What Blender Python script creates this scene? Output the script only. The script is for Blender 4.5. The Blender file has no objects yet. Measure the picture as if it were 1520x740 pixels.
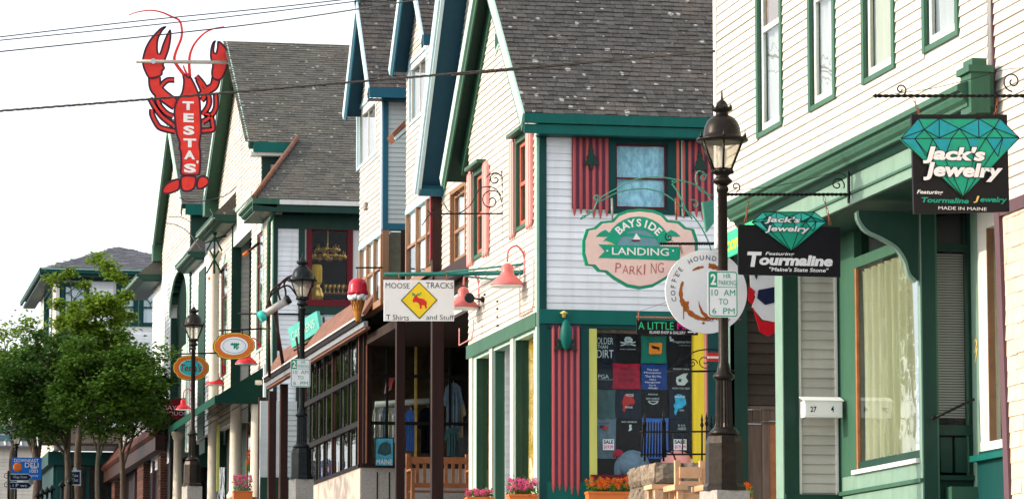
import bpy, math, random
from mathutils import Vector, Matrix, Euler
random.seed(7)
SC = bpy.context.scene
COL = SC.collection
# ------------------------------------------------------------------ camera, sky, sun, exposure
FPX = 5400.0
cam = bpy.data.cameras.new('camera'); camo = bpy.data.objects.new('camera', cam); COL.objects.link(camo)
cam.sensor_width = 36; cam.lens = 36*FPX/1520; cam.clip_start = 0.5; cam.clip_end = 3000
camo.location = (0, 0, 0)
camo.rotation_euler = (math.radians(90+6.654), 0, math.radians(-10.97))
SC.camera = camo
SUN_EL, SUN_AZ = math.radians(24), math.radians(4)     # azimuth: from -X, swung towards +Y
SD = Vector((-math.cos(SUN_AZ)*math.cos(SUN_EL), math.sin(SUN_AZ)*math.cos(SUN_EL), math.sin(SUN_EL)))
w = bpy.data.worlds.new('World'); SC.world = w; w.use_nodes = True
nt = w.node_tree; bg = nt.nodes['Background']
sky = nt.nodes.new('ShaderNodeTexSky'); sky.sky_type = 'NISHITA'; sky.sun_disc = False
sky.sun_elevation = SUN_EL; sky.sun_rotation = math.atan2(SD.x, SD.y)
sky.air_density = 1.0; sky.dust_density = 3.0; sky.ozone_density = 1.0
hs = nt.nodes.new('ShaderNodeHueSaturation'); hs.inputs['Saturation'].default_value = 0.55
nt.links.new(sky.outputs[0], hs.inputs['Color']); ve = nt.nodes.new('ShaderNodeMix'); ve.data_type = 'RGBA'; ve.blend_type = 'ADD'; ve.inputs[0].default_value = 1   # thin bright overcast veil over the blue
ve.inputs[7].default_value = (4.4, 4.55, 4.8, 1)
nt.links.new(hs.outputs[0], ve.inputs[6]); nt.links.new(ve.outputs[2], bg.inputs[0])
bg.inputs[1].default_value = 0.14
sun = bpy.data.lights.new('sun', 'SUN'); suno = bpy.data.objects.new('sun', sun); COL.objects.link(suno)
sun.energy = 2.95; sun.angle = math.radians(0.5); sun.color = (1.0, 0.86, 0.68)
suno.rotation_euler = SD.to_track_quat('Z', 'Y').to_euler()
SC.view_settings.view_transform = 'Standard'; SC.view_settings.look = 'None'
SC.view_settings.exposure = 0.40; SC.view_settings.gamma = 1.0

# ------------------------------------------------------------------ helpers
RC = camo.rotation_euler.to_matrix()
def ray(px, py): return RC @ Vector(((px-760)/FPX, -(py-370)/FPX, -1))
Z = Vector((0, 0, 1))
class Fr:
    """A local frame: u along, v up, n out."""
    def __init__(s, o, u, v):
        s.o = Vector(o); s.u = Vector(u).normalized(); s.v = Vector(v).normalized(); s.n = s.u.cross(s.v)
    def P(s, u, v, d=0): return s.o + s.u*u + s.v*v + s.n*d
    def hit(s, px, py, d=0):
        r = ray(px, py); t = (s.o + s.n*d).dot(s.n)/r.dot(s.n); p = r*t - s.o
        return p.dot(s.u), p.dot(s.v)
    def rect(s, xl, xr, yt, yb, ref='L', d=0):
        xm = {'L': xl, 'R': xr, 'C': (xl+xr)/2}[ref]
        return (s.hit(xl, yt, d)[0], s.hit(xr, yt, d)[0], s.hit(xm, yb, d)[1], s.hit(xm, yt, d)[1])
    def off(s, d): return Fr(s.o + s.n*d, s.u, s.v)
def SX(X): return Fr((X, 0, 0), (0, -1, 0), Z)      # wall facing the street
def FY(Y): return Fr((0, Y, 0), (1, 0, 0), Z)       # wall across the street axis
def pt(px, py, Y):                                  # the point seen there at distance Y
    r = ray(px, py); return r*(Y/r.y)
GZ = [(-60, -4.5), (0, -1.6), (35, 1.3), (58, 2.6), (78, 3.5), (140, 5.9), (500, 16)]
def gz(y):
    for (a, za), (b, zb) in zip(GZ, GZ[1:]):
        if y <= b: return za + (zb-za)*(y-a)/(b-a)
    return GZ[-1][1]

def lin(c):
    if isinstance(c, str):
        c = tuple(int(c[i:i+2], 16)/255 for i in (0, 2, 4))
        c = tuple(x/12.92 if x <= .04045 else ((x+.055)/1.055)**2.4 for x in c)
    return tuple(c)
MATS = {}
def mat(name, col, rough=.6, var=.12, bump=.15, scale=12, st=(1, 1, 1), metal=0, per=0.0, spots=None, spec=.14, dirt=.0, coat=0, trans=0, dirtcol=(.12, .10, .08)):
    m = bpy.data.materials.new(name); m.use_nodes = True; t = m.node_tree; N = t.nodes; L = t.links
    b = N['Principled BSDF']; b.inputs['Roughness'].default_value = rough; b.inputs['Metallic'].default_value = metal
    b.inputs['Specular IOR Level'].default_value = spec
    b.inputs['Coat Weight'].default_value = coat
    g = N.new('ShaderNodeNewGeometry'); mp = N.new('ShaderNodeMapping'); mp.inputs['Scale'].default_value = st
    L.new(g.outputs['Position'], mp.inputs[0])
    n = N.new('ShaderNodeTexNoise'); n.inputs['Scale'].default_value = scale; n.inputs['Detail'].default_value = 4; n.inputs['Roughness'].default_value = .65
    L.new(mp.outputs[0], n.inputs['Vector'])
    c = lin(col)
    mx = N.new('ShaderNodeMix'); mx.data_type = 'RGBA'
    mx.inputs[6].default_value = (*[x*(1-var) for x in c], 1); mx.inputs[7].default_value = (*[min(1, x*(1+var)) for x in c], 1)
    cr = N.new('ShaderNodeMapRange'); cr.inputs[1].default_value = .3; cr.inputs[2].default_value = .7
    L.new(n.outputs[0], cr.inputs[0]); L.new(cr.outputs[0], mx.inputs[0])
    out = mx.outputs[2]
    if per:
        oi = N.new('ShaderNodeObjectInfo'); ad = N.new('ShaderNodeMath'); ad.operation = 'ADD'
        L.new(oi.outputs['Random'], ad.inputs[0]); L.new(g.outputs['Random Per Island'], ad.inputs[1])
        fr = N.new('ShaderNodeMath'); fr.operation = 'FRACT'; L.new(ad.outputs[0], fr.inputs[0])
        mr = N.new('ShaderNodeMapRange'); mr.inputs[3].default_value = 1-per; mr.inputs[4].default_value = 1+per
        L.new(fr.outputs[0], mr.inputs[0])
        vm = N.new('ShaderNodeVectorMath'); vm.operation = 'SCALE'; L.new(out, vm.inputs[0]); L.new(mr.outputs[0], vm.inputs['Scale']); out = vm.outputs[0]
    if name.endswith('_clapboard') or name in ('white_trim', 'pale_green', 'teal_trim', 'green_trim', 'blue_trim', 'pink_paint', 'light_pink', 'yellow_paint', 'mint_trim', 'stucco'):
        n3 = N.new('ShaderNodeTexNoise'); n3.inputs['Scale'].default_value = 7; n3.inputs['Detail'].default_value = 6; m4 = N.new('ShaderNodeMapping'); m4.inputs['Scale'].default_value = (1, 1, .09)
        L.new(g.outputs['Position'], m4.inputs[0]); L.new(m4.outputs[0], n3.inputs['Vector']); r4 = N.new('ShaderNodeMapRange'); r4.inputs[1].default_value = .50; r4.inputs[2].default_value = .78; r4.inputs[4].default_value = .30; L.new(n3.outputs[0], r4.inputs[0])
        m5 = N.new('ShaderNodeMix'); m5.data_type = 'RGBA'; L.new(r4.outputs[0], m5.inputs[0]); L.new(out, m5.inputs[6]); m5.inputs[7].default_value = (c[0]*.55, c[1]*.52, c[2]*.46, 1); out = m5.outputs[2]
    if dirt:
        n2 = N.new('ShaderNodeTexNoise'); n2.inputs['Scale'].default_value = 1.1; n2.inputs['Detail'].default_value = 8; n2.inputs['Roughness'].default_value = .7
        L.new(g.outputs['Position'], n2.inputs['Vector'])
        r2 = N.new('ShaderNodeMapRange'); r2.inputs[1].default_value = .52; r2.inputs[2].default_value = .75; r2.inputs[4].default_value = dirt
        L.new(n2.outputs[0], r2.inputs[0])
        m2 = N.new('ShaderNodeMix'); m2.data_type = 'RGBA'; L.new(r2.outputs[0], m2.inputs[0]); L.new(out, m2.inputs[6]); m2.inputs[7].default_value = (*dirtcol, 1); out = m2.outputs[2]
    if spots:
        sc_, th, colr = spots
        v = N.new('ShaderNodeTexVoronoi'); v.inputs['Scale'].default_value = sc_; v.inputs['Randomness'].default_value = 1
        nz = N.new('ShaderNodeTexNoise'); nz.inputs['Scale'].default_value = sc_*3; L.new(g.outputs['Position'], nz.inputs['Vector'])
        va = N.new('ShaderNodeVectorMath'); va.operation = 'MULTIPLY_ADD'; va.inputs[1].default_value = (.25/sc_*2,)*3
        L.new(nz.outputs['Color'], va.inputs[0]); L.new(g.outputs['Position'], va.inputs[2]); L.new(va.outputs[0], v.inputs['Vector'])
        sp = N.new('ShaderNodeSeparateColor'); L.new(v.outputs['Color'], sp.inputs[0])
        rr = N.new('ShaderNodeMath'); rr.operation = 'POWER'; rr.inputs[1].default_value = 6; L.new(sp.outputs[0], rr.inputs[0])
        ml = N.new('ShaderNodeMath'); ml.operation = 'MULTIPLY'; ml.inputs[1].default_value = th; L.new(rr.outputs[0], ml.inputs[0])
        lt = N.new('ShaderNodeMath'); lt.operation = 'LESS_THAN'; L.new(v.outputs['Distance'], lt.inputs[0]); L.new(ml.outputs[0], lt.inputs[1])
        m3 = N.new('ShaderNodeMix'); m3.data_type = 'RGBA'; L.new(lt.outputs[0], m3.inputs[0]); L.new(out, m3.inputs[6]); m3.inputs[7].default_value = (*colr, 1); out = m3.outputs[2]
    L.new(out, b.inputs['Base Color'])
    if bump:
        bp = N.new('ShaderNodeBump'); bp.inputs['Strength'].default_value = bump; bp.inputs['Distance'].default_value = .01
        L.new(n.outputs[0], bp.inputs['Height']); L.new(bp.outputs[0], b.inputs['Normal'])
    if trans:
        tr = N.new('ShaderNodeBsdfTranslucent'); L.new(out, tr.inputs[0]); ms = N.new('ShaderNodeMixShader'); ms.inputs[0].default_value = trans
        L.new(b.outputs[0], ms.inputs[1]); L.new(tr.outputs[0], ms.inputs[2]); L.new(ms.outputs[0], N['Material Output'].inputs[0])
    MATS[name] = m; return m
def glass(name, tint=(.8, .85, .85), refl=1.0, ior=1.5, rough=.01):
    m = bpy.data.materials.new(name); m.use_nodes = True; t = m.node_tree; N = t.nodes; L = t.links
    N.remove(N['Principled BSDF'])
    tp = N.new('ShaderNodeBsdfTransparent'); tp.inputs[0].default_value = (*tint, 1)
    gl = N.new('ShaderNodeBsdfGlossy'); gl.inputs[0].default_value = (refl, refl, refl, 1); gl.inputs['Roughness'].default_value = rough
    f = N.new('ShaderNodeFresnel')
    g = N.new('ShaderNodeNewGeometry'); im = N.new('ShaderNodeMapRange'); im.inputs[3].default_value = ior; im.inputs[4].default_value = 1/ior; L.new(g.outputs['Backfacing'], im.inputs[0]); L.new(im.outputs[0], f.inputs[0])
    n = N.new('ShaderNodeTexNoise'); n.inputs['Scale'].default_value = 1.7
    L.new(g.outputs['Position'], n.inputs['Vector'])
    bp = N.new('ShaderNodeBump'); bp.inputs['Strength'].default_value = .25; bp.inputs['Distance'].default_value = .02
    L.new(n.outputs[0], bp.inputs['Height']); L.new(bp.outputs[0], gl.inputs['Normal'])
    ms = N.new('ShaderNodeMixShader'); L.new(f.outputs[0], ms.inputs[0]); L.new(tp.outputs[0], ms.inputs[1]); L.new(gl.outputs[0], ms.inputs[2])
    L.new(ms.outputs[0], N['Material Output'].inputs[0]); MATS[name] = m; return m
M = MATS
WOODST = (1, 1, .12)
mat('white_clapboard', (.62, .575, .50), .55, .06, .12, 9, (.15, .15, 1), per=.09, dirt=.10)
mat('cool_clapboard', (.80, .82, .83), .55, .06, .12, 9, (.15, .15, 1), per=.08, dirt=.10)  # white paint again, skylight of the shaded fronts put into its colour
mat('aged_clapboard', (.50, .47, .42), .6, .08, .15, 9, (.15, .15, 1), per=.07, dirt=.25)
mat('grey_clapboard', (.50, .54, .52), .6, .06, .12, 9, (.15, .15, 1), per=.05, dirt=.15)
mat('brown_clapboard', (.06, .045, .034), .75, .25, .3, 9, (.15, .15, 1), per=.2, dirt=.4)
mat('white_trim', (.70, .70, .66), .45, .03, .08, dirt=.08)
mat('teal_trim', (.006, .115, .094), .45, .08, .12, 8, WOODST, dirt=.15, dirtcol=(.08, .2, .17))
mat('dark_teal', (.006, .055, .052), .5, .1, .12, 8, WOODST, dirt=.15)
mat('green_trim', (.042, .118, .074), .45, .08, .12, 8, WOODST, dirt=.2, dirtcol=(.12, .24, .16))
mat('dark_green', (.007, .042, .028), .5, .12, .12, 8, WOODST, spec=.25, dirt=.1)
mat('pale_green', (.19, .30, .235), .5, .08, .15, 5, dirt=.35, dirtcol=(.10, .22, .26))
mat('mint_trim', (.42, .62, .50), .5, .05, .1, dirt=.1)
mat('blue_trim', (.022, .12, .18), .45, .06, .1, dirt=.1)
mat('dark_blue_trim', (.010, .055, .095), .5, .06, .1, dirt=.1)
mat('pale_blue_trim', (.50, .66, .70), .5, .05, .1)
mat('pink_paint', (.46, .095, .095), .5, .1, .15, 9, WOODST, dirt=.15, dirtcol=(.5, .25, .25))
mat('light_pink', (.80, .33, .30), .5, .06, .15, 9, WOODST, dirt=.25, dirtcol=(.7, .5, .45))
mat('mauve_paint', (.11, .04, .07), .6, .1, .1)
mat('plum_trim', (.11, .060, .072), .5, .06, .1)
mat('red_trim', (.125, .010, .016), .45, .08, .1)
mat('orange_sash', (.52, .13, .085), .45, .08, .1)
mat('wood_sash', (.30, .16, .09), .5, .12, .15, 12, WOODST)
mat('brown_post', (.035, .016, .013), .5, .15, .15, 9, WOODST)
mat('copper_roof', (.20, .09, .055), .6, .25, .2, 8, per=.15)
mat('yellow_paint', (.80, .60, .04), .5, .06, .1, 9, WOODST, dirt=.15)
mat('dull_yellow', (.55, .55, .14), .5, .08, .1, 9, WOODST)
mat('weathered_wood', (.17, .12, .09), .8, .35, .4, 14, (1, 1, .08), per=.3)
mat('cedar', (.36, .14, .06), .55, .2, .25, 14, (.6, .6, .6), per=.12)
mat('pine', (.62, .38, .22), .55, .14, .2, 14, (.6, .6, .6), per=.1)
mat('shingle_roof', (.078, .073, .068), .85, .35, .5, 26, per=.22, spots=(9, .42, (.36, .36, .33)), dirt=.55, dirtcol=(.17, .13, .10))
mat('green_shingle_roof', (.098, .094, .082), .85, .3, .5, 26, per=.18, spots=(8, .38, (.30, .31, .28)), dirt=.5, dirtcol=(.18, .15, .11))
mat('grey_shingle_roof', (.21, .21, .225), .85, .25, .4, 26, per=.14)
mat('wall_shingle', (.62, .50, .38), .7, .12, .3, 40, (3, 3, .3), per=.07)
mat('black_iron', (.012, .012, .013), .45, .3, .2, 30, metal=.3, dirt=.3, dirtcol=(.06, .045, .035))
mat('lamp_bronze', (.022, .018, .015), .36, .25, .15, 20, metal=.5, dirt=.3, dirtcol=(.10, .07, .04))
mat('lamp_black', (.014, .018, .020), .38, .25, .15, 20, metal=.4, dirt=.3, dirtcol=(.05, .05, .05))
mat('mint_iron', (.07, .28, .20), .45, .15, .1, 30)
mat('steel', (.45, .46, .47), .35, .1, .05, metal=.8)
mat('galvanised', (.42, .40, .36), .5, .2, .2, 20, metal=.3)
mat('sign_black', (.007, .007, .009), .55, .1, .02, spec=.2)
mat('sign_white', (.74, .76, .78), .4, .03, .03)
mat('print_white', (.82, .82, .82), .5, .02, 0)
mat('print_green', (.02, .30, .17), .4, .08, .02)
mat('facet_green', (.015, .33, .21), .4, .1, .02)
mat('facet_teal', (.015, .30, .36), .4, .1, .02)
mat('facet_light', (.05, .55, .45), .4, .1, .02)
mat('facet_dark', (.01, .10, .11), .4, .1, .02)
mat('gold_print', (.75, .55, .16), .4, .1, 0)
mat('sign_pink', (.84, .60, .55), .45, .05, .03)
mat('coffee_stain', (.38, .11, .02), .6, .35, .05, 18)
mat('magenta', (.70, .02, .28), .5, .03, 0)
mat('neon_green', (.05, .62, .25), .5, .03, 0)
mat('sign_yellow', (.85, .62, .03), .4, .05, .02)
mat('sign_red', (.62, .035, .03), .45, .1, .05)
mat('lobster_red', (.70, .045, .035), .5, .14, .06, 3.5)
mat('lobster_outline', (.055, .022, .035), .5, .2, .05)
mat('lamp_pink', (.60, .15, .14), .4, .08, .05, coat=.2)
mat('lamp_red', (.55, .02, .03), .35, .08, .05, coat=.3)
mat('ice_cream', (.50, .012, .03), .3, .2, .3, 10, coat=.4)
mat('cream_white', (.80, .80, .80), .4, .05, .3, 14)
mat('waffle', (.55, .24, .05), .5, .2, .2, 20)
mat('waffle_dark', (.22, .07, .02), .6, .2, .2)
mat('concrete', (.36, .34, .31), .85, .2, .5, 30, dirt=.4, dirtcol=(.2, .19, .17))
mat('stucco', (.52, .44, .37), .8, .1, .3, 12, dirt=.2, dirtcol=(.5, .42, .36))
mat('stone', (.24, .19, .14), .85, .4, .9, 14, per=.25, dirt=.5, dirtcol=(.14, .11, .09))
mat('brick', (.10, .042, .030), .8, .2, .4, 20, per=.25)
mat('mortar', (.16, .13, .11), .9, .2, .4, 30)
mat('red_slat', (.075, .022, .015), .7, .2, .3, 12, per=.12)
mat('asphalt', (.05, .05, .052), .9, .25, .5, 40)
mat('paving', (.30, .28, .26), .85, .15, .4, 20, per=.08)
mat('interior_dark', (.018, .018, .02), .8, .4, .05, 2)
mat('interior_warm', (.22, .13, .075), .8, .4, .1, 3)
mat('grey_curtain', (.26, .235, .21), .85, .25, .2, 5, (6, 6, .4), trans=.1)
mat('frame_black', (.010, .008, .008), .6, .2, .1, spec=.15)
mat('pale_pane_backing', (.78, .86, .88), .8, .06, .1, 6)
mat('ceiling_brown', (.035, .02, .014), .7, .3, .1, 5)
mat('arch_shade', (.004, .016, .012), .7, .2, .1, spec=.05)
mat('curtain', (.52, .51, .32), .85, .12, .2, 6, (6, 6, .3), trans=.2)
mat('blind', (.52, .50, .45), .7, .05, .1, 6, trans=.25)
mat('pale_curtain', (.62, .60, .58), .85, .2, .2, 5, (3, 3, .4), trans=.3)
mat('brown_shade', (.22, .12, .07), .7, .2, .2, 5)
mat('lace_sky_tint', (.36, .66, .90), .8, .35, .3, 16, (1, 1, .5))  # lace curtain with the sky's blue reflection mixed into its colour
mat('yellow_drape', (.80, .50, .06), .8, .25, .3, 8, (6, 6, .3))
mat('awning_green', (.002, .030, .021), .7, .12, .2, 10)
mat('awning_lit_edge', (.004, .06, .038), .6, .12, .2, 10)  # lighter copy of the awning green, sunlight put into its colour
mat('rib_brown', (.13, .09, .07), .7, .2, .2)
mat('leaf_mid', (.066, .14, .017), .6, .35, .1, 6, per=.4, trans=.35)
mat('leaf_bright', (.15, .24, .025), .6, .35, .1, 6, per=.45, trans=.4)
mat('leaf_dark', (.042, .098, .016), .6, .35, .1, 6, per=.4, trans=.25)
mat('leaf_far', (.05, .10, .03), .7, .35, .1, 6, per=.4, trans=.25)
mat('bark', (.085, .065, .05), .85, .35, .8, 18, (1, 1, .25))
mat('pale_bark', (.13, .11, .08), .85, .3, .6, 18, (1, 1, .25))
mat('flower_pink', (.80, .12, .28), .6, .3, .1, 20, per=.3, trans=.2)
mat('flower_white', (.82, .70, .72), .6, .1, .1, 20, per=.1, trans=.2)
mat('flower_orange', (.78, .14, .02), .6, .2, .1, 20, per=.25, trans=.2)
mat('terracotta', (.62, .16, .04), .6, .1, .2, 12)
mat('navy_cloth', (.012, .02, .035), .9, .3, .3, 12, (1, 1, .4), spec=.03)
mat('black_cloth', (.008, .009, .012), .9, .3, .3, 12, spec=.03)
mat('green_cloth', (.01, .17, .12), .9, .2, .3, 12, (3, 3, .5), spec=.03)
mat('red_cloth', (.33, .012, .035), .9, .2, .3, 12, spec=.03)
mat('blue_cloth', (.012, .05, .22), .9, .2, .3, 12, spec=.03)
mat('grey_cloth', (.045, .10, .11), .9, .2, .3, 12, spec=.03)
mat('slate_cloth', (.12, .19, .25), .9, .2, .3, 12, spec=.03)
mat('bright_blue_cloth', (.03, .14, .50), .9, .2, .3, 12, spec=.03)
mat('sky_blue_print', (.03, .42, .72), .8, .35, .1, 14)
mat('orange_print', (.85, .25, .02), .7, .1, 0)
mat('red_print', (.42, .03, .03), .8, .2, 0)
mat('dark_print', (.08, .008, .015), .8, .2, 0)
mat('pale_print', (.55, .66, .68), .8, .1, 0)
mat('white_cloth', (.75, .75, .74), .85, .1, .2, 12)
mat('khaki_cloth', (.62, .52, .36), .85, .15, .2, 12)
mat('flag_blue', (.015, .02, .06), .8, .2, .2, 12)
mat('flag_red', (.60, .01, .02), .8, .1, .2, 12)
mat('poster_blue', (.08, .38, .52), .5, .35, 0, 14)
mat('deli_blue', (.01, .13, .50), .5, .15, 0, 4)
mat('turquoise_sign', (.09, .42, .36), .5, .15, .05, 5, dirt=.2, dirtcol=(.6, .75, .4))
mat('aqua_sign', (.03, .48, .46), .5, .08, .02)
mat('pale_blue_sign', (.16, .30, .38), .5, .15, .02, 5)
mat('sign_orange', (.66, .16, .03), .5, .12, .05)
mat('maroon', (.22, .012, .025), .5, .1, .03)
mat('brass', (.70, .42, .10), .3, .2, .1, metal=.8)
mat('wire', (.05, .045, .04), .7, .2, .1)
mat('column_white', (.66, .60, .50), .6, .06, .1, 8, dirt=.15)
mat('rust', (.30, .10, .05), .7, .3, .3, 30)
glass('clear_glass', (.90, .93, .93), ior=1.36); glass('dark_glass', (.62, .70, .70), ior=1.42); glass('shop_glass', (.95, .97, .97), ior=1.18); glass('lamp_glass', (.95, .92, .85), .6)
_t = M['lamp_glass'].node_tree; _o = _t.nodes['Material Output']; _s = _o.inputs[0].links[0].from_socket; _d = _t.nodes.new('ShaderNodeBsdfTranslucent'); _d.inputs[0].default_value = (.8, .78, .7, 1); _m = _t.nodes.new('ShaderNodeMixShader'); _m.inputs[0].default_value = .30
_t.links.new(_s, _m.inputs[1]); _t.links.new(_d.outputs[0], _m.inputs[2]); _t.links.new(_m.outputs[0], _o.inputs[0])

def smooth(me): me.polygons.foreach_set('use_smooth', [True]*len(me.polygons))
def root(o):
    while o.parent: o = o.parent
    return o
def T(name, label, cat, loc, group=None):
    o = bpy.data.objects.new(name, None); COL.objects.link(o); o.location = loc; o.empty_display_size = .2
    o['label'] = label; o['category'] = cat
    if group: o['group'] = group
    return o
class MB:
    def __init__(s): s.v = []; s.f = []; s.sm = []
    def add(s, vs, fs, sm=False):
        b = len(s.v); s.v += [Vector(x) for x in vs]; s.f += [[i+b for i in f] for f in fs]; s.sm += [sm]*len(fs); return s
    def box(s, fr, u0, u1, v0, v1, d0, d1, taper=None):
        P = fr.P; t = taper or 0
        vs = [P(u0, v0, d0), P(u1, v0, d0), P(u1, v1, d0), P(u0, v1, d0), P(u0, v0, d1), P(u1, v0, d1), P(u1, v1, d1-t), P(u0, v1, d1-t)]
        return s.add(vs, [[0, 3, 2, 1], [4, 5, 6, 7], [0, 1, 5, 4], [1, 2, 6, 5], [2, 3, 7, 6], [3, 0, 4, 7]])
    def poly(s, fr, pts, d0, d1):
        n = len(pts); a = sum(pts[i][0]*pts[(i+1) % n][1]-pts[(i+1) % n][0]*pts[i][1] for i in range(n))
        if a < 0: pts = pts[::-1]
        vs = [fr.P(u, v, d1) for u, v in pts] + [fr.P(u, v, d0) for u, v in pts]
        return s.add(vs, [list(range(n)), list(range(2*n-1, n-1, -1))] + [[i, i+n, (i+1) % n+n, (i+1) % n][::1] for i in range(n)])
    def ppoly(s, fr, pix, d0, d1): return s.poly(fr, [fr.hit(*p, d1) for p in pix], d0, d1)
    def tube(s, pts, r, n=8, sm=True):
        pts = [Vector(p) for p in pts]; rs = r if isinstance(r, (list, tuple)) else [r]*len(pts); vs = []; up = None
        for i, p in enumerate(pts):
            t = (pts[min(i+1, len(pts)-1)]-pts[max(i-1, 0)]).normalized()
            if up is None: up = t.orthogonal().normalized()
            up = (up - t*up.dot(t)).normalized(); w2 = t.cross(up)
            vs += [p + (up*math.cos(2*math.pi*k/n)+w2*math.sin(2*math.pi*k/n))*rs[i] for k in range(n)]
        fs = [[i*n+k, i*n+(k+1) % n, (i+1)*n+(k+1) % n, (i+1)*n+k] for i in range(len(pts)-1) for k in range(n)]
        s.add(vs, fs, sm); b = len(s.v)-len(vs)
        s.f += [[b+k for k in range(n-1, -1, -1)], [b+len(vs)-n+k for k in range(n)]]; s.sm += [False, False]; return s
    def lathe(s, c, prof, n=16, ax=Z, sm=True, a0=0):
        c = Vector(c); ax = Vector(ax).normalized(); x = ax.orthogonal().normalized() if abs(ax.z) < .99 else Vector((1, 0, 0)); y = ax.cross(x); vs = []
        for r, h in prof: vs += [c+ax*h+(x*math.cos(a0+2*math.pi*k/n)+y*math.sin(a0+2*math.pi*k/n))*max(r, 1e-4) for k in range(n)]
        fs = [[i*n+k, i*n+(k+1) % n, (i+1)*n+(k+1) % n, (i+1)*n+k] for i in range(len(prof)-1) for k in range(n)]
        s.add(vs, fs, sm); b = len(s.v)-len(vs)
        s.f += [[b+k for k in range(n-1, -1, -1)], [b+len(vs)-n+k for k in range(n)]]; s.sm += [False, False]; return s
    def blob(s, c, r, n=8, m=6, jit=.15, sc=(1, 1, 1)):
        c = Vector(c); vs = []
        for i in range(m+1):
            a = math.pi*i/m
            for k in range(n):
                q = r*(1+random.uniform(-jit, jit)); vs.append(c+Vector((math.sin(a)*math.cos(2*math.pi*k/n)*q*sc[0], math.sin(a)*math.sin(2*math.pi*k/n)*q*sc[1], math.cos(a)*q*sc[2])))
        return s.add(vs, [[i*n+k, (i+1)*n+k, (i+1)*n+(k+1) % n, i*n+(k+1) % n] for i in range(m) for k in range(n)], True)
    def build(s, name, m, parent=None, label=None, kind=None, cat=None, group=None):
        if not s.v: return None
        off = root(parent).location if parent else Vector((0, 0, 0)); loc = Vector((0, 0, 0))
        if not parent:
            xs = s.v; loc = Vector(((min(p.x for p in xs)+max(p.x for p in xs))/2, (min(p.y for p in xs)+max(p.y for p in xs))/2, min(p.z for p in xs))); off = loc
        me = bpy.data.meshes.new(name); me.from_pydata([p-off for p in s.v], [], s.f); me.materials.append(M[m])
        me.polygons.foreach_set('use_smooth', s.sm)
        o = bpy.data.objects.new(name, me); COL.objects.link(o); o.location = loc
        if parent: o.parent = parent
        if label: o['label'] = label
        if kind: o['kind'] = kind
        if cat: o['category'] = cat
        if group: o['group'] = group
        return o
def bx(name, m, parent, fr, r, d0, d1, **k): return MB().box(fr, r[0], r[1], r[2], r[3], d0, d1).build(name, m, parent, **k)
def copy_tree(o, parent=None):
    c = o.copy(); COL.objects.link(c); c.parent = parent
    for ch in list(o.children): copy_tree(ch, c)
    return c

def wall_holes(fr, r, holes, d0, d1, mb=None):
    """Solid wall rect with rectangular openings, as adjoining boxes."""
    mb = mb or MB(); us = sorted({r[0], r[1], *[min(max(h[i], r[0]), r[1]) for h in holes for i in (0, 1)]}); 
    for a, b in zip(us, us[1:]):
        if b-a < 1e-4: continue
        c = (a+b)/2; cuts = sorted([(h[2], h[3]) for h in holes if h[0] < c < h[1]]); z = r[2]
        for z0, z1 in cuts:
            if z0 > z+1e-4: mb.box(fr, a, b, z, min(z0, r[3]), d0, d1)
            z = max(z, z1)
        if z < r[3]-1e-4: mb.box(fr, a, b, z, r[3], d0, d1)
    return mb
def clap(fr, parent, m, z0, z1, expo, span, holes=(), th=.022, split=0, name='clapboard'):
    """Overlapping boards, one object each; span(z) gives the wall's extent at that height."""
    n = 0; z = z0
    while z < z1-.01:
        zt = min(z+expo, z1); zc = (z+zt)/2; a0, b0 = span(z+.001); a1, b1 = span(zt-.001)
        a, b = span(zc); segs = [(a, b)]
        for h in holes:
            if h[2] < zc < h[3]: segs = [q for s_ in segs for q in ((s_[0], min(s_[1], h[0])), (max(s_[0], h[1]), s_[1])) if q[1]-q[0] > .02]
        out = []
        for s_ in segs:
            if split and s_[1]-s_[0] > split*1.4:
                c = s_[0]+random.uniform(.35, .65)*(s_[1]-s_[0]); out += [(s_[0], c-.002), (c+.002, s_[1])]
            else: out.append(s_)
        for s_ in out:
            l0 = a0 if s_[0] == a else s_[0]; l1 = a1 if s_[0] == a else s_[0]; r0 = b0 if s_[1] == b else s_[1]; r1 = b1 if s_[1] == b else s_[1]
            if r0-l0 < .01 or b-a < .02: continue
            j = random.uniform(-.0015, .0015); t = th+random.uniform(-.002, .002)
            P = fr.P; vs = [P(l0, z+j, .001), P(r0, z+j, .001), P(max(r1, l1+.001), zt, .001), P(l1, zt, .001), P(l0, z+j, t), P(r0, z-j, t), P(max(r1, l1+.001), zt, .006), P(l1, zt, .006)]
            MB().add(vs, [[0, 3, 2, 1], [4, 5, 6, 7], [0, 1, 5, 4], [1, 2, 6, 5], [2, 3, 7, 6], [3, 0, 4, 7]]).build(name, m, parent); n += 1
        z = zt
    return n
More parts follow.
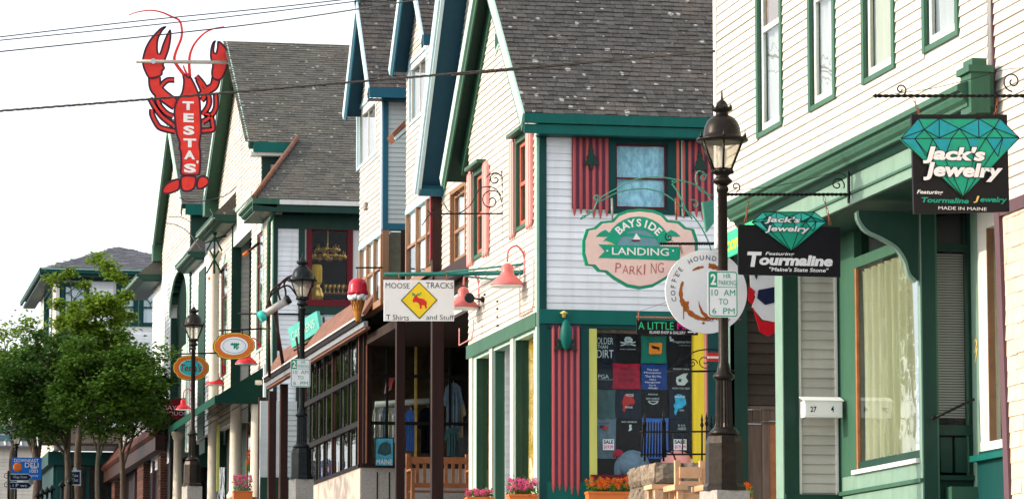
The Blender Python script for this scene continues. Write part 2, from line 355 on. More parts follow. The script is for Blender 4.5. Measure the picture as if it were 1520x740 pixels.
def shingles(fr, parent, m, u0, u1, v0, v1, du, dv, nobj=0, ok=None, th=.016, name='shingle', near=True):
    """Roof or wall shingles: the first nobj are objects, the rest one mesh."""
    tabs = []; k = 0; v = v0
    while v < v1:
        u = u0-(du*.5 if k % 2 else 0)-random.uniform(0, du*.2)
        while u < u1:
            wd = du*random.uniform(.82, 1.12); a, b = max(u, u0), min(u+wd-.006, u1)
            if b-a > .02 and (not ok or ok((a+b)/2, v+dv/2)): tabs.append((a, b, v-random.uniform(0, .012), min(v+dv*1.15, v1+dv*.15), th*random.uniform(.7, 1.5)))
            u += wd
        v += dv; k += 1
    rest = MB()
    def geo(mb, t):
        a, b, c, d, h = t; P = fr.P
        mb.add([P(a, c, .0), P(b, c, .0), P(b, d, .0), P(a, d, .0), P(a, c, h), P(b, c, h*random.uniform(.8, 1.1)), P(b, d, .003), P(a, d, .003)], [[4, 5, 6, 7], [0, 1, 5, 4], [1, 2, 6, 5], [3, 0, 4, 7]])
    for i, t in enumerate(tabs):
        if i < nobj: mb = MB(); geo(mb, t); mb.build(name, m, parent)
        else: geo(rest, t)
    rest.build(name+'_field', m, parent, kind='stuff')

_tx = {}
def tmesh(s, bold=0, shear=0):
    k = (s, bold, shear)
    if k in _tx: return _tx[k]
    c = bpy.data.curves.new('t', 'FONT'); c.body = s; c.offset = bold; c.shear = shear; c.resolution_u = 3; c.fill_mode = 'FRONT'
    o = bpy.data.objects.new('t', c); COL.objects.link(o)
    dg = bpy.context.evaluated_depsgraph_get(); me = o.evaluated_get(dg).to_mesh()
    vs = [(v.co.x, v.co.y) for v in me.vertices]; fs = [list(p.vertices) for p in me.polygons]
    o.evaluated_get(dg).to_mesh_clear(); bpy.data.objects.remove(o); bpy.data.curves.remove(c)
    x0, x1 = min(v[0] for v in vs), max(v[0] for v in vs); y0, y1 = min(v[1] for v in vs), max(v[1] for v in vs)
    _tx[k] = ([((x-x0)/(x1-x0), (y-y0)/(y1-y0)) for x, y in vs], fs, (x1-x0)/(y1-y0)); return _tx[k]
def text(parent, m, fr, s, r, d, bold=0, shear=0, mb=None, name='lettering', slant=0, label=None):
    vs, fs, asp = tmesh(s, bold, shear); b = mb or MB()
    b.add([fr.P(r[0]+(r[1]-r[0])*x, r[2]+(r[3]-r[2])*y+slant*x, d) for x, y in vs], fs)
    return b if mb else b.build(name, m, parent, label=label)
def ptext(parent, m, fr, s, x0, y0, x1, y1, d=.004, bold=0, shear=0, mb=None, slant=0, **k):
    a, z1 = fr.hit(x0, y0, d); b, z0 = fr.hit(x1, y1, d); return text(parent, m, fr, s, (a, b, z0, z1), d, bold, shear, mb, slant=slant, **k)
def arctext(parent, m, fr, s, cu, cv, rad, a0, a1, h, d, bold=0, squash=1.0, name='lettering'):
    """Letters along an arc from angle a0 to a1 (degrees, clockwise from the left)."""
    b = MB(); n = len(s)
    for i, ch in enumerate(s):
        if ch == ' ': continue
        a = math.radians(a0+(a1-a0)*i/max(1, n-1)); vs, fs, asp = tmesh(ch, bold, 0); hw = h*min(asp, 1.1)*squash/2
        tx, ty = math.sin(a), -math.cos(a); ox, oy = math.cos(a), math.sin(a)
        b.add([fr.P(cu+ox*(rad+h*y)+tx*hw*(2*x-1), cv+oy*(rad+h*y)+ty*hw*(2*x-1), d) for x, y in vs], fs)
    return b.build(name, m, parent)
def scroll(c, r, turns, fr, a0=0, sgn=1, n=26, rend=.15):
    return [fr.P(c[0]+math.cos(a0+sgn*2*math.pi*turns*i/n)*r*(1-(1-rend)*i/n), c[1]+math.sin(a0+sgn*2*math.pi*turns*i/n)*r*(1-(1-rend)*i/n), 0) for i in range(n+1)]
def spline(pts, n=8):
    out = []; P = [Vector(p) for p in pts]; P = [P[0]*2-P[1]]+P+[P[-1]*2-P[-2]]
    for i in range(1, len(P)-2):
        for k in range(n):
            t = k/n; a, b, c, d = P[i-1:i+3]
            out.append(.5*((2*b)+(c-a)*t+(2*a-5*b+4*c-d)*t*t+(3*b-a-3*c+d)*t**3))
    out.append(P[-2]); return out
def pspl(fr, pix, n=8, d=0):
    return spline([fr.P(*fr.hit(x, y, d), d) for x, y in pix], n)
def twist(mb, a, b, r, n=8, turns=14):
    a, b = Vector(a), Vector(b); t = (b-a).normalized(); x = t.orthogonal().normalized(); y = t.cross(x)
    for ph in (0, math.pi): mb.tube([a+(b-a)*i/(turns*8)+(x*math.cos(ph+i*.785)+y*math.sin(ph+i*.785))*r*.5 for i in range(turns*8+1)], r*.62, 5)
    return mb
def drape(fr, r, d, amp, waves, nu=40, nv=6, gather=0):
    mb = MB(); vs = []; ph = [random.uniform(0, 6) for _ in range(4)]
    for j in range(nv+1):
        for i in range(nu+1):
            x = i/nu; y = j/nv
            dd = d+amp*math.sin(x*waves*6.283+ph[0]+.8*math.sin(y*2+ph[1]))+amp*.4*math.sin(x*waves*13+ph[2]+y)
            uu = r[0]+(r[1]-r[0])*(x if not gather else x*(1-gather*(math.sin(y*3.14)))); vs.append(fr.P(uu, r[2]+(r[3]-r[2])*y, dd))
    return mb.add(vs, [[j*(nu+1)+i, j*(nu+1)+i+1, (j+1)*(nu+1)+i+1, (j+1)*(nu+1)+i] for j in range(nv) for i in range(nu)], True)

def window(parent, fr, r, casing='white_trim', cw=.09, cd=.03, sash='white_trim', sw=.045, depth=.10, rail=.5, cols=1, glassm='clear_glass', back='curtain', backd=.12, sill=True, jamb=None, head=None, lower=None):
    """r is the opening. Casing > jamb, sash, pane(s), curtain, sill."""
    u0, u1, z0, z1 = r; c = MB()
    c.box(fr, u0-cw, u0, z0-cw*.6, z1+cw, -.005, cd); c.box(fr, u1, u1+cw, z0-cw*.6, z1+cw, -.005, cd)
    c.box(fr, u0, u1, z1, z1+cw, -.005, cd-.003)
    if sill: c.box(fr, u0, u1, z0-cw*.6, z0, -.005, cd-.003)
    w_ = c.build('window', casing, parent)
    j = MB(); j.box(fr, u0-.01, u0+.012, z0, z1, -depth-.05, -.006); j.box(fr, u1-.012, u1+.01, z0, z1, -depth-.05, -.006)
    j.box(fr, u0+.012, u1-.012, z1-.012, z1+.01, -depth-.05, -.006); j.box(fr, u0+.012, u1-.012, z0-.01, z0+.015, -depth-.05, -.006); j.build('jamb', jamb or casing, w_)
    a, b, lo, hi = u0+.012, u1-.012, z0+.015, z1-.012; zr = lo+(hi-lo)*rail if rail else None
    s = MB(); D0, D1 = -depth-.02, -depth+.015
    s.box(fr, a, a+sw, lo, hi, D0, D1); s.box(fr, b-sw, b, lo, hi, D0, D1); s.box(fr, a+sw, b-sw, hi-sw, hi, D0, D1); s.box(fr, a+sw, b-sw, lo, lo+sw*1.3, D0, D1)
    if rail: s.box(fr, a+sw, b-sw, zr-sw*.5, zr+sw*.5, D0, D1+.008)
    for i in range(1, cols): uc = a+(b-a)*i/cols; s.box(fr, uc-sw*.3, uc+sw*.3, lo+sw, (zr-sw*.5) if rail else hi-sw, D0+.004, D1-.004)
    s.build('sash', sash, w_)
    rows = [(lo+sw*1.3, zr-sw*.5), (zr+sw*.5, hi-sw)] if rail else [(lo+sw*1.3, hi-sw)]
    for q0, q1 in rows: MB().box(fr, a+sw, b-sw, q0, q1, -depth-.004, -depth+.004).build('pane', glassm, w_)
    if back: drape(fr, (a, b, lo, hi), -depth-backd, .02, 3 if back not in ('blind', 'lace_sky_tint') else 1, 24, 4).build('curtain', back, w_)
    if lower: MB().box(fr, a, b, hi-(hi-lo)*lower[1], hi, -depth-backd+.04, -depth-backd+.05).build('roller_shade', lower[0], w_)
    MB().box(fr, u0, u1, z0, z1, -depth-.5, -depth-.45).build('backing', 'interior_dark', w_)
    if head: MB().box(fr, u0-cw-.06, u1+cw+.06, z1+cw, z1+cw+.05, -.004, head).build('head_cap', casing, w_)
    return w_

def gable_roof(parent, XO, XB, Y0, Y1, zE, zA, th=.12, roof='shingle_roof', soffit='dark_green', rake='mint_trim', fascia='teal_trim', band=.16, tab=(.18, .12), nobj=0, okn=None, Ya=None, fh=.2):
    Ya = Ya or (Y0+Y1)/2; out = []
    for side in (0, 1):
        Ye = (Y0, Y1)[side]; sg = 1 if side == 0 else -1; run = abs(Ya-Ye); L_ = math.hypot(run, zA-zE); v = Vector((0, sg*run, zA-zE))
        fr = Fr((XO if side == 0 else XB, Ye, zE), (1, 0, 0) if side == 0 else (-1, 0, 0), v); W = XB-XO
        ro = bx('roof', roof, parent, fr, (0, W, 0, L_), -.03, 0)
        if side == 0: shingles(fr, ro, roof, 0, W, 0, L_, tab[0], tab[1], nobj, okn)
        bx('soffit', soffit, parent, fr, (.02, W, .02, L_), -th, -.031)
        ua, ub = (-.03, 0) if side == 0 else (W, W+.03)
        rk = bx('rake_board', rake, parent, fr, (ua, ub, -.02, L_), -th-band*.35, .01)
        ua, ub = (.0, .025) if side == 0 else (W-.025, W)
        bx('rake_moulding', fascia, parent, fr, (ua, ub, 0, L_), -th-band, -th-.002)
        out.append(fr)
    return out

# ------------------------------------------------------------------ ground
def strip(name, m, x0, x1, dz, kind='structure', prof=None, thick=0):
    ys = [-60, -20, 0, 10, 20, 30, 35, 45, 58, 70, 78, 100, 120, 140, 200, 300, 500]; vs = []; fs = []
    for y in ys: vs += [(x0, y, gz(y)+dz), (x1, y, gz(y)+dz)]
    n = len(ys); fs = [[2*i, 2*i+1, 2*i+3, 2*i+2] for i in range(n-1)]
    if thick:
        b = len(vs); vs += [(x0, y, gz(y)+dz-thick) for y in ys]; fs += [[2*i, 2*i+2, b+i+1, b+i] for i in range(n-1)]
    return MB().add(vs, fs).build(name, m, kind=kind)
strip('ground', 'asphalt', -220, 260, -.06)
strip('road', 'asphalt', -3.5, 7.35, 0)
strip('kerb', 'concrete', 7.35, 7.5, .14, thick=.2)
strip('sidewalk', 'paving', 7.5, 13.5, .136)
strip('far_sidewalk', 'paving', -7, -3.5, .13)
strip('centre_line', 'yellow_paint', 1.9, 2.02, .006)

# ------------------------------------------------------------------ jewellery shop, right
J = T('jewelry_shop', 'white clapboard building with green cornice, curtained shop window and hanging black jewelry signs', 'building', (10.6, 36, 1.2))
JX = 10.3; jf = SX(JX); jz0 = jf.hit(1212, 262)[1]
wins = [jf.rect(1127, 1159, -90, 199, 'L'), jf.rect(1204, 1237, -140, 160, 'L'), jf.rect(1284, 1325, -120, 119, 'L'), jf.rect(1374, 1419, -170, 72, 'L')]
jt = 8.7
wr = (-40.6, -30.72, jz0-.25, jt)
wall_holes(jf, wr, wins, -.3, 0).build('wall', 'white_trim', J)
jw = [c for c in J.children][0]
cw_ = .085
hol = [(w_[0]-cw_, w_[1]+cw_, w_[2]-cw_*.6, w_[3]+cw_) for w_ in wins]
clap(jf, jw, 'white_clapboard', jz0-.2, jt, .1015, lambda z: (wr[0]+.06, wr[1]), hol, .021, split=2.6)
bx('corner_board', 'white_trim', jw, jf, (wr[0]-.02, wr[0]+.06, wr[2], jt), 0, .028)
bx('roof', 'grey_shingle_roof', J, jf, (wr[0]-.1, wr[1]+.1, jt, jt+.1), -8, .1)
bx('side_wall', 'white_trim', J, FY(40.62), (10.31, 18, jz0-.25, jt), -.2, 0)
for i, w_ in enumerate(wins):
    window(J, jf, w_, 'green_trim', cw_, .035, 'white_trim', .06, .03, .52 if i < 2 else .0, 1, 'clear_glass', 'pale_curtain' if i != 2 else 'curtain', .07, True, jamb='dark_green', lower=('brown_shade', .46) if i < 2 else None)  # jambs in a darker green, their shade put into the colour
# cornice and fascia over the shopfront
cor = [(.60, 0.10), (.66, .03), (.66, -.03), (.60, -.07), (.60, -.12), (.52, -.16), (.52, -.24), (.50, -.27)]
yN, yFr = 30.6, 39.1
zc = SX(JX-.32).hit(1212, 232)[1]
def profile_run(name, m, parent, prof, y0, y1, X):
    vs = []
    for y in (y0, y1): vs += [(X-d, y, z) for d, z in prof]
    n = len(prof); MB().add(vs, [[i, (i+1) % n, (i+1) % n+n, i+n] for i in range(n)]+[list(range(n-1, -1, -1)), list(range(n, 2*n))]).build(name, m, parent)
profile_run('cornice', 'green_trim', J, [(0, zc+.10), (.32, zc), (.34, zc-.01), (.34, zc-.06), (.30, zc-.07), (.30, zc-.10), (0, zc-.10)], yN, yFr, JX)
profile_run('cornice_moulding', 'green_trim', J, [(0, zc-.101), (.298, zc-.101), (.285, zc-.14), (.25, zc-.17), (.25, zc-.2), (0, zc-.2)], yN, yFr, JX)
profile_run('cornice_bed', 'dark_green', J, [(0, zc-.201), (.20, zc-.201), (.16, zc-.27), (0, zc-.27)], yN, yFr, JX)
zf = zc-.27
fz = SX(JX-.14).hit(1290, 293)[1]
profile_run('fascia_board', 'pale_green', J, [(0, zf-.001), (.14, zf-.001), (.14, zf-.17), (0, zf-.17)], yN, yFr-.05, JX)
profile_run('fascia_bead', 'green_trim', J, [(0, zf-.171), (.16, zf-.171), (.16, zf-.195), (0, zf-.195)], yN, yFr-.05, JX)
profile_run('lower_fascia_board', 'pale_green', J, [(0, zf-.196), (.14, zf-.196), (.14, fz+.05), (0, fz+.05)], yN, yFr-.05, JX)
profile_run('lower_fascia_bead', 'pale_green', J, [(0, fz+.049), (.17, fz+.049), (.17, fz), (0, fz)], yN, yFr-.05, JX)
c = MB(); fe = FY(30.52); r = fe.rect(1441, 1469, 100, 166)
c.box(fe, r[0], r[1], r[2], r[3]-.04, -.3, .0); c.box(fe, r[0]-.03, r[1]+.03, r[3]-.04, r[3]+.02, -.33, .03); c.box(fe, r[0]+.02, r[1]-.02, r[3]+.02, r[3]+.09, -.28, -.02); c.build('cornice_end_block', 'green_trim', J)
# recessed shopfront under it
zs = fz
gj = lambda y: gz(y)+.136
fP = FY(37.15)
def fb(fr, xl, xr, yt, yb, m, parent, name, d0, d1):
    return bx(name, m, parent, fr, fr.rect(xl, xr, yt, yb), d0, d1)
pf = MB(); a = fP.hit(1163, 500)[0]; zt_ = zs+.05
XA = a
bx('pilaster', 'dark_green', J, fP, (a, fP.hit(1185, 500)[0], 1.3, zt_), -.14, .0)
bx('pilaster_side', 'pale_green', J, SX(a), (-37.45, -37.152, 1.3, zt_), -.02, .012)  # street side paler than the front, sunlight put into its green
b0, b1 = fP.hit(1185, 500)[0], fP.hit(1246, 500)[0]
bx('panel_backing', 'aged_clapboard', J, fP, (b0, b1, 1.3, zt_), -.2, -.06)
pan = [o for o in J.children][-1]
clap(fP.off(-.06), pan, 'aged_clapboard', 1.5, zt_, .1015, lambda z: (b0+.03, b1-.045), (), .026)
bx('corner_strip', 'white_trim', pan, fP, (b0, b0+.03, 1.3, zt_), -.059, -.012)
bx('corner_strip', 'white_trim', pan, fP, (b1-.045, b1-.02, 1.3, zt_), -.059, -.012)
bx('corner_strip', 'dark_green', pan, fP, (b1-.02, b1, 1.3, zt_), -.059, -.0)
# base mould under the panel
bx('base_mould', 'dark_green', J, fP, (a, b1, fP.hit(1200, 733)[1]-.05, fP.hit(1200, 733)[1]), 0, .05)
bx('base_board', 'green_trim', J, fP, (a-.1, b1, 1.2, fP.hit(1200, 733)[1]-.05), 0, .03)
# display window bay facing the street
XW = b1; wf = SX(XW); Y1 = 37.15; Y2 = wf.hit(1369, 500)[0]; r = wf.rect(1268, 1362, 395, 706, 'R'); r = (r[0], r[1], wf.hit(1362, 680)[1], wf.hit(1362, 362)[1])
tr = (r[0], r[1], r[3]+.11, zt_)
wall_holes(wf, (-Y1, Y2, 1.3, zt_), [r, tr], -.16, 0).build('shopfront_frame', 'green_trim', J)
sf_ = J.children[-1]
sf_ = [o for o in J.children if o.name.startswith('shopfront_frame')][0]
bx('window_sill', 'white_trim', sf_, wf, (r[0]-.03, r[1]+.02, r[2]-.045, r[2]), 0, .05)
bx('apron_mould', 'green_trim', sf_, wf, (-Y1, Y2, r[2]-.24, r[2]-.2), 0, .04)
bx('apron_panel', 'pale_green', sf_, wf, (-Y1+.1, Y2-.03, r[2]-.195, r[2]-.05), 0, .012)
bx('apron_panel', 'pale_green', sf_, wf, (-Y1+.1, Y2-.03, 1.3, r[2]-.25), 0, .012)
bx('window_stop', 'cedar', sf_, wf, (r[0], r[0]+.05, r[2], r[3]), -.03, -.002)
bx('bottom_rail', 'dark_green', sf_, wf, (r[0]+.03, r[1], r[2], r[2]+.085), -.05, -.01)
bx('pane', 'clear_glass', sf_, wf, (r[0]+.03, r[1], r[2]+.085, r[3]), -.025, -.02)
bx('transom_pane', 'dark_glass', sf_, wf, tr, -.09, -.082)
bx('transom_bar', 'green_trim', sf_, wf, ((tr[0]+tr[1])/2-.02, (tr[0]+tr[1])/2+.02, tr[2], tr[3]), -.12, -.03)
drape(wf, (r[0]+.06, r[0]+(r[1]-r[0])*.80, r[2]+.1, r[3]-.03), -.075, .030, 7, 110, 8, .0).build('curtain', 'curtain', sf_)
bx('curtain_rod', 'brass', sf_, wf, (r[0], r[1], r[3]-.04, r[3]-.02), -.09, -.075)
bx('shop_interior', 'interior_dark', J, wf, (-Y1, Y2, 1.3, zt_), -1.6, -1.5)
bx('storefront_soffit', 'dark_green', J, FY(30.7), (JX-.13, JX+1.8, zs-.012, zs-.002), -8.3, 0)
# post and curved corbels
def corbel(Y, px, flip=None):
    fr = FY(Y); pts = spline([(*fr.hit(x, y), 0) for x, y in px], 6); pts = [(p.x, p.y) for p in pts]
    x1 = pts[-1][0]; k = 'bracket'
    o = MB().poly(fr, pts+[(x1+.02, pts[-1][1]), (x1+.02, pts[0][1])], -.05, .0).build(k, 'dark_green', J)
    e = MB(); n = len(pts); vs = [fr.P(u, v, .012) for u, v in pts]+[fr.P(u, v, -.062) for u, v in pts]+[fr.P(u-.022, v-.022, .012) for u, v in pts]+[fr.P(u-.022, v-.022, -.062) for u, v in pts]
    e.add(vs, [q for i in range(n-1) for q in ([i, i+1, 2*n+i+1, 2*n+i], [n+i, 3*n+i, 3*n+i+1, n+i+1], [2*n+i, 2*n+i+1, 3*n+i+1, 3*n+i], [i, n+i, n+i+1, i+1])]).build('bracket_edge', 'pale_green', o)
Yp = -Y2; pfr = FY(Yp); X2 = XW
corbel(Yp+.0, [(1274, 312), (1276, 325), (1288, 341), (1310, 352), (1332, 366), (1345, 385), (1351, 405), (1361, 416)])
bx('post_front', 'dark_green', J, pfr, (X2+.003, pfr.hit(1389, 500)[0], 1.3, zt_-.004), -.12, .006)
bx('post_side', 'pale_green', J, SX(X2), (Y2-.09, Y2-.002, 1.3, zt_), -.02, .014)  # paler green again paints the sun on the post's street side
# door recess with blind
d0, d1 = pfr.hit(1389, 500)[0], pfr.hit(1447, 500)[0]
dr = FY(Yp+.12); zb = dr.hit(1400, 630)[1]; zh = dr.hit(1400, 372)[1]
D = MB(); D.box(dr, d0, d0+.05, 1.2, zt_, -.06, 0); D.box(dr, d1-.02, d1+.1, 1.2, zt_, -.06, 0); D.box(dr, d0+.05, d1-.02, zh, zh+.07, -.06, 0); D.box(dr, d0+.05, d1-.02, zb-.1, zb, -.06, 0)
D.box(dr, d0+.05, d1-.02, 1.2, dr.hit(1400, 705)[1], -.06, 0); door = D.build('door', 'dark_green', J)
bl = MB(); z = zb+.08
while z < zh-.02: bl.box(dr, d0+.06, d1-.03, z, z+.017, -.15, -.125); z += .026
bl.build('blind_slat_field', 'blind', door, kind='stuff')
bx('door_pane', 'shop_glass', door, dr, (d0+.05, d1-.02, zb, zh), -.03, -.024)
bx('transom_pane', 'dark_glass', door, dr, (d0+.05, d1-.02, zh+.07, zt_), -.03, -.024)
for i in range(2): bx('door_panel', 'dark_green', door, dr, (d0+.08+i*.15, d0+.2+i*.15, dr.hit(1400, 700)[1], zb-.12), -.05, -.02)
bx('back_panel', 'interior_dark', door, dr, (d0, d1, 1.2, zt_), -.3, -.2)
bx('door_sill', 'dark_green', door, dr, (d0, d1, dr.hit(1400, 712)[1], dr.hit(1400, 705)[1]), 0, .06)
hr = MB(); hr.tube([pfr.P(*pfr.hit(1388, 619, .1), .1), pfr.P(*pfr.hit(1446, 592, .1), .1)], .014, 8); hr.tube([pfr.P(*pfr.hit(1383, 619, .1), .1), pfr.P(*pfr.hit(1388, 619, .1), .1)], .022, 8); hr.build('handrail', 'black_iron', J)
q = pfr.rect(1407, 1446, 722, 745); bx('step_box', 'green_trim', J, pfr, (q[0], q[1], 1.2, q[3]), -.1, .12)
# third, white framed window bay
X3 = d1; w3 = SX(X3); u3 = w3.hit(1453, 500)[0]; ue = w3.hit(1495, 500)[0]
bx('door_jamb', 'dark_green', J, w3, (Y2-.6, Y2+.0, 1.2, zs), -.16, -.085)
bx('post_side', 'pale_green', J, w3, (Y2-.1, u3, 1.3, zs+.0), -.08, .0)
r3 = (w3.hit(1466, 500)[0], ue, w3.hit(1466, 655)[1], w3.hit(1466, 338)[1])
wall_holes(w3, (u3+.001, ue+.3, w3.hit(1466, 668)[1], zs), [r3], -.12, .0).build('window_frame', 'white_trim', J)
f3 = [o for o in J.children if o.name.startswith('window_frame')][0]
bx('pane', 'clear_glass', f3, w3, r3, -.08, -.07)
drape(w3, (r3[0], r3[1], r3[2], r3[3]), -.22, .03, 4, 30, 4).build('curtain', 'curtain', f3)
bx('window_stop', 'brown_shade', f3, w3, (r3[0], r3[0]+.02, r3[2], r3[3]), -.07, -.001)
bx('backing', 'interior_dark', f3, w3, (Y2-.1, ue+.3, 1.2, zs), -.7, -.6)
zl = w3.hit(1466, 668)[1]
bx('sill_mould', 'teal_trim', J, w3, (u3-.05, ue+.3, zl-.10, zl-.04), -.1, .10)
bx('bay_base', 'dark_teal', J, w3, (u3-.02, ue+.3, 1.2, zl-.10), -.1, .03)
bx('bay_apron', 'dark_teal', J, w3, (u3, ue+.3, zl-.04, zl-.001), -.1, .02)
q = FY(33.9); bx('white_box', 'white_trim', J, q, q.rect(1463, 1486, 700, 770), -.05, .03)
mb = MB(); 
for s, y0, y1 in (('2', 503, 519), ('7', 520, 537)): ptext(None, None, w3, s, 1446, y0, 1451, y1, .006, .02, mb=mb)
mb.build('house_number', 'gold_print', J)
# corner post and planked alley gate at the far end
fe2 = FY(42.0)
bx('end_post', 'dark_green', J, fe2, fe2.rect(1083, 1108, 335, 800), -.12, 0)
bx('end_post_edge', 'pale_green', J, SX(fe2.hit(1083, 400)[0]), (-42.12, -42.0, 1.3, 5.0), -.05, .008)  # pale edge of the dark post, sunlit by colour alone
fg = FY(42.1); e0, e1 = fg.hit(1106, 500)[0], fg.hit(1160, 500)[0]
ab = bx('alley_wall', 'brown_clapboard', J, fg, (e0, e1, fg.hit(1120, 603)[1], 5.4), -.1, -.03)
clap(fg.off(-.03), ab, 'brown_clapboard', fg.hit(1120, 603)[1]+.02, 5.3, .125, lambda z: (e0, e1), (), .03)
gt = bx('gate_rail', 'weathered_wood', J, fg, (e0, e1, fg.hit(1120, 607)[1], fg.hit(1120, 602)[1]), -.03, .012)
bx('gate_rail', 'weathered_wood', J, fg, (e0, e1, fg.hit(1120, 628)[1], fg.hit(1120, 624)[1]), -.03, .012)
for xa, xb in ((1106, 1117), (1117.5, 1130), (1130.5, 1142), (1142.5, 1153)): bx('plank', 'weathered_wood', gt, fg, fg.rect(xa, xb, 607.3, 623.7), -.03, random.uniform(-.012, -.002))
for xa, xb in ((1106, 1130.5), (1131, 1142), (1142.5, 1153)): bx('plank', 'weathered_wood' if xa != 1142.5 else 'cedar', gt, fg, fg.rect(xa, xb, 628.3, 800), -.03, random.uniform(-.012, .004))

# ------------------------------------------------------------------ shingled neighbour at the right edge
S = T('shingled_building', 'cream wood shingled building corner with a purple corner board beside the jewelry shop', 'building', (10.9, 31, 1.0))
sfr = SX(10.36)
ys = 30.62
zt1 = sfr.hit(1500, 318)[1]
s0_, s1_ = sfr.hit(1496, 700), sfr.hit(1471, 20)
def slant(z): return s0_[0]+(s1_[0]-s0_[0])*(z-s0_[1])/(s1_[1]-s0_[1])
sw0 = MB().poly(sfr, [(slant(1.0)+.02, 1.0), (-23, 1.0), (-23, 8.3), (slant(8.3)+.02, 8.3)], -.3, -.0)
swo = sw0.build('wall', 'wall_shingle', S)
shingles(sfr, swo, 'wall_shingle', slant(1.3), -27.2, 1.3, zt1, .24, .135, 260, ok=lambda u, v: u > slant(v)+.05, th=.012, name='wall_shingle')
clap(sfr, swo, 'white_clapboard', zt1+.12, 7.6, .1015, lambda z: (slant(z)+.02, -27.2), (), .022)
bx('band_board', 'plum_trim', swo, sfr, (slant(zt1), -27.2, zt1+.01, zt1+.12), 0, .03)
MB().poly(sfr, [(slant(1)-.02, 1.0), (slant(1)+.11, 1.0), (slant(8.2)+.11, 8.2), (slant(8.2)-.02, 8.2)], -.35, .035).build('corner_board', 'plum_trim', swo)

# ------------------------------------------------------------------ building with the pink shutters
B = T('shutter_building', 'white clapboard gabled shop with pink shutters, teal trim and T-shirt window', 'building', (10, 49, 2.1))
BX, BY, BYF = 9.88, 49.0, 54.4
bs, bf = SX(BX), FY(BY)
zE = 7.69; sl = .885; Yn, Yf = 48.72, 55.4; Ya = (Yn+Yf)/2; zA = zE+(Ya-Yn)*sl
gable_roof(B, 9.62, 14.5, Yn, Yf, zE, zA, .13, 'shingle_roof', 'dark_green', 'mint_trim', 'green_trim', .18, (.15, .115), 300)
fr_f = Fr((BX-.045, Yf, zE), (-1, 0, 0), (0, -1, sl)); bx('frieze_board', 'green_trim', B, fr_f, (-.045, .0, .4, math.hypot(Yf-Ya, zA-zE)-.1), -.42, -.132)
# near eave fascia, two boards
for k, (a, b, d) in enumerate(((169, 184, .0), (184.6, 199, -.035))):
    q = FY(Yn); bx('fascia_board', 'teal_trim', B, q, (9.62, 14.5, q.hit(900, b-.8+2)[1], q.hit(900, a+2)[1]), -.06, .012+d)
bx('eave_soffit', 'dark_teal', B, FY(Yn), (BX-.05, 14.5, zE-.29, zE-.27), -.28, -.03)
zc2 = bf.hit(811, 198)[1]
# street wall
zbt = bs.hit(800, 463)[1]; zbb = bs.hit(800, 484)[1]
w1 = bs.rect(770, 784.5, 216, 338, 'L'); w2 = bs.rect(707, 720.5, 260, 386, 'L')
w1 = (w1[0], w1[1], bs.hit(770, 338)[1], bs.hit(770, 214)[1]); w2 = (w2[0], w2[1], bs.hit(707, 380)[1], bs.hit(707, 262)[1])
wm = wall_holes(bs, (-BYF, -BY-.01, zbt, zE-.15), [w1, w2], -.2, 0)
wm.poly(bs, [(-BYF, zE-.149), (-BY-.01, zE-.149), (-BY-.01, zE-.05), (-Ya, zA-.2), (-BYF, zE+(Yf-BYF)*sl-.2)], -.2, 0)
bw = wm.build('wall', 'white_trim', B)
def spanB(z):
    a, b = -BYF+.01, -BY-.1
    if z > zE-.1: a = max(a, -(Yf-(z-zE+.12)/sl)); b = min(b, -(Yn+(z-zE+.12)/sl))
    return a, b
hb = [(w1[0]-.3, w1[1]+.32, w1[2]-.05, w1[3]+.1), (w2[0]-.24, w2[1]+.3, w2[2]-.05, w2[3]+.1)]
hb = [(w1[0]-.1, w1[1]+.1, w1[2]-.05, w1[3]+.1), (w2[0]-.1, w2[1]+.1, w2[2]-.05, w2[3]+.1)]
clap(bs, bw, 'white_clapboard', zbt, zA-.2, .1015, spanB, hb, .021, split=2.6)
for w_ in (w1, w2):
    wi = window(B, bs, w_, 'green_trim', .09, .04, 'orange_sash', .05, .03, .5, 1, 'clear_glass', 'pale_curtain', .07, True, head=.16)
    for sd in (-1, 1):
        u0 = w_[0]-.1-.34 if sd < 0 else w_[1]+.1; sh = []
        s_ = bx('shutter', 'light_pink', B, bs, (u0, u0+.34, w_[2]-.02, w_[3]+.0), .022, .035)
        for i in range(4):
            pts = [(u0+i*.085+.004, w_[2]-.09+.03*(i % 2)), (u0+i*.085+.04, w_[2]-.13+.03*(i % 2)), (u0+i*.085+.081, w_[2]-.09+.03*(i % 2)), (u0+i*.085+.081, w_[3]+.03), (u0+i*.085+.04, w_[3]+.09), (u0+i*.085+.004, w_[3]+.03)]
            MB().poly(bs, pts, .036, .068+random.uniform(-.004, .004)).build('pale', 'light_pink', s_)
vp = [bs.hit(*p) for p in ((738, 50), (744, 60), (738, 74))]; MB().poly(bs, vp, .02, .035).build('gable_vent', 'dark_green', B); MB().poly(bs, [(vp[0][0]-.06, vp[0][1]+.1), (vp[1][0]+.1, vp[1][1]), (vp[2][0]-.06, vp[2][1]-.1)], .018, .028).build('vent_trim', 'mint_trim', B)
for (x0, y0, x1, y1) in ((773, 372, 796, 470), (683, 462, 706, 512)):
    m_ = MB(); q = [bs.P(*bs.hit(x, y), .035) for x, y in ((x0+2, y0+25), (x0+2, y1), (x1-3, y1-10), (x1, y1-22), (x1, y0+12))]; m_.tube(q, .010, 5); m_.build('conduit', 'light_pink', B)
for x, y in ((722, 437), (741, 447), (741, 458), (741, 470), (741, 483)): u, v = bs.hit(x, y); bx('wire_clip', 'black_iron', B, bs, (u-.03, u+.03, v-.012, v+.012), .02, .04)
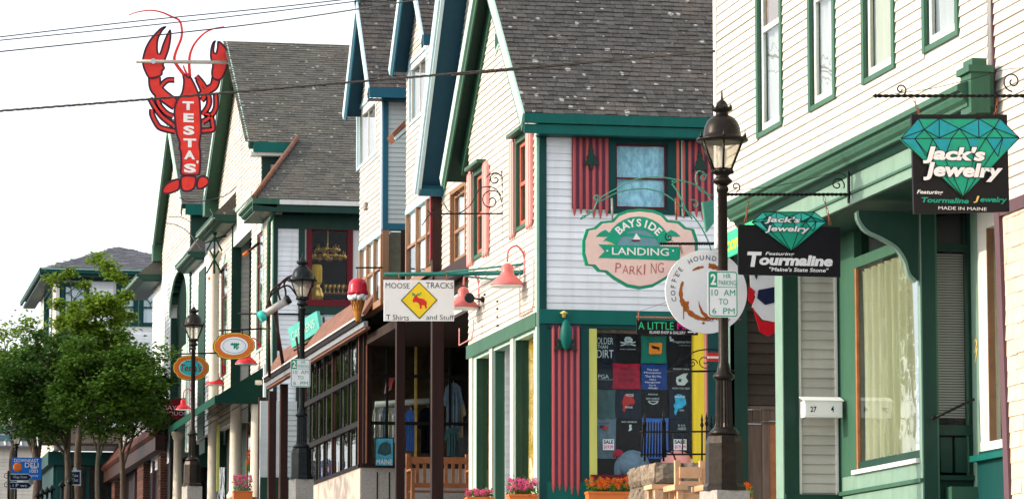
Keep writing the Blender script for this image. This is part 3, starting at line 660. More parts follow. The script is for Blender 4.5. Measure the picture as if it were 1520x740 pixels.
# beam and street shopfront
o = bx('beam', 'green_trim', B, bs, (-BYF, -BY-.012, zbb, zbt), -.15, .05)
px = [(700.5, 708), (711, 726), (729, 733), (737, 757), (760, 764), (768, 791)]
ops = [bs.rect(709, 727, 530, 760, 'L'), bs.rect(733, 757, 520, 760, 'L'), bs.rect(767, 792, 510, 760, 'L')]
zlo = 2.2
ops = [(q[0], q[1], zlo+.1 if k != 1 else zlo, zbb-.05) for k, q in enumerate(ops)]
sfw = wall_holes(bs, (-BYF, -BY-.012, zlo-.2, zbb), ops, -.14, 0).build('shopfront_frame', 'mint_trim', B)
for k, q in enumerate(ops):
    if k == 1:
        bx('door_recess', 'green_trim', sfw, FY(-q[0]-.02), (BX+.02, BX+.7, zlo, zbb), -.05, 0); g_ = FY(-q[0]-.03)
        clap(g_, sfw, 'cool_clapboard', zlo, zbb, .1015, lambda z: (BX+.16, BX+.42), (), .02)
    else:
        bx('window_jamb', 'dark_green', sfw, bs, (q[0], q[0]+.05, q[2], q[3]), -.13, .02); bx('pane', 'clear_glass', sfw, bs, (q[0]+.05, q[1], q[2], q[3]), -.08, -.072)
        drape(bs, (q[0]+.06, q[0]+.06+(q[1]-q[0])*.45, q[2], q[3]), -.2, .04, 3, 20, 4).build('drape', 'yellow_drape', sfw)
bx('room_back', 'interior_warm', B, bs, (-BYF, -BY-.2, zlo-.2, zbb), -2.6, -2.5)
for x in (699, 729, 760.5): q = bs.rect(x, x+4, 520, 700); bx('frame_post', 'white_clapboard', sfw, bs, (q[0], q[1], zlo, zbb), .001, .03)
# front wall
fu = bf.rect(911, 999, 206, 345); fu = (bf.hit(913, 300)[0], bf.hit(991, 300)[0], bf.hit(913, 310)[1], bf.hit(913, 212)[1])
zt2 = zE-.1; zb2 = bf.hit(811, 459)[1]
shop = bf.rect(886, 1029, 487, 704)
XR = 13.4
fwm = wall_holes(bf, (BX+.001, XR, zb2, zt2), [fu], -.2, 0); fwo = fwm.build('front_wall', 'white_trim', B)
clap(bf, fwo, 'cool_clapboard', zb2, zt2, .099, lambda z: (bf.hit(811, 300)[0], XR), [(fu[0]-.12, fu[1]+.3, fu[2]-.08, fu[3]+.2)], .021, split=3.2)
bx('corner_board', 'dark_teal', B, bf, (BX, bf.hit(810.5, 300)[0], 2.0, zt2), 0, .04)
bx('corner_board', 'mint_trim', B, bs, (-BY-.1, -BY+.0, 2.0, zt2), 0, .035)  # street side of the teal corner, sunlight painted in as a paler tone
wi = window(B, bf, fu, 'dark_teal', .11, .035, 'red_trim', .022, .04, .47, 1, 'shop_glass', 'lace_sky_tint', .025, True)
bx('trim_stripe', 'orange_sash', B, bf, (fu[1]+.12, fu[1]+.16, fu[2]-.08, fu[3]+.1), 0, .04); bx('trim_stripe', 'dark_teal', B, bf, (fu[1]+.162, fu[1]+.30, fu[2]-.08, fu[3]+.1), 0, .035)
bx('trim_stripe', 'mint_trim', B, bf, (fu[1]+.19, fu[1]+.215, fu[2]-.08, fu[3]+.1), .0351, .045)
def pole_shutter(xl, xr, yt, yb, n, tree=True, wav=6):
    a, z1 = bf.hit(xl, yt); b, z0 = bf.hit(xr, yb); s_ = bx('shutter', 'mauve_paint', B, bf, (a+.01, b-.01, z0+.1, z1), .022, .034); w_ = (b-a)/n
    for i in range(n):
        cx = a+(i+.5)*w_; dz = wav/110*math.sin(i*1.3)*.6; pts = []
        m_ = MB(); N_ = 8; R_ = w_*.29
        zz = [z0+.12+dz, z0+dz+.02]; prof = [(z1-.02, R_*.25), (z1-.07, R_), (z0+.1+dz, R_), (z0+dz, R_*.2)]
        vs = []; 
        for zq, rr in prof: vs += [bf.P(cx+math.cos(math.pi*k/N_)*rr, zq, .03+math.sin(math.pi*k/N_)*rr*1.1) for k in range(N_+1)]
        m_.add(vs, [[j*(N_+1)+k, j*(N_+1)+k+1, (j+1)*(N_+1)+k+1, (j+1)*(N_+1)+k][::1] for j in range(3) for k in range(N_)], True)
        m_.build('pole', 'pink_paint', s_)
    if tree:
        cu = (a+b)/2; ct = z1-.06 if yt > 300 else z1-.17; tp = []
        for i in range(4): tp += [(.035+.03*i, -.09-.075*i), (.02+.02*i, -.075-.075*i)]
        L_ = [(0, 0)]+[p for i in range(3) for p in ((.04+.035*i, -.1-.09*i), (.02+.025*i, -.1-.09*i))]+[(.02, -.28), (.02, -.34)]
        pts = [(cu+x, ct+y) for x, y in L_]+[(cu-x, ct+y) for x, y in L_[::-1][:-1]]
        MB().poly(bf, pts, .06, .085).build('pine_cutout', 'dark_green', s_)
    return s_
pole_shutter(847, 905, 197, 322, 6); pole_shutter(1009, 1066, 205, 325, 6)
ls = pole_shutter(816, 862, 481, 731, 5, False)
a = bf.hit(838, 612)[0]; pts = [bf.hit(*p) for p in ((838, 600), (844, 615), (853, 612), (848, 622), (856, 630), (844, 627), (838, 620), (832, 627), (820, 630), (828, 621), (823, 612), (833, 615))]
zz = -.0
MB().poly(bf, [(u, v+1.02) for u, v in pts], .06, .09).build('pine_cutout', 'dark_green', ls)
fz_ = lambda y: bf.hit(838, y)[1]
m_ = MB(); m_.lathe(bf.P(a, fz_(505), .12), [(0.001, -.16), (.05, -.1), (.085, .02), (.08, .15), (.05, .24), (.02, .28)], 12); m_.build('finial_ornament', 'teal_trim', B)
m_ = MB(); m_.lathe(bf.P(a-.03, fz_(472), .12), [(.02, 0), (.03, .05), (.06, .06), (.01, .09)], 8); m_.build('finial_cap', 'gold_print', B)
bx('lintel', 'teal_trim', B, bf, (BX, XR, bf.hit(811, 480)[1], zb2), -.1, .06)
bx('lintel_mould', 'dark_teal', B, bf, (BX, XR, bf.hit(811, 486)[1], bf.hit(811, 480)[1]-.001), -.1, .03)
bx('base_board', 'teal_trim', B, bf, (BX, XR, 2.0, bf.hit(811, 714)[1]), -.1, .03)
bx('shop_sill', 'red_trim', B, bf, (shop[0]-.1, shop[1]+.02, shop[2]-.07, shop[2]), -.1, .07)
zz0, zz1 = bf.hit(811, 714)[1], bf.hit(811, 486.3)[1]
for xa, xb, m_, d in ((810.5, 862, 'teal_trim', .0), (862, 873.5, 'dark_teal', .035), (874, 885.5, 'dull_yellow', .03), (1030, 1045, 'yellow_paint', .03), (1045.2, 1048, 'light_pink', .035), (1048.2, 1050, 'orange_sash', .03), (1050.2, 1065, 'dark_teal', .035), (1065.2, 1110, 'teal_trim', .0)):  # left yellow board takes a duller copy, its lack of sun painted in
    bx('jamb_board', m_, B, bf, (bf.hit(xa, 600)[0], bf.hit(xb, 600)[0], zz0, zz1), -.12, d)
bx('shop_pane', 'shop_glass', B, bf, shop, -.06, -.052)
bx('window_head', 'weathered_wood', B, bf, (shop[0], shop[1], shop[3]-.05, shop[3]+.02), -.5, -.07)
bx('window_back', 'interior_dark', B, bf, (shop[0]-.1, shop[1]+.1, zz0, zz1), -.9, -.8)
bx('window_bed', 'dark_teal', B, bf, (shop[0]-.1, shop[1]+.1, zz0, shop[2]-.01), -.8, -.13)

# ------------------------------------------------------------------ blue trimmed house with the glazed porch
G = T('blue_trim_house', 'cream clapboard house with blue gables above a brown glazed shop porch', 'building', (10.4, 64, 2.7))
GX = 10.3; gs = SX(GX)
def gwall(y0, y1, z0, ze, za, ya, wins, m='white_clapboard', over=.0):
    s_ = (za-ze)/abs(ya-y0) if za else 0
    mb = wall_holes(gs, (-y1, -y0, z0, ze), wins, -.2, 0)
    if za: mb.poly(gs, [(-y1, ze+.001), (-y0, ze+.001), (-ya, za-.05)], -.2, 0)
    w_ = mb.build('wall', 'white_trim', G)
    def sp(z):
        if z <= ze: return (-y1, -y0-.06)
        t = (z-ze)/(za-ze); return (-y1+(y1-ya)*t, -y0-(ya-y0)*t)
    clap(gs, w_, m, z0, za-.15 if za else ze, .1015, sp, [(h[0]-.07, h[1]+.07, h[2]-.07, h[3]+.09) for h in wins], .021)
    return w_
zlow = gs.hit(605, 312)[1]
# bay furthest back
rA = gable_roof(G, 10.0, 13.5, 65.35, 68.6, 10.7, 12.72, .13, 'shingle_roof', 'dark_blue_trim', 'pale_blue_trim', 'blue_trim', .16, (.16, .115))
wa = gs.rect(532, 559, 172, 250, 'L'); wa = (wa[0], wa[1], gs.hit(532, 250)[1], gs.hit(532, 166)[1])
gwall(65.67, 68.4, zlow, 10.62, 12.5, 66.98, [wa])
window(G, gs, wa, 'pale_blue_trim', .07, .03, 'white_trim', .03, .03, 0, 2, 'shop_glass', 'grey_curtain', .05)
ff = FY(65.67); bx('front_return', 'grey_clapboard', G, ff, (GX, 11.6, zlow, 10.6), -.2, 0)
fo = [o for o in G.children if o.name.startswith('front_return')][0]
clap(ff, fo, 'grey_clapboard', zlow+.12, 10.5, .088, lambda z: (GX+.1, 11.6), (), .02)
bx('corner_board', 'blue_trim', fo, ff, (GX, GX+.1, zlow, 10.5), 0, .03); bx('skirt_board', 'blue_trim', fo, ff, (GX+.1, 11.6, zlow, zlow+.12), 0, .03)
bx('corner_board', 'pale_blue_trim', fo, gs, (-65.75, -65.64, zlow, 10.5), 0, .028)  # paler blue on the corner's street side, sunlight put into the paint
bx('eave_fascia', 'blue_trim', G, FY(65.35), (10.0, 12, 10.52, 10.7), -.05, .02); bx('eave_soffit', 'dark_blue_trim', G, FY(65.35), (10.0, 12, 10.49, 10.51), -.3, -.05)
# middle bay
gable_roof(G, 10.0, 13.5, 59.38, 62.95, 10.65, 12.65, .13, 'shingle_roof', 'dark_blue_trim', 'pale_blue_trim', 'blue_trim', .16, (.16, .115))
wb = (gs.hit(609, 200)[0], gs.hit(634, 200)[0], gs.hit(609, 184)[1], gs.hit(609, 97)[1])
gwall(59.6, 62.9, zlow, 10.55, 12.4, 61.2, [wb])
window(G, gs, wb, 'pale_blue_trim', .07, .03, 'white_trim', .03, .03, 0, 2, 'shop_glass', 'grey_curtain', .05)
bx('end_return', 'grey_clapboard', G, FY(62.88), (GX+.3, 11.6, zlow, 10.4), -.1, -.0)
bx('eave_fascia', 'blue_trim', G, FY(59.38), (10.0, 12, 10.47, 10.65), -.05, .02)
q = FY(63.3); m_ = MB(); m_.poly(q, [q.hit(582, 198), q.hit(601, 178), q.hit(603, 196), q.hit(588, 208)], -.6, 0); m_.build('bay_window_roof', 'copper_roof', G)
q = FY(63.28); MB().ppoly(q, [(585, 204), (604, 187), (604, 193), (587, 208)], 0, .04).build('bay_window_fascia', 'pale_blue_trim', G)
# near bay with the deep gable
Yc, zcE, slc = 59.3, 8.09, 1.25; Yt = 54.75; zT = zcE+(Yc-Yt)*slc; Lc = math.hypot(Yc-Yt, zT-zcE)
cfr_ = Fr((13.5, Yc, zcE), (-1, 0, 0), (0, -(Yc-Yt), zT-zcE)); Wc = 13.5-9.84
cr_ = bx('roof', 'shingle_roof', G, cfr_, (0, Wc, 0, Lc), -.03, 0); bx('soffit', 'dark_blue_trim', G, cfr_, (0, Wc-.02, .02, Lc), -.2, -.031); bx('rake_board', 'pale_blue_trim', G, cfr_, (Wc, Wc+.03, -.02, Lc), -.27, .01); bx('rake_moulding', 'pale_blue_trim', G, cfr_, (Wc-.06, Wc-.001, 0, Lc), -.32, -.201); bx('rake_return', 'blue_trim', G, cfr_, (0, Wc-.03, -.02, .12), -.32, -.2)
bx('closing_wall', 'white_clapboard', G, FY(Yt), (10.3, 13.5, 7.9, zT-.1), -.1, 0)
wc = (gs.hit(671, 300)[0], gs.hit(692, 300)[0], gs.hit(671, 392)[1], gs.hit(671, 290)[1])
gwall(54.85, 59.2, gs.hit(660, 400)[1], 8.0, 13.2, 54.9, [wc])
window(G, gs, wc, 'wood_sash', .07, .03, 'wood_sash', .05, .05, .45, 1, 'clear_glass', 'pale_curtain', .05)
for x0, x1, y0, y1 in ((544, 547, 302, 312),): q = gs.rect(x0, x1, y0, y1); bx('wall_vent', 'grey_curtain', G, gs, q, .02, .06)
# lower window bands in brown wood
zbot = gs.hit(605, 418)[1]
for y0, y1, n in ((59.62, 62.9, 3), (65.67, 68.4, 3)):
    w_ = bx('sill_band', 'wood_sash', G, gs, (-y1, -y0, zbot-.12, zbot), -.15, .03); bx('head_band', 'pale_blue_trim', G, gs, (-y1, -y0, zlow-.08, zlow-.001), -.15, .03)
    for i in range(n+1):
        u = -y1+(y1-y0-.1)*i/n; bx('mullion', 'wood_sash', w_, gs, (u, u+.09, zbot, zlow-.081), -.03, .025)
    for i in range(n):
        u = -y1+.1+(y1-y0-.1)*i/n; u1 = u+(y1-y0-.1)/n-.1; zm = zbot+.45*(zlow-zbot)
        bx('meeting_rail', 'wood_sash', w_, gs, (u, u1, zm, zm+.05), -.03, .01); bx('pane', 'clear_glass', w_, gs, (u, u1, zbot, zlow-.08), -.025, -.02)
        bx('shade', 'pale_pane_backing', w_, gs, (u, u1, zm if i != 1 else zbot+.1, zlow-.08), -.06, -.05)  # pale sheets paint the white reflection in the panes
bx('room_back', 'interior_dark', G, gs, (-68.4, -59.3, zbot-.1, zlow), -1.2, -1.1)
q = ff; m_ = bx('return_frame', 'wood_sash', G, q, (GX+.0, GX+.12, zbot-.1, zlow), -.15, .02); bx('mullion', 'brown_post', m_, q, (GX+.36, GX+.42, zbot-.1, zlow), -.1, .02); bx('pane', 'clear_glass', m_, q, (GX+.12, GX+.36, zbot-.1, zlow), -.08, -.07)
bx('end_panel', 'blue_trim', m_, q, (GX+.42, GX+1.2, zbot-.6, zlow), -.1, .0); bx('room_back', 'khaki_cloth', m_, q, (GX+.12, GX+.42, zbot-.1, zlow), -.4, -.3)
# patio posts, lintels and ceiling
zpe = gs.hit(680, 393)[1]; zpb = gs.hit(678, 454)[1]
post = FY(59.2); p0, p1 = post.hit(642, 400)[0], post.hit(659, 400)[0]
MB().box(post, p0, p1, gj(59.2)-.1, zlow+.0, -.16, 0).build('patio_post', 'brown_post', G)
MB().box(post, p0-.03, p0-.0, zbot, zlow-.02, -.12, -.02).build('downpipe', 'maroon', G)
post2 = FY(62.7); q0, q1 = post2.hit(588.5, 600)[0], post2.hit(601, 600)[0]
MB().box(post2, q0, q1, gj(62)-.1, zpe-.3, -.14, 0).build('patio_post', 'brown_post', G)
bx('patio_roof_edge', 'brown_post', G, gs, (-63.2, -55.6, zpe-.22, zpe), -.1, .14)
bx('patio_ceiling', 'ceiling_brown', G, FY(55.6), (GX+.05, 13.6, zpe-.4, zpe-.23), -12.5, 0)
bx('patio_beam', 'white_trim', G, SX(10.36), (-59.1, -55.6, zpb-.09, zpb+.09), -.1, .0)
lp = bx('lap_siding', 'grey_clapboard', G, SX(10.4), (-59.1, -55.6, zpb+.091, zpe-.221), -.05, 0); clap(SX(10.4), lp, 'grey_clapboard', zpb+.1, zpe-.23, .1, lambda z: (-59.1, -55.6), (), .02)
# glazed porch: side facing the street
P0, P1 = 68.27, 76.0
zt3 = gs.hit(535, 494)[1]; zb3 = gs.hit(535, 688)[1]; zr1 = gs.hit(494, 578)[1]; zr2 = gs.hit(494, 645)[1]
GP = bx('porch_sill', 'frame_black', G, gs, (-P1-.8, -P0, zb3-.06, zb3), -.18, .04)
mux = [gs.hit(x, 620)[0] for x in (539, 528.5, 516.5, 505, 493, 480.5, 469.5, 459.5, 450, 441)]
for k, u in enumerate(mux):
    thick = k in (4,)
    bx('mullion', 'brown_post' if k % 4 == 0 else 'frame_black', GP, gs, (u-(.10 if thick else .05), u+.0, zb3, zt3), -.06, .0)
    bx('mullion_face', 'stucco' if k % 4 else 'copper_roof', GP, gs, (u+.0, u+.06, zb3, zt3), -.07, -.05)
for zq in (zr1, zr2): bx('rail', 'frame_black', GP, gs, (-P1-.8, -P0-.16, zq-.05, zq+.05), -.06, .012)
bx('head_rail', 'brown_post', GP, gs, (-P1-.8, -P0, zt3, zt3+.06), -.1, .02)
for (a, b) in ((zb3, zr2-.05), (zr2+.05, zr1-.05), (zr1+.05, zt3)):
    for ua_, ub_ in zip(mux[1:], mux): bx('pane', 'dark_glass', GP, gs, (ua_+.04, ub_-.045, a, b), -.05, -.044)
bx('corner_post', 'brown_post', G, gs, (-P0-.15, -P0, zb3, zt3+.3), -.18, .03)
cfr = FY(P0); bx('corner_post_front', 'brown_post', G, cfr, (GX+.0, cfr.hit(552, 600)[0], zb3, zt3+.1), -.1, .01); bx('corner_bead', 'copper_roof', G, gs, (-P0-.02, -P0+.012, zb3, zt3), .031, .04)
kw = wall_holes(gs, (-P1-.8, -P0, 2.8, zb3-.06), [], -.25, .0).build('knee_wall', 'stucco', G)
bx('knee_wall_front', 'concrete', kw, FY(P0), (GX+.02, 13.3, 2.8, zb3-.063), -.2, .008)
for x in (560, 578): q = cfr.rect(x-1, x+1, 700, 760); bx('joint', 'interior_dark', kw, cfr, q, .008, .014)
# porch front glazing
xs = [552, 575, 617.5, 640, 668, 712]; zft = cfr.hit(560, 497)[1]
zf_ = [cfr.hit(560, y)[1] for y in (688, 627, 557, 532, 497)]
pfw = bx('front_sill', 'brown_post', G, cfr, (GX, 13.3, zf_[0]-.07, zf_[0]), -.1, .03)
for x in xs[1:]: u = cfr.hit(x, 600)[0]; bx('mullion', 'brass' if x == 617.5 else 'frame_black', pfw, cfr, (u-.02, u+.02, zf_[0], zf_[4]), -.08, 0)
for zq in zf_[1:3]: bx('rail', 'frame_black', pfw, cfr, (GX+.2, 13.3, zq-.03, zq+.03), -.07, .01)
bx('rail', 'frame_black', pfw, cfr, (GX+.2, 13.3, zf_[4], zf_[4]+.2), -.1, .02)
bx('front_pane', 'shop_glass', G, cfr, (GX+.2, 13.3, zf_[0], zf_[4]), -.05, -.042)
bx('shop_floor', 'interior_warm', G, cfr, (GX+.2, 14, 2.9, 3.3), -15, -.3)
bx('shop_back', 'interior_warm', G, cfr, (GX+.2, 14, 2.9, 7.2), -8.1, -8)
bx('shop_back', 'interior_dark', G, SX(13.4), (-82, -56, 2.9, 7.2), -.2, 0)
bx('shop_ceiling', 'interior_dark', G, cfr, (GX+.2, 13.4, 6.95, 7.1), -8, -.1)
# porch lean-to roof
ze_ = SX(10.08).hit(520, 478)[1]; lr = Fr((10.08, 0, ze_+.01), (0, -1, 0), (.36, 0, .56)); u0, u1 = -81.3, -66.6
rf = bx('porch_roof', 'copper_roof', G, lr, (u0, u1, 0, .66), -.06, 0)
for k in range(4):
    for q in range(22): bx('shingle', 'copper_roof', rf, lr, (u0+(u1-u0)*q/22, u0+(u1-u0)*(q+1)/22-.015, .165*k, .165*k+.17), 0, .012)
bx('porch_top', 'copper_roof', G, FY(66.6), (10.45, 11.5, ze_+.5, ze_+.56), -14.7, 0)
of = SX(10.08); bx('gutter', 'white_trim', G, of, (u0, u1, ze_-.03, ze_), -.02, .05); bx('gutter_face', 'frame_black', G, of, (u0, u1, ze_-.12, ze_-.031), -.05, .02)
bx('eave_board', 'steel', G, of, (u0, u1, ze_-.22, ze_-.121), -.1, -.02); bx('eave_trim', 'copper_roof', G, of, (u0, u1, ze_-.27, ze_-.221), -.14, -.05)
for x in (384, 399, 416): q = gs.hit(x, 600)[0]; bx('entry_post', 'brown_post', G, gs, (q-.11, q+.11, 3.4, 6.4), -.16, .0); bx('post_edge', 'copper_roof', G, gs, (q-.05, q+.0, 3.4, 6.2), .001, .012)
bx('entry_floor', 'concrete', G, FY(75), (GX, 12.5, 3.3, 3.6), -8, 0)
eb = bx('entry_wall', 'grey_clapboard', G, FY(83.8), (10.3, 12.4, 3.2, 6.3), -.1, 0)
clap(FY(83.8), eb, 'grey_clapboard', 3.7, 6.2, .12, lambda z: (10.9, 12.3), (), .02)
bx('entry_side_panel', 'dark_green', G, FY(83.75), (10.3, 12.3, 3.2, FY(83.75).hit(425, 708)[1]), 0, .03)

# ------------------------------------------------------------------ restaurant with green trim
R = T('restaurant_building', 'white clapboard restaurant with green gables, red windows, columns and green awning', 'building', (10.65, 90, 4))
TX = 10.65; ts = SX(TX); TF = 84.4; tf = FY(TF); SLP = .66
# gable 1 far half and near catslide
zE1 = 12.74; zA1 = 16.03; Ya1 = 91.4; yl = 83.8; zl = zE1-(86.4-yl)*SLP; XO = 10.3
fr = Fr((XO, yl, zl), (1, 0, 0), (0, 1, SLP)); L_ = (Ya1-yl)*math.hypot(1, SLP); v84 = (86.4-yl)*math.hypot(1, SLP)
def okr(u, v):
    if v >= v84: return True
    return u > -.1+(1.25)*v/v84
mm = MB(); mm.poly(fr, [(0, v84), (1.14, v84), (-.2, 0), (5, 0), (5, L_), (0, L_)], -.03, 0)
ro = mm.build('roof', 'green_shingle_roof', R); shingles(fr, ro, 'green_shingle_roof', -.1, 5, 0, L_, .24, .135, 0, okr)
MB().poly(fr, [(0, v84), (1.14, v84), (1.14, L_), (0, L_)], -.2, -.031).build('soffit', 'green_trim', R)
bx('rake_board', 'mint_trim', R, fr, (-.03, 0, v84, L_), -.16, .01)
fF = Fr((XO+5, 96.3, zE1), (-1, 0, 0), (0, -4.9, 3.29)); bx('roof', 'green_shingle_roof', R, fF, (0, 5, 0, math.hypot(4.9, 3.29)), -.03, 0)
bx('soffit', 'green_trim', R, fF, (0, 4.98, 0, math.hypot(4.9, 3.29)), -.16, -.031)
bx('rake_board', 'mint_trim', R, fF, (5, 5.035, 0, math.hypot(4.9, 3.29)), -.16, .01); bx('rake_face', 'dark_green', R, fF, (5, 5.02, 0, math.hypot(4.9, 3.29)), -.36, -.161)
bx('eave_box', 'green_trim', R, FY(96.3), (XO, TX+.6, zE1-.55, zE1-.02), -.5, 0)
bx('eave_fascia', 'teal_trim', R, FY(86.4), (XO+.1, 12.2, zE1-.24, zE1-.0), -.05, .02)
MB().box(FY(86.42), XO+.05, 12.2, zE1-.32, zE1-.241, -.4, -.02).build('eave_soffit', 'white_trim', R)
hp = MB(); hp.add([(10.08, 83.8, zl), (11.5, 86.5, zE1+.12), (10.08, 86.7, zl)], [[0, 1, 2], [2, 1, 0]][:1]); hp.build('hip_slope', 'green_shingle_roof', R)
hc = MB(); hc.tube([(10.1, 83.75, zl+.03), (11.48, 86.45, zE1+.14)], .06, 6); hc.build('hip_cap', 'copper_roof', R)
# walls
z_ = 6.4; rec = (ts.hit(345, 500)[0], ts.hit(373, 500)[0], z_, ts.hit(345, 322)[1])
rw1 = (ts.hit(382.5, 400)[0], ts.hit(391.5, 400)[0], ts.hit(382, 520)[1], ts.hit(382, 350)[1])
rw2 = (ts.hit(330, 400)[0], ts.hit(339, 400)[0], ts.hit(330, 560)[1], ts.hit(330, 397)[1])
gw = (ts.hit(356, 190)[0], ts.hit(361, 190)[0], ts.hit(356, 205)[1], ts.hit(356, 165)[1])
wm = wall_holes(ts, (-101, -TF, z_, 10.9), [rec, rw1, rw2], -.2, 0); wm.box(ts, -96, -86.7, 10.901, zE1-.1, -.2, 0); wm.poly(ts, [(-96, zE1-.099), (-86.7, zE1-.099), (-Ya1, zA1-.35)], -.2, 0)
tw = wm.build('wall', 'white_trim', R)
def spT(z):
    if z < 10.9: return (-101, -TF-.12)
    if z < zE1-.1: return (-96, -86.75)
    t = (z-zE1)/(zA1-.25-zE1); return (-96+4.6*t, -86.75-4.5*t)
clap(ts, tw, 'white_clapboard', z_, zA1-.4, .115, spT, [(rec[0]-.12, rec[1]+.02, rec[2], rec[3]+.12), (rw1[0]-.12, rw1[1]+.12, rw1[2]-.1, rw1[3]+.4), (rw2[0]-.12, rw2[1]+.12, rw2[2]-.1, rw2[3]+.4), (ts.hit(300, 400)[0], ts.hit(308, 400)[0], 6, 11)], .022)
bx('return_wall', 'white_trim', R, FY(86.7), (TX, 12.6, 10.9, zE1-.2), -.2, 0); bx('return_window', 'dark_green', R, FY(86.7), (TX, TX+.12, 10.9, zE1-.2), 0, .03)
q = FY(86.7); bx('return_trim', 'dark_green', R, q, (TX+.12, 12.6, zE1-.5, zE1-.25), 0, .03); bx('return_pane', 'pale_curtain', R, q, (TX+.2, 12.4, 10.9, zE1-.5), 0, .01); bx('return_mullion', 'dark_green', R, q, (TX+.12, TX+.2, 10.9, zE1-.5), 0, .03)
for w_ in (rw1, rw2): window(R, ts, w_, 'mint_trim', .11, .03, 'red_trim', .06, .02, .72, 1, 'clear_glass', 'pale_curtain', .12, True, jamb='red_trim')
gq = window(R, ts, gw, 'pale_blue_trim', .08, .03, 'red_trim', .06, .05, 0, 1, 'dark_glass', 'blind', .1)
# recessed loggia seen through the opening
bx('loggia_head', 'mint_trim', R, ts, (rec[0]-.12, rec[1]+.02, rec[3], rec[3]+.12), 0, .04)
bx('loggia_ceiling', 'plum_trim', R, ts, (rec[0], rec[1], rec[3]-.03, rec[3]), -1.4, -.2); yb = -rec[0]; lf = FY(yb)
lw = bx('loggia_wall', 'white_trim', R, lf, (TX, TX+1.3, z_, rec[3]), -.1, 0); clap(lf, lw, 'aged_clapboard', z_, rec[3], .12, lambda z: (TX+.2, TX+.42), (), .02)
bx('loggia_post', 'dark_green', lw, lf, (TX-.04, TX+.2, z_, rec[3]), 0, .04); bx('loggia_post', 'dark_green', lw, lf, (TX+.42, TX+.75, z_, rec[3]), 0, .04)
bx('loggia_back', 'dark_green', R, ts, (rec[0], rec[1], z_, rec[3]), -1.4, -1.3)
bx('corner_board', 'dark_green', R, tf, (TX, tf.hit(412, 400)[0], 5, zl-.3), 0, .04); bx('corner_board', 'mint_trim', R, ts, (-TF-.12, -TF+.03, 5, zl-.3), 0, .03)
bx('green_board', 'dark_green', R, ts, (ts.hit(300, 400)[0], ts.hit(308, 400)[0], 6, 10.4), 0, .03)
dp = MB(); dp.tube([(TX-.12, TF-.08, 5), (TX-.12, TF-.08, zl-.5), (TX-.0, 83.9, zl-.2)], .05, 8); dp.build('downpipe', 'green_trim', R)
# eaves of the near bay
XN = 10.08; e = FY(83.8)
bx('eave_gutter', 'white_trim', R, e, (e.hit(415, 278)[0], 13, zl-.13, zl-.02), -.03, .04); bx('eave_fascia', 'dark_green', R, e, (XN, 13, zl-.3, zl-.131), -.1, .0); bx('eave_corner', 'green_trim', R, e, (XN, e.hit(415, 278)[0]-.001, zl-.13, zl-.0), -.03, .04)
bx('eave_frieze', 'dark_green', R, FY(TF), (TX, 13, zl-.62, zl-.301), -.1, .05)
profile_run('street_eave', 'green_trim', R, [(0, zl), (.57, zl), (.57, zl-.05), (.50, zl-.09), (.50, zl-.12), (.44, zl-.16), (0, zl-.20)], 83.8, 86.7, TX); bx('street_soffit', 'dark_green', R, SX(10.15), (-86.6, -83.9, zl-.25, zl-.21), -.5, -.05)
# front wall, big red window
fw = (tf.hit(457, 400)[0], tf.hit(521, 400)[0], tf.hit(460, 450)[1], tf.hit(460, 338)[1]); tr = (fw[0], fw[1], tf.hit(460, 330)[1], tf.hit(460, 305)[1])
wm = wall_holes(tf, (TX, 13, 5.2, zl-.3), [fw, tr], -.2, 0).build('front_wall', 'white_trim', R)
bt = tf.hit(460, 466)[1]
clap(tf, wm, 'cool_clapboard', 6.3, zl-.62, .115, lambda z: (TX+.1, tf.hit(443, 400)[0]), (), .022); clap(tf, wm, 'grey_clapboard', 6.3, bt, .115, lambda z: (tf.hit(452, 400)[0], 13), (), .022)
bx('green_board', 'dark_green', R, tf, (tf.hit(443, 400)[0], tf.hit(452, 400)[0], bt-.2, zl-.6), 0, .04)
bx('window_head', 'dark_teal', R, tf, (tf.hit(452, 400)[0], 13, tr[3]+.04, zl-.6), 0, .03); bx('window_apron', 'dark_green', R, tf, (tf.hit(452, 400)[0], 13, bt, fw[2]-.06), 0, .03)
wfm = MB(); g = .09
for (a, b, c_, d) in ((fw[0]-.04, fw[0]+g, fw[2]-.06, fw[3]+.04), (fw[1]-g, fw[1]+.04, fw[2]-.06, fw[3]+.04), (fw[0]+g, fw[1]-g, fw[2]-.06, fw[2]+g), (fw[0]+g, fw[1]-g, fw[3]-g*.5, fw[3]+.04)): wfm.box(tf, a, b, c_, d, -.1, .04)
rwd = wfm.build('window_frame', 'red_trim', R); bx('pane', 'shop_glass', rwd, tf, fw, -.06, -.05)
wfm = MB(); g = .035
for (a, b, c_, d) in ((tr[0], tr[0]+g, tr[2], tr[3]), (tr[1]-g, tr[1], tr[2], tr[3]), (tr[0]+g, tr[1]-g, tr[2], tr[2]+g), (tr[0]+g, tr[1]-g, tr[3]-g, tr[3]), (tr[0]+g, tr[1]-g, (tr[2]+tr[3])/2-.08, (tr[2]+tr[3])/2-.05)): wfm.box(tf, a, b, c_, d, -.06, .03)
wfm.build('transom_frame', 'red_trim', R); bx('transom_pane', 'dark_glass', R, tf, tr, -.05, -.045)
bx('room_back', 'interior_dark', R, tf, (TX+.3, 13, 7, zl+.9), -2.2, -2.1); bx('room_floor', 'interior_dark', R, tf, (TX+.3, 13, 7, 7.1), -2.1, -.2)
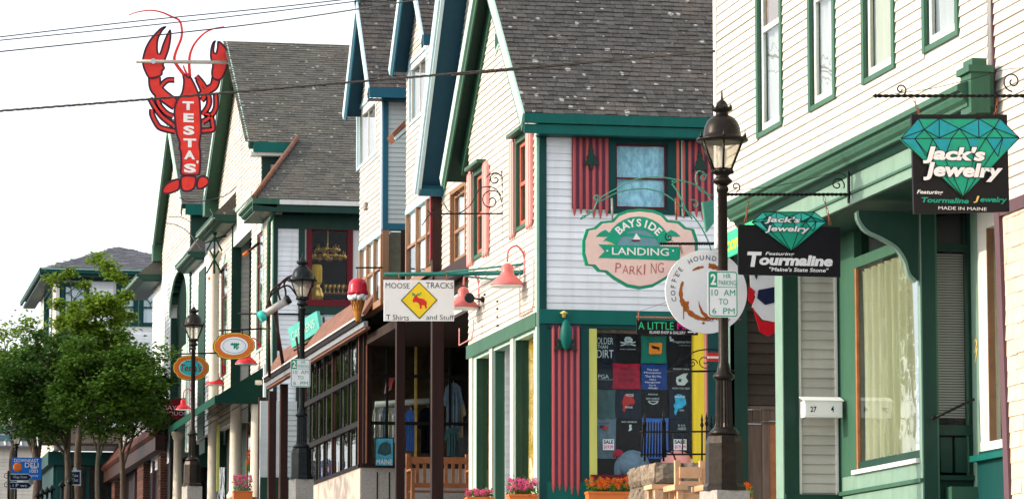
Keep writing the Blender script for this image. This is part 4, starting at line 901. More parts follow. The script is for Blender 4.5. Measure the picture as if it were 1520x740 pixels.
# chandelier and lantern inside
ch = T('chandelier', 'brass chandelier hanging inside the red framed window', 'chandelier', tuple(FY(85.3).P(*FY(85.3).hit(486, 395))))
c = FY(85.3); cu, cv = c.hit(486, 378); mb = MB(); mb.tube([c.P(cu, cv-.1), c.P(cu, cv+.6)], .015, 6); mb.lathe(c.P(cu, cv-.1), [(.0, -.05), (.08, 0), (.03, .1), (.02, .2)], 10)
for rr, zz_, nn in ((.42, -.05, 10), (.26, .12, 7)):
    mb.tube([c.P(cu+math.cos(k*math.pi/12)*rr, cv+zz_, math.sin(k*math.pi/12)*rr) for k in range(25)], .018, 5)
    for k in range(nn):
        a = k*2*math.pi/nn; q = c.P(cu+math.cos(a)*rr, cv+zz_, math.sin(a)*rr); mb.tube([c.P(cu, cv+zz_+.05), q], .01, 4); mb.lathe(q, [(.02, -.06), (.055, -.02), (.05, .03), (.02, .05), (.018, .12)], 8)
mb.build('arms', 'brass', ch)
ln = T('brass_lantern', 'tall yellow brass lantern on the sill of the red framed window', 'lantern', tuple(FY(85.1).P(*FY(85.1).hit(470, 448))))
c = FY(85.1); cu, cv = c.hit(470, 447); mb = MB(); mb.lathe(c.P(cu, cv), [(.05, 0), (.14, .02), (.17, .15), (.12, .3), (.06, .36), (.1, .42)], 14); mb.build('body', 'brass', ln); mb = MB(); mb.lathe(c.P(cu, cv+.42), [(.11, 0), (.13, .05), (.13, .38), (.11, .45)], 12); mb.build('shade', 'yellow_drape', ln)
ta = T('glassware_shelf', 'dark shelf of small golden glasses inside the red framed window', 'shelf', tuple(FY(85.4).P(*FY(85.4).hit(500, 440)))); c = FY(85.4)
mb = MB(); u, v = c.hit(480, 434); u1 = c.hit(518, 434)[0]; mb.box(c, u, u1, v-.03, v, -.2, .1); mb.build('board', 'wood_sash', ta); mb = MB()
for k in range(6): mb.lathe(c.P(u+.05+k*(u1-u-.1)/5, v, 0), [(.03, 0), (.01, .03), (.01, .08), (.04, .12), (.045, .2)], 8)
mb.build('glassware', 'brass', ta)
# second gable further up
X2g, O2 = 10.5, 10.22
gable_roof(R, O2, 14.5, 101.6, 110.2, 13.15, 16.2, .16, 'green_shingle_roof', 'green_trim', 'mint_trim', 'dark_green', .22, (.3, .15), 0)
g2 = SX(X2g); bx('eave_fascia', 'teal_trim', R, FY(101.6), (O2+.1, 13, 12.85, 13.15), -.05, .02); bx('eave_box', 'green_trim', R, FY(110.2), (O2, X2g+.5, 12.5, 13.05), -.5, 0)
wm = MB(); cA, ca_, cb_ = None, g2.hit(253, 500)[0], g2.hit(279, 500)[0]; cm_ = (ca_+cb_)/2; zt_a, zs_a = g2.hit(266, 403)[1], g2.hit(255, 470)[1]
wm.box(g2, -110.0, ca_, 6.2, 13.0, -.2, 0); wm.box(g2, cb_, -101.9, 6.2, 13.0, -.2, 0)
hd_ = MB()
for i in range(14):
    x0 = ca_+(cb_-ca_)*i/14; x1 = ca_+(cb_-ca_)*(i+1)/14; q = ((x0+x1)/2-cm_)/((cb_-ca_)/2); hd_.box(g2, x0, x1, zs_a+(zt_a-zs_a)*math.sqrt(max(0, 1-q*q)), 13.0, -.2, 0)
wm.poly(g2, [(-110.0, 13.001), (-101.9, 13.001), (-105.9, 15.85)], -.2, 0); w2_ = wm.build('wall', 'white_trim', R); hd_.build('arch_head', 'dark_green', w2_)
ua, ub = g2.hit(253, 500)[0], g2.hit(279, 500)[0]; ztop = g2.hit(266, 403)[1]; zsp = g2.hit(255, 470)[1]; cu = (ua+ub)/2; arch = [(ua, 6.2)]
for i in range(17):
    a = math.pi-math.pi*i/16; arch.append((cu+math.cos(a)*(ub-ua)/2, zsp+(ztop-zsp)*math.sin(a)))
arch.append((ub, 6.2)); ah = []
z = 6.2
while z < ztop:
    h = 0 if z < zsp else math.asin(min(1, (z-zsp)/(ztop-zsp))); hw = (ub-ua)/2*math.cos(h); ah.append((cu-hw, cu+hw, z, z+.06)); z += .06
def sp2(z):
    if z < 13: return (-110.0, -101.95)
    t = (z-13)/2.85; return (-110+4.1*t, -101.95-3.95*t)
def merged(z0, z1): return ah
n_ = 0
clap(g2, w2_, 'cool_clapboard', 6.2, 12.0, .13, sp2, [(h[0], h[1], h[2]-.065, h[3]+.07) for h in ah if int(h[2]*100) % 1 == 0], .022); clap(g2, w2_, 'white_clapboard', 12.0, 15.6, .13, sp2, (), .022)
bx('arch_recess', 'dark_green', w2_, g2, (ua-.4, ub+.4, 5.8, 12.8), -1.3, -1.2); MB().poly(g2, arch, -.195, -.185).build('arch_shade_sheet', 'arch_shade', w2_); bx('arch_side', 'dark_green', w2_, FY(-ua-.02), (X2g+.01, X2g+1.2, 6.21, zs_a), -.018, .01); bx('arch_side', 'dark_green', w2_, FY(-ub-.05), (X2g+.2, X2g+1.2, 5.8, 12.8), -.05, 0)  # near-black infill paints the shade of the deep archway
tr_ = MB()
for p, q in zip(arch[1:-1], arch[2:]): tr_.poly(g2, [p, q, (q[0]+(q[0]-cu)*.07, q[1]+.05), (p[0]+(p[0]-cu)*.07, p[1]+.05)], .0, .05)
tr_.build('arch_trim', 'mint_trim', w2_)
q = g2.rect(262, 270, 515, 600); fq = FY(-ua-.02); bx('arch_panel', 'grey_clapboard', w2_, g2, (q[0], q[1], q[2], q[3]), -.18, -.15)
for a_, b_ in ((240, 246),): q = g2.rect(a_, b_, 470, 570); window(R, g2, (q[0], q[1], q[2]-.3, q[3]), 'mint_trim', .1, .03, 'red_trim', .06, .06, .5, 1, 'clear_glass', 'pale_curtain', .1)
q = FY(101.8); bx('side_wall', 'dark_green', R, q, (X2g, 13, 9, 12.9), -.2, 0); bx('side_pane', 'pale_curtain', R, q, (X2g+.25, 11.6, 11.0, 12.4), .0, .02)
w3_ = MB().box(ts, -101.8, -95.9, z_, 11.3, -.2, .1).build('wall', 'white_trim', R); clap(ts.off(.1), w3_, 'cool_clapboard', z_, 11.3, .13, lambda z: (-101.8, -95.9), (), .022)
q = ts.off(.1); r_ = q.rect(289, 295, 436, 520); window(R, q, (r_[0], r_[1], r_[2], r_[3]), 'mint_trim', .1, .03, 'red_trim', .07, .06, .6, 1, 'clear_glass', 'pale_curtain', .12)
bx('green_board', 'dark_green', R, q, (q.hit(297, 450)[0], q.hit(306.5, 450)[0], z_, 11), 0, .05)
# small hipped canopies
def canopy(X, y0, y1, zt, XW_, name='canopy'):
    mb = MB(); mb.add([(X, y0, zt-.2), (XW_, y0, zt-.2), (XW_, y0+.1, zt+.42), (X+.05, y0, zt-.16), (X, y1, zt-.2), (XW_, y1, zt+.42)], [[0, 3, 2, 1], [3, 4, 5, 2], [0, 4, 3]]); o = mb.build(name, 'green_shingle_roof', R)
    profile_run('canopy_fascia', 'dark_green', o, [(0, zt-.201), (XW_-X+.02, zt-.201), (XW_-X+.02, zt-.25), (XW_-X-.04, zt-.29), (XW_-X-.04, zt-.33), (XW_-X-.12, zt-.37), (0, zt-.37)], y0-.02, y1, XW_)
    profile_run('canopy_bead', 'mint_trim', o, [(XW_-X-.04, zt-.292), (XW_-X+.03, zt-.292), (XW_-X+.03, zt-.305), (XW_-X-.04, zt-.305)], y0-.03, y1, XW_)
    profile_run('canopy_soffit', 'dark_green', o, [(0, zt-.371), (XW_-X-.14, zt-.371), (XW_-X-.22, zt-.42), (0, zt-.42)], y0+.02, y1, XW_)
canopy(10.05, 91.9, 96.0, 11.85, 10.66); canopy(10.1, 98.5, 102.1, 11.65, 10.56); canopy(9.75, 110.3, 116, 12.3, 10.56)
lw_ = MB().box(g2, -113, -110.01, 6.2, 11.9, -.2, 0).build('wall', 'white_trim', R); clap(g2, lw_, 'cool_clapboard', 6.2, 11.8, .13, lambda z: (-113, -110.0), (), .022)
def column(x, Y, r, z0, z1, m='column_white', parent=None):
    p = pt(x, 600, Y); b = MB(); b.lathe((p.x, Y, z0), [(r*1.35, 0), (r*1.35, .1), (r*1.1, .14), (r, .2), (r*.88, z1-z0-.25), (r*1.15, z1-z0-.2), (r*1.2, z1-z0-.12), (r*1.4, z1-z0-.1), (r*1.4, z1-z0)], 20); return b.build('column', m, parent or R)
column(317, 94.5, .135, 6.6, 11.0)
column(382, 85.6, .16, 4.0, 6.9); column(350.5, 89.6, .16, 4.3, 6.9); column(316.5, 95, .14, 4.2, 7.1); column(265, 104, .14, 4.8, 6.9)
mb = MB(); p = pt(318, 400, 94.0)
for dx in (-.2, .2):
    for dz in (0, .6, 1.1): mb.tube([p+Vector((dx, 0, dz-.1)), p+Vector((-dx*.6, 0, dz+.5))], .025, 5)
mb.tube([p+Vector((-.25, 0, .7)), p+Vector((.3, 0, .9))], .03, 5); mb.tube([p+Vector((0, 0, -.1)), p+Vector((0, 0, 1.4))], .03, 5); mb.build('bracket_lattice', 'dark_green', R)
# ground floor under the awning
lo = bx('porch_wall', 'dark_green', R, SX(11.2), (-110, -84.3, 3.4, 7.0), -.2, 0)
pw = SX(11.2)
for a_, b_ in ((-109, -106.8), (-105.5, -103), (-101, -98.6), (-97.5, -95.4), (-93.5, -91.5), (-90, -87.6)): bx('porch_window', 'interior_dark', lo, pw, (a_, b_, 4.6, 6.6), 0, .02); bx('window_trim', 'wood_sash', lo, pw, (a_-.1, a_, 4.6, 6.6), 0, .06); bx('pane', 'dark_glass', lo, pw, (a_, b_, 4.6, 6.6), .03, .036)
q = FY(92); bx('yellow_trim', 'dull_yellow', lo, q, (q.hit(322, 640)[0], q.hit(326, 640)[0], 4.6, 6.3), 0, .04)  # narrow dull yellow strip on the porch wall
ew = FY(84.3); sg_ = bx('porch_end_wall', 'cool_clapboard', R, ew, (ew.hit(391, 600)[0], ew.hit(405, 600)[0], 3.4, 7.2), -.1, 0)
bx('porch_floor', 'concrete', R, FY(84.3), (9.9, 11.2, 3.4, 4.0), -25, 0)
bx('porch_base', 'stone', R, FY(85.4), (10.1, 10.6, 3.6, 4.15), -.5, 0)
# awning
XA_, ya, yb = 9.42, 85.4, 96.6; za, zb_ = ts.hit(398, 541)[1], 6.5
aw = MB().add([(TX-.02, ya, za), (XA_, ya, zb_), (XA_, yb, zb_), (TX-.02, yb, za)], [[0, 1, 2, 3]]).build('awning_top', 'awning_green', R)
MB().add([(TX-.02, ya-.005, za), (TX-.02, ya-.005, zb_-.0), (XA_, ya-.005, zb_)], [[0, 2, 1]]).build('awning_end', 'awning_green', aw)
n = 14; vs = []
for i in range(n+1):
    u = i/n; x = TX-.02+(XA_-TX+.02)*u; vs += [(x, ya-.01, zb_+.03), (x, ya-.01, zb_-.16-.03*math.sin(i*math.pi))]
MB().add(vs, [[2*i, 2*i+2, 2*i+3, 2*i+1] for i in range(n)]).build('awning_valance', 'awning_green', aw)
MB().box(SX(XA_), -yb, -ya, zb_-.16, zb_+.02, -.01, .01).build('awning_valance', 'awning_lit_edge', aw)
for k in range(8): y = ya+.4+k*1.3; MB().tube([(TX, y, za-.1), (XA_+.02, y, zb_-.02)], .02, 5).build('awning_rib', 'galvanised', aw)
for k in range(5): x = XA_+.15+k*.24; MB().tube([(x, ya, zb_-.02), (x, yb, zb_-.02)], .012, 5).build('awning_bar', 'rib_brown', aw)

# ------------------------------------------------------------------ brick building
K = T('brick_building', 'low brick shopfront with red slatted roof edge behind the street trees', 'building', (10.3, 114, 5))
ks = SX(10.3); kz0, kz1 = 6.95, 7.75
kr = Fr((9.95, 0, 7.0), (0, -1, 0), (.75, 0, 1.0)); kb = bx('roof_edge', 'red_slat', K, kr, (-126, -107, 0, 1.1), -.1, 0)
for k in range(8): bx('slat', 'red_slat', kb, kr, (-126, -107, .02+k*.135, .125+k*.135), .001, .03)
bx('fascia', 'brown_post', K, SX(10.05), (-126, -107, 6.55, 7.0), -.3, 0)
bx('shop_front', 'interior_dark', K, SX(10.5), (-125.8, -107, 4.5, 6.6), -.2, 0)
nb = 0
for (y0, y1) in ((107.9, 108.6), (113.5, 115.6), (124.2, 125.4)):
    pb = bx('pier', 'mortar', K, ks, (-y1, -y0, 4.6, 6.55), -.4, -.01); z = 4.65; k = 0
    pf_ = FY(y0); 
    while z < 6.5:
        u = 10.3-.0
        for fr_, a_, b_ in ((pf_, 10.3, 10.7),):
            u = a_-(.11 if k % 2 else 0)
            while u < b_:
                s0, s1 = max(u, a_), min(u+.2, b_)
                if s1-s0 > .04: bx('brick', 'brick', pb, fr_, (s0, s1, z, z+.062), -.01, .008+random.uniform(0, .006))
                u += .215
        if k % 2 == 0: bx('brick', 'brick', pb, ks, (-y1, -y0-.005, z, z+.062), -.01, .004)
        else: bx('brick', 'brick', pb, ks, (-y1, -y0-.12, z, z+.062), -.01, .002)
        z += .078; k += 1
for y in (109.8, 111.6, 117.8, 121): bx('window_mullion', 'plum_trim', K, ks, (-y-.09, -y, 4.6, 6.5), -.3, -.1)
for y0, y1 in ((109.9, 113.4), (115.7, 117.7), (117.9, 124)): bx('pane', 'clear_glass', K, ks, (-y1, -y0, 4.9, 6.5), -.25, -.24); bx('shop_display', 'pale_blue_sign', K, ks, (-y1+.5, -y1+1.2, 5, 5.7), -.5, -.45)
bx('flat_roof', 'grey_shingle_roof', K, FY(107), (10.3, 16, 7.5, 7.9), -15, 0)

# ------------------------------------------------------------------ corner building at the end of the street
E = T('corner_building', 'pale clapboard corner building with hipped grey roof and teal windows behind the trees', 'building', (8.0, 126, 5))
EY = 126; ef = FY(EY); ex0, ex1 = ef.hit(83, 450)[0], 13.6; es = SX(ex0); zet = ef.hit(100, 402)[1]
ew = [(ef.hit(177, 430)[0], ef.hit(201, 430)[0], ef.hit(180, 481)[1], ef.hit(180, 424)[1]), (ef.hit(211, 430)[0], ef.hit(236, 430)[0], ef.hit(180, 481)[1], ef.hit(180, 424)[1]), (ef.hit(95, 430)[0], ef.hit(128, 430)[0], ef.hit(180, 470)[1], ef.hit(180, 424)[1])]
zm = ef.hit(100, 668)[1]
sm = (ef.hit(218, 530)[0], ef.hit(236, 530)[0], ef.hit(180, 533)[1], ef.hit(180, 520)[1])
wmo = wall_holes(ef, (ex0+.001, ex1, zm, zet-.02), ew+[sm], -.2, 0).build('front_wall', 'white_trim', E)
clap(ef, wmo, 'cool_clapboard', zm, ef.hit(100, 408)[1], .115, lambda z: (ex0+.12, ex1), [(q[0]-.2, q[1]+.2, q[2]-.2, q[3]+.15) for q in ew], .022)
bx('corner_board', 'white_trim', E, ef, (ex0, ex0+.12, zm, zet), 0, .04)
for q in ew:
    wi = window(E, ef, q, 'dark_teal', .105, .04, 'dark_teal', .05, .03, .45, 1, 'shop_glass', 'pale_pane_backing', .05)
    m_ = MB(); cu = (q[0]+q[1])/2; cv = q[2]+(q[3]-q[2])*.74; h = (q[3]-q[2])*.24; wd = (q[1]-q[0])*.3
    for p0, p1 in (((0, 1), (1, 0)), ((1, 0), (0, -1)), ((0, -1), (-1, 0)), ((-1, 0), (0, 1))): m_.tube([ef.P(cu+p0[0]*wd, cv+p0[1]*h*.8, -.03), ef.P(cu+p1[0]*wd, cv+p1[1]*h*.8, -.03)], .018, 4)
    m_.tube([ef.P(cu, cv+h*.8, -.03), ef.P(cu, q[3], -.03)], .018, 4); m_.tube([ef.P(cu, cv-h*.8, -.03), ef.P(cu, q[2]+(q[3]-q[2])*.45, -.03)], .018, 4)
    m_.tube([ef.P(q[0], cv, -.03), ef.P(cu-wd, cv, -.03)], .018, 4); m_.tube([ef.P(cu+wd, cv, -.03), ef.P(q[1], cv, -.03)], .018, 4); m_.build('leaded_bars', 'dark_teal', wi)
bx('pane', 'dark_glass', E, ef, sm, -.1, -.09); bx('glass_bar', 'white_trim', E, ef, ((sm[0]+sm[1])/2-.02, (sm[0]+sm[1])/2+.02, sm[2], sm[3]), -.1, -.02); bx('sill', 'white_trim', E, ef, (sm[0]-.1, sm[1]+.1, sm[2]-.09, sm[2]), 0, .05)
sw_ = (es.hit(67, 450)[0], es.hit(78, 450)[0], es.hit(70, 520)[1], es.hit(70, 440)[1])
s2 = wall_holes(es, (-134, -EY, zm, zet-.02), [sw_], -.2, 0).build('side_wall', 'white_trim', E); clap(es, s2, 'white_clapboard', zm, zet-.1, .115, lambda z: (-134, -EY-.1), [(sw_[0]-.15, sw_[1]+.15, sw_[2]-.1, sw_[3]+.15)], .022)
window(E, es, sw_, 'dark_teal', .15, .04, 'dark_teal', .08, .06, .5, 3, 'clear_glass', 'lace_sky_tint', .1)
# hipped roof
o_ = .55; ax = pt(175, 366, 131.4); A = Vector((ex0-o_, EY-o_, zet+.02)); Bq = Vector((ex1+3.5, EY-o_, zet+.02)); Cq = Vector((ex1+3.5, 132.5, zet+.02)); Dq = Vector((ex0-o_, 129.3, zet+.02)); Pk = Vector((ax.x, 131.4, ax.z)); Pk2 = Pk+Vector((.05, 0, 0))
Bq = Vector((2*Pk.x-A.x+.3, EY-o_, zet+.02)); Cq = Vector((Bq.x, 137, zet+.02)); Dq.y = 137
vv = (Pk-(A+Bq)/2); vv.x = 0; hf = Fr(A, (1, 0, 0), vv); Lh = vv.length; Wh = Bq.x-A.x
hb_ = MB().add([A, Bq, Pk2, Pk, Cq, Dq], [[0, 1, 2, 3], [1, 4, 2], [4, 5, 3, 2], [5, 0, 3], [0, 5, 4, 1]]).build('roof', 'grey_shingle_roof', E)
shingles(hf, hb_, 'grey_shingle_roof', 0, Wh, 0, Lh, .32, .15, 0, lambda u, v: (Pk.x-A.x)*v/Lh < u < Wh-(Wh-(Pk.x-A.x))*v/Lh, th=.025)
for nm, p0, p1, m_ in (('eave_fascia', A, Bq, 'dark_teal'), ('eave_fascia', Dq, A, 'dark_teal')):
    u = (p1-p0).normalized(); f_ = Fr(p0, u, Z); l = (p1-p0).length; o = bx(nm, m_, E, f_, (0, l, -.16, .02), -.02, .06); bx('gutter_edge', 'mint_trim', o, f_, (0, l, -.03, .0), .061, .075); bx('soffit', 'dark_green', o, f_, (0, l, -.26, -.161), -.5, -.06)
bx('frieze', 'dark_teal', E, ef, (ex0, ex1, zet-.34, zet-.25), 0, .12)
# lower storey of the corner building: pent roof and shopfront
pr = Fr((ex0-1.6, EY-1.6, ef.hit(100, 646)[1]-.35), (1, 0, 0), (0, 1, .45)); bx('pent_roof', 'brown_clapboard', E, pr, (1.0, 7, .0, 1.6), -.1, 0)
bx('pent_fascia', 'dark_teal', E, FY(EY-.2), (ex0-.2, ex1, zm-.5, zm-.05), -.3, 0); bx('pent_fascia', 'dark_teal', E, SX(ex0-.2), (-140, -EY+.196, zm-.496, zm-.054), -.3, 0.004)
bx('shop_wall', 'dark_teal', E, ef, (ex0+.1, ex1, 4.5, zm-.3), -.2, -.0); bx('shop_wall', 'dark_teal', E, es, (-134, -EY-.1, 4.5, zm-.3), -.2, .0)
for k in range(4): bx('shop_window', 'clear_glass', E, ef, (ex0+.4+k*.85, ex0+1.1+k*.85, 5.3, zm-.55), 0, .02); bx('window_board', 'interior_dark', E, ef, (ex0+.38+k*.85, ex0+1.12+k*.85, 5.28, zm-.53), -.0, .012)
far = T('far_shop', 'white clapboard shop front with sloping shingled roof far up the street', 'building', (5.9, 140, 6))
f2 = FY(146); q = bx('front_wall', 'white_clapboard', far, f2, (f2.hit(-60, 700)[0], f2.hit(52, 700)[0], 6, f2.hit(20, 660)[1]), -.2, 0)
clap(f2, q, 'white_clapboard', 6, f2.hit(20, 660)[1], .14, lambda z: (f2.hit(-60, 700)[0], f2.hit(52, 700)[0]), (), .03)
r2 = Fr((f2.hit(-60, 700)[0]-.3, 145.6, f2.hit(20, 662)[1]), (1, 0, 0), (0, 1, .5)); q2 = bx('roof', 'grey_shingle_roof', far, r2, (0, 3.9, 0, 3), -.1, 0)
for k in range(12): bx('roof_batten', 'white_trim', q2, r2, (.1+k*.32, .16+k*.32, 0, 3), .001, .04)

# ------------------------------------------------------------------ street lamps
def street_lamp(loc, m, label, plinth, sc=1.0):
    t = T('street_lamp', label, 'street lamp', tuple(loc), 'street lamps along the kerb'); c = Vector(loc); B_ = lambda: MB()
    b = B_(); b.lathe(c, [(.21, 0), (.21, .04), (.19, .07), (.185, .46), (.165, .53), (.15, .54)], 8, sm=False, a0=math.pi/8); b.lathe(c, [(.14, .54), (.15, .57), (.12, .60), (.10, .62)], 20); b.build('base', m, t)
    b = B_(); n = 16; vs = []
    for z, r in ((.60, .105), (.66, .085), (1.06, .078), (1.1, .078)): vs += [c+Vector((math.cos(math.pi*k/n)*r*(1 if k % 2 else .86), math.sin(math.pi*k/n)*r*(1 if k % 2 else .86), z)) for k in range(2*n)]
    b.add(vs, [[j*2*n+k, j*2*n+(k+1) % (2*n), (j+1)*2*n+(k+1) % (2*n), (j+1)*2*n+k] for j in range(3) for k in range(2*n)]); b.lathe(c, [(.078, 1.08), (.105, 1.10), (.105, 1.13), (.07, 1.16), (.06, 1.22), (.05, 1.26), (.045, 2.93), (.06, 2.95), (.06, 2.98), (.046, 3.0), (.045, 3.02)], 20); b.build('shaft', m, t)
    b = B_(); b.lathe(c, [(.05, 3.0), (.09, 3.03), (.10, 3.05), (.07, 3.08), (.06, 3.1), (.10, 3.13), (.105, 3.15), (.09, 3.16)], 20)
    for k in range(12): a = k*math.pi/6; b.lathe(c+Vector((math.cos(a)*.10, math.sin(a)*.10, 3.12)), [(.012, 0), (.016, .02), (.004, .05)], 5)
    b.build('collar', m, t)
    b = B_(); N = 6; rt, rb, zt, zb = .225, .10, 3.44, 3.16; P_ = lambda k, r, z: c+Vector((math.cos(k*math.pi/3+.35)*r, math.sin(k*math.pi/3+.35)*r, z))
    for k in range(N): b.tube([P_(k, rb, zb), P_(k, rt, zt)], .011, 5)
    for r, z in ((rt, zt), (rb, zb)): b.tube([P_(k, r, z) for k in range(N+1)], .012, 5)
    fr_ = b.build('lantern_frame', m, t)
    for k in range(N): MB().add([P_(k, rb, zb), P_(k+1, rb, zb), P_(k+1, rt, zt), P_(k, rt, zt)], [[0, 1, 2, 3]]).build('pane', 'lamp_glass', fr_)
    MB().lathe(c, [(.028, 3.16), (.03, 3.2), (.045, 3.26), (.045, 3.33), (.02, 3.40)], 12).build('bulb', 'print_white', fr_)
    b = B_(); b.lathe(c, [(.24, 3.435), (.26, 3.45), (.25, 3.47), (.19, 3.48), (.185, 3.52), (.175, 3.58), (.15, 3.64), (.11, 3.68), (.065, 3.70), (.06, 3.73), (.10, 3.75), (.10, 3.77), (.06, 3.79), (.05, 3.82), (.035, 3.84), (.012, 3.86), (.008, 3.93), (.001, 3.96)], 24)
    for k in range(6): b.lathe(P_(k, .25, 3.46), [(.014, 0), (.016, .02), (.005, .05), (.001, .09)], 6)
    for k in range(8): a = k*math.pi/4; b.lathe(c+Vector((math.cos(a)*.095, math.sin(a)*.095, 3.76)), [(.012, 0), (.012, .02), (.002, .05)], 5)
    b.build('cap', m, t)
    if plinth:
        w_, h_ = plinth; fr2 = Fr(c, (math.cos(.25), math.sin(.25), 0), Z); MB().box(fr2, -w_, w_, -h_, 0, -w_, w_).build('plinth', 'concrete', t)
    return t
l1 = ray(1075.5, 728)*35.5; l2 = ray(447, 711)*61; l3 = ray(285, 721)*78
street_lamp(l1, 'lamp_bronze', 'tall bronze street lamp with parking sign in front of the jewelry shop', (.18, .8))
L2 = street_lamp(l2, 'lamp_black', 'black street lamp with parking sign in front of the glazed porch', (.165, 1.0)); L2.scale = (.97, .97, .97)
L3 = street_lamp(l3, 'lamp_bronze', 'slender bronze street lamp standing by the green awning and oval signs', (.17, 1.0))
l4 = ray(22, 795)*106; L4 = copy_tree(L2); L4.location = l4; L4['label'] = 'dim street lamp beside the blue deli sign under the trees'; L4.scale = (.85, .85, .85)

def rrect(a, b, c, d, r, n=4):
    out = []
    for cx, cy, s in ((b-r, d-r, 0), (a+r, d-r, 1), (a+r, c+r, 2), (b-r, c+r, 3)):
        for i in range(n+1): t = math.pi/2*(s+i/n); out.append((cx+math.cos(t)*r, cy+math.sin(t)*r))
    return out
def parking_sign(px0, py0, px1, py1, depth, label):
    y = (ray((px0+px1)/2, (py0+py1)/2)*depth).y; f = FY(y); a, d = f.hit(px0, py0); b, c = f.hit(px1, py1); h = d-c; w_ = b-a
    t = T('parking_sign', label, 'parking sign', tuple(f.P((a+b)/2, c)), 'two hour parking signs')
    p = MB().poly(f, rrect(a, b, c, d, .03), -.006, 0).build('plate', 'sign_white', t)
    m_ = MB(); o = rrect(a+.008, b-.008, c+.008, d-.008, .026); i_ = rrect(a+.018, b-.018, c+.018, d-.018, .02); n = len(o)
    m_.add([f.P(u, v, .002) for u, v in o]+[f.P(u, v, .002) for u, v in i_], [[k, (k+1) % n, n+(k+1) % n, n+k] for k in range(n)]); m_.box(f, a+.018, b-.018, d-h*.345-.006, d-h*.345, .0005, .002); m_.box(f, a+.018, a+w_*.31, d-h*.345, d-.018, .0005, .0022)
    m_.build('border', 'print_green', p)
    R_ = lambda x0, x1, y0, y1: (a+w_*x0, a+w_*x1, d-h*y1, d-h*y0)
    text(p, 'print_white', f, '2', R_(.09, .27, .07, .31), .003, .03); mb = MB()
    for s_, x0, x1, y0, y1 in (('HR', .52, .76, .065, .165), ('PARKING', .36, .93, .205, .31), ('10', .12, .34, .405, .535), ('AM', .52, .90, .405, .535), ('TO', .36, .66, .60, .725), ('6', .14, .27, .80, .925), ('PM', .50, .88, .80, .925)): text(p, 'print_green', f, s_, R_(x0, x1, y0, y1), .003, 0); MB().box(f, (a+b)/2-.03, (a+b)/2+.03, c+.05, d-.05, -.03, -.006).build('bracket', 'steel', t)
parking_sign(1050.5, 401, 1096, 471, 35.3, 'two hour parking sign on the near bronze lamp post')
parking_sign(431.5, 532, 460.5, 574, 60.7, 'smaller two hour parking sign on the black lamp post')

# ------------------------------------------------------------------ jewellery signs
DV = dict(a=(.151, 0), b=(.326, 0), c=(.656, 0), d=(.835, 0), m1=(.2, .14), m2=(.495, .13), m3=(.79, .12), l=(0, .255), r=(1, .245), g1=(.12, .255), g2=(.27, .255), g3=(.326, .245), g4=(.43, .25), g5=(.56, .25), g6=(.66, .245), g7=(.72, .245), g8=(.86, .245), k=(.527, 1), q1=(.22, .48), q2=(.37, .5), q3=(.62, .5), q4=(.82, .48), ql=(.19, .46), qr=(.86, .42))
def diamond(parent, f, X0, X1, Y0, Y1, mats, d):
    g = lambda k: f.hit(X0+(X1-X0)*DV[k][0], Y0+(Y1-Y0)*DV[k][1], d)
    MB().poly(f, [g(k) for k in 'ladrk'.replace('r', 'r')] if 0 else [g('l'), g('a'), g('d'), g('r'), g('k')], d-.03, d).build('diamond', mats[1], parent); par = parent
    for tri in (('a', 'l', 'm1'), ('l', 'g1', 'm1'), ('b', 'm1', 'g3'), ('b', 'g3', 'm2'), ('c', 'm2', 'g6'), ('c', 'g6', 'm3'), ('d', 'm3', 'r'), ('l', 'g1', 'q1'), ('g2', 'g3', 'q2'), ('g3', 'g4', 'q2'), ('g5', 'g6', 'q3'), ('g8', 'r', 'qr'), ('g7', 'g8', 'q4')):
        MB().poly(f, [g(k) for k in tri], d, d+.002).build('facet', mats[0], par)
    for tri in (('g1', 'g2', 'q1'), ('g4', 'g5', 'm2'), ('g6', 'g7', 'm3')): MB().poly(f, [g(k) for k in tri], d, d+.0025).build('facet', mats[2], par)
    e = MB()
    for p, q in (('l', 'a'), ('a', 'd'), ('d', 'r'), ('r', 'k'), ('k', 'l'), ('l', 'r'), ('a', 'm1'), ('b', 'm1'), ('b', 'm2'), ('c', 'm2'), ('c', 'm3'), ('d', 'm3'), ('l', 'm1'), ('r', 'm3'), ('b', 'g3'), ('c', 'g6'), ('m1', 'g3'), ('m2', 'g3'), ('m2', 'g6'), ('m3', 'g6'), ('m2', 'g4'), ('m2', 'g5'), ('m1', 'g2'), ('m1', 'g1'), ('m3', 'g7'), ('m3', 'g8'), ('g1', 'k'), ('g8', 'k'), ('g2', 'q2'), ('g4', 'q2'), ('q2', 'k'), ('g5', 'q3'), ('g7', 'q3'), ('q3', 'k'), ('g1', 'q1'), ('g2', 'q1'), ('g8', 'q4'), ('g7', 'q4')):
        a = Vector((*g(p), 0)); b = Vector((*g(q), 0)); t = (b-a).normalized()*.0035; s = Vector((-t.y, t.x, 0)); e.add([f.P(*(a+s).xy, d+.004), f.P(*(b+s).xy, d+.004), f.P(*(b-s).xy, d+.004), f.P(*(a-s).xy, d+.004)], [[3, 2, 1, 0]])
    e.build('facet_lines', 'sign_black', par)
def bigtext(par, f, s, x0, y0, x1, y1, d, bold, shear=.18, m='print_white'):
    ptext(par, 'sign_black', f, s, x0-1, y0-1, x1+1, y1+1, d, bold+.035, shear, name='lettering_outline'); ptext(par, m, f, s, x0, y0, x1, y1, d+.002, bold, shear)
f = FY(29.9); a, dd = f.hit(1353.5, 169.5); b, cc = f.hit(1498, 317)
t = T('jewelry_sign', 'larger black hanging jewelry sign with a green and blue diamond', 'sign', tuple(f.P((a+b)/2, cc)))
bd = MB().poly(f, [f.hit(1353, 170), f.hit(1495, 170), f.hit(1498.5, 314), f.hit(1357, 317)], -.04, 0).build('board', 'sign_black', t)
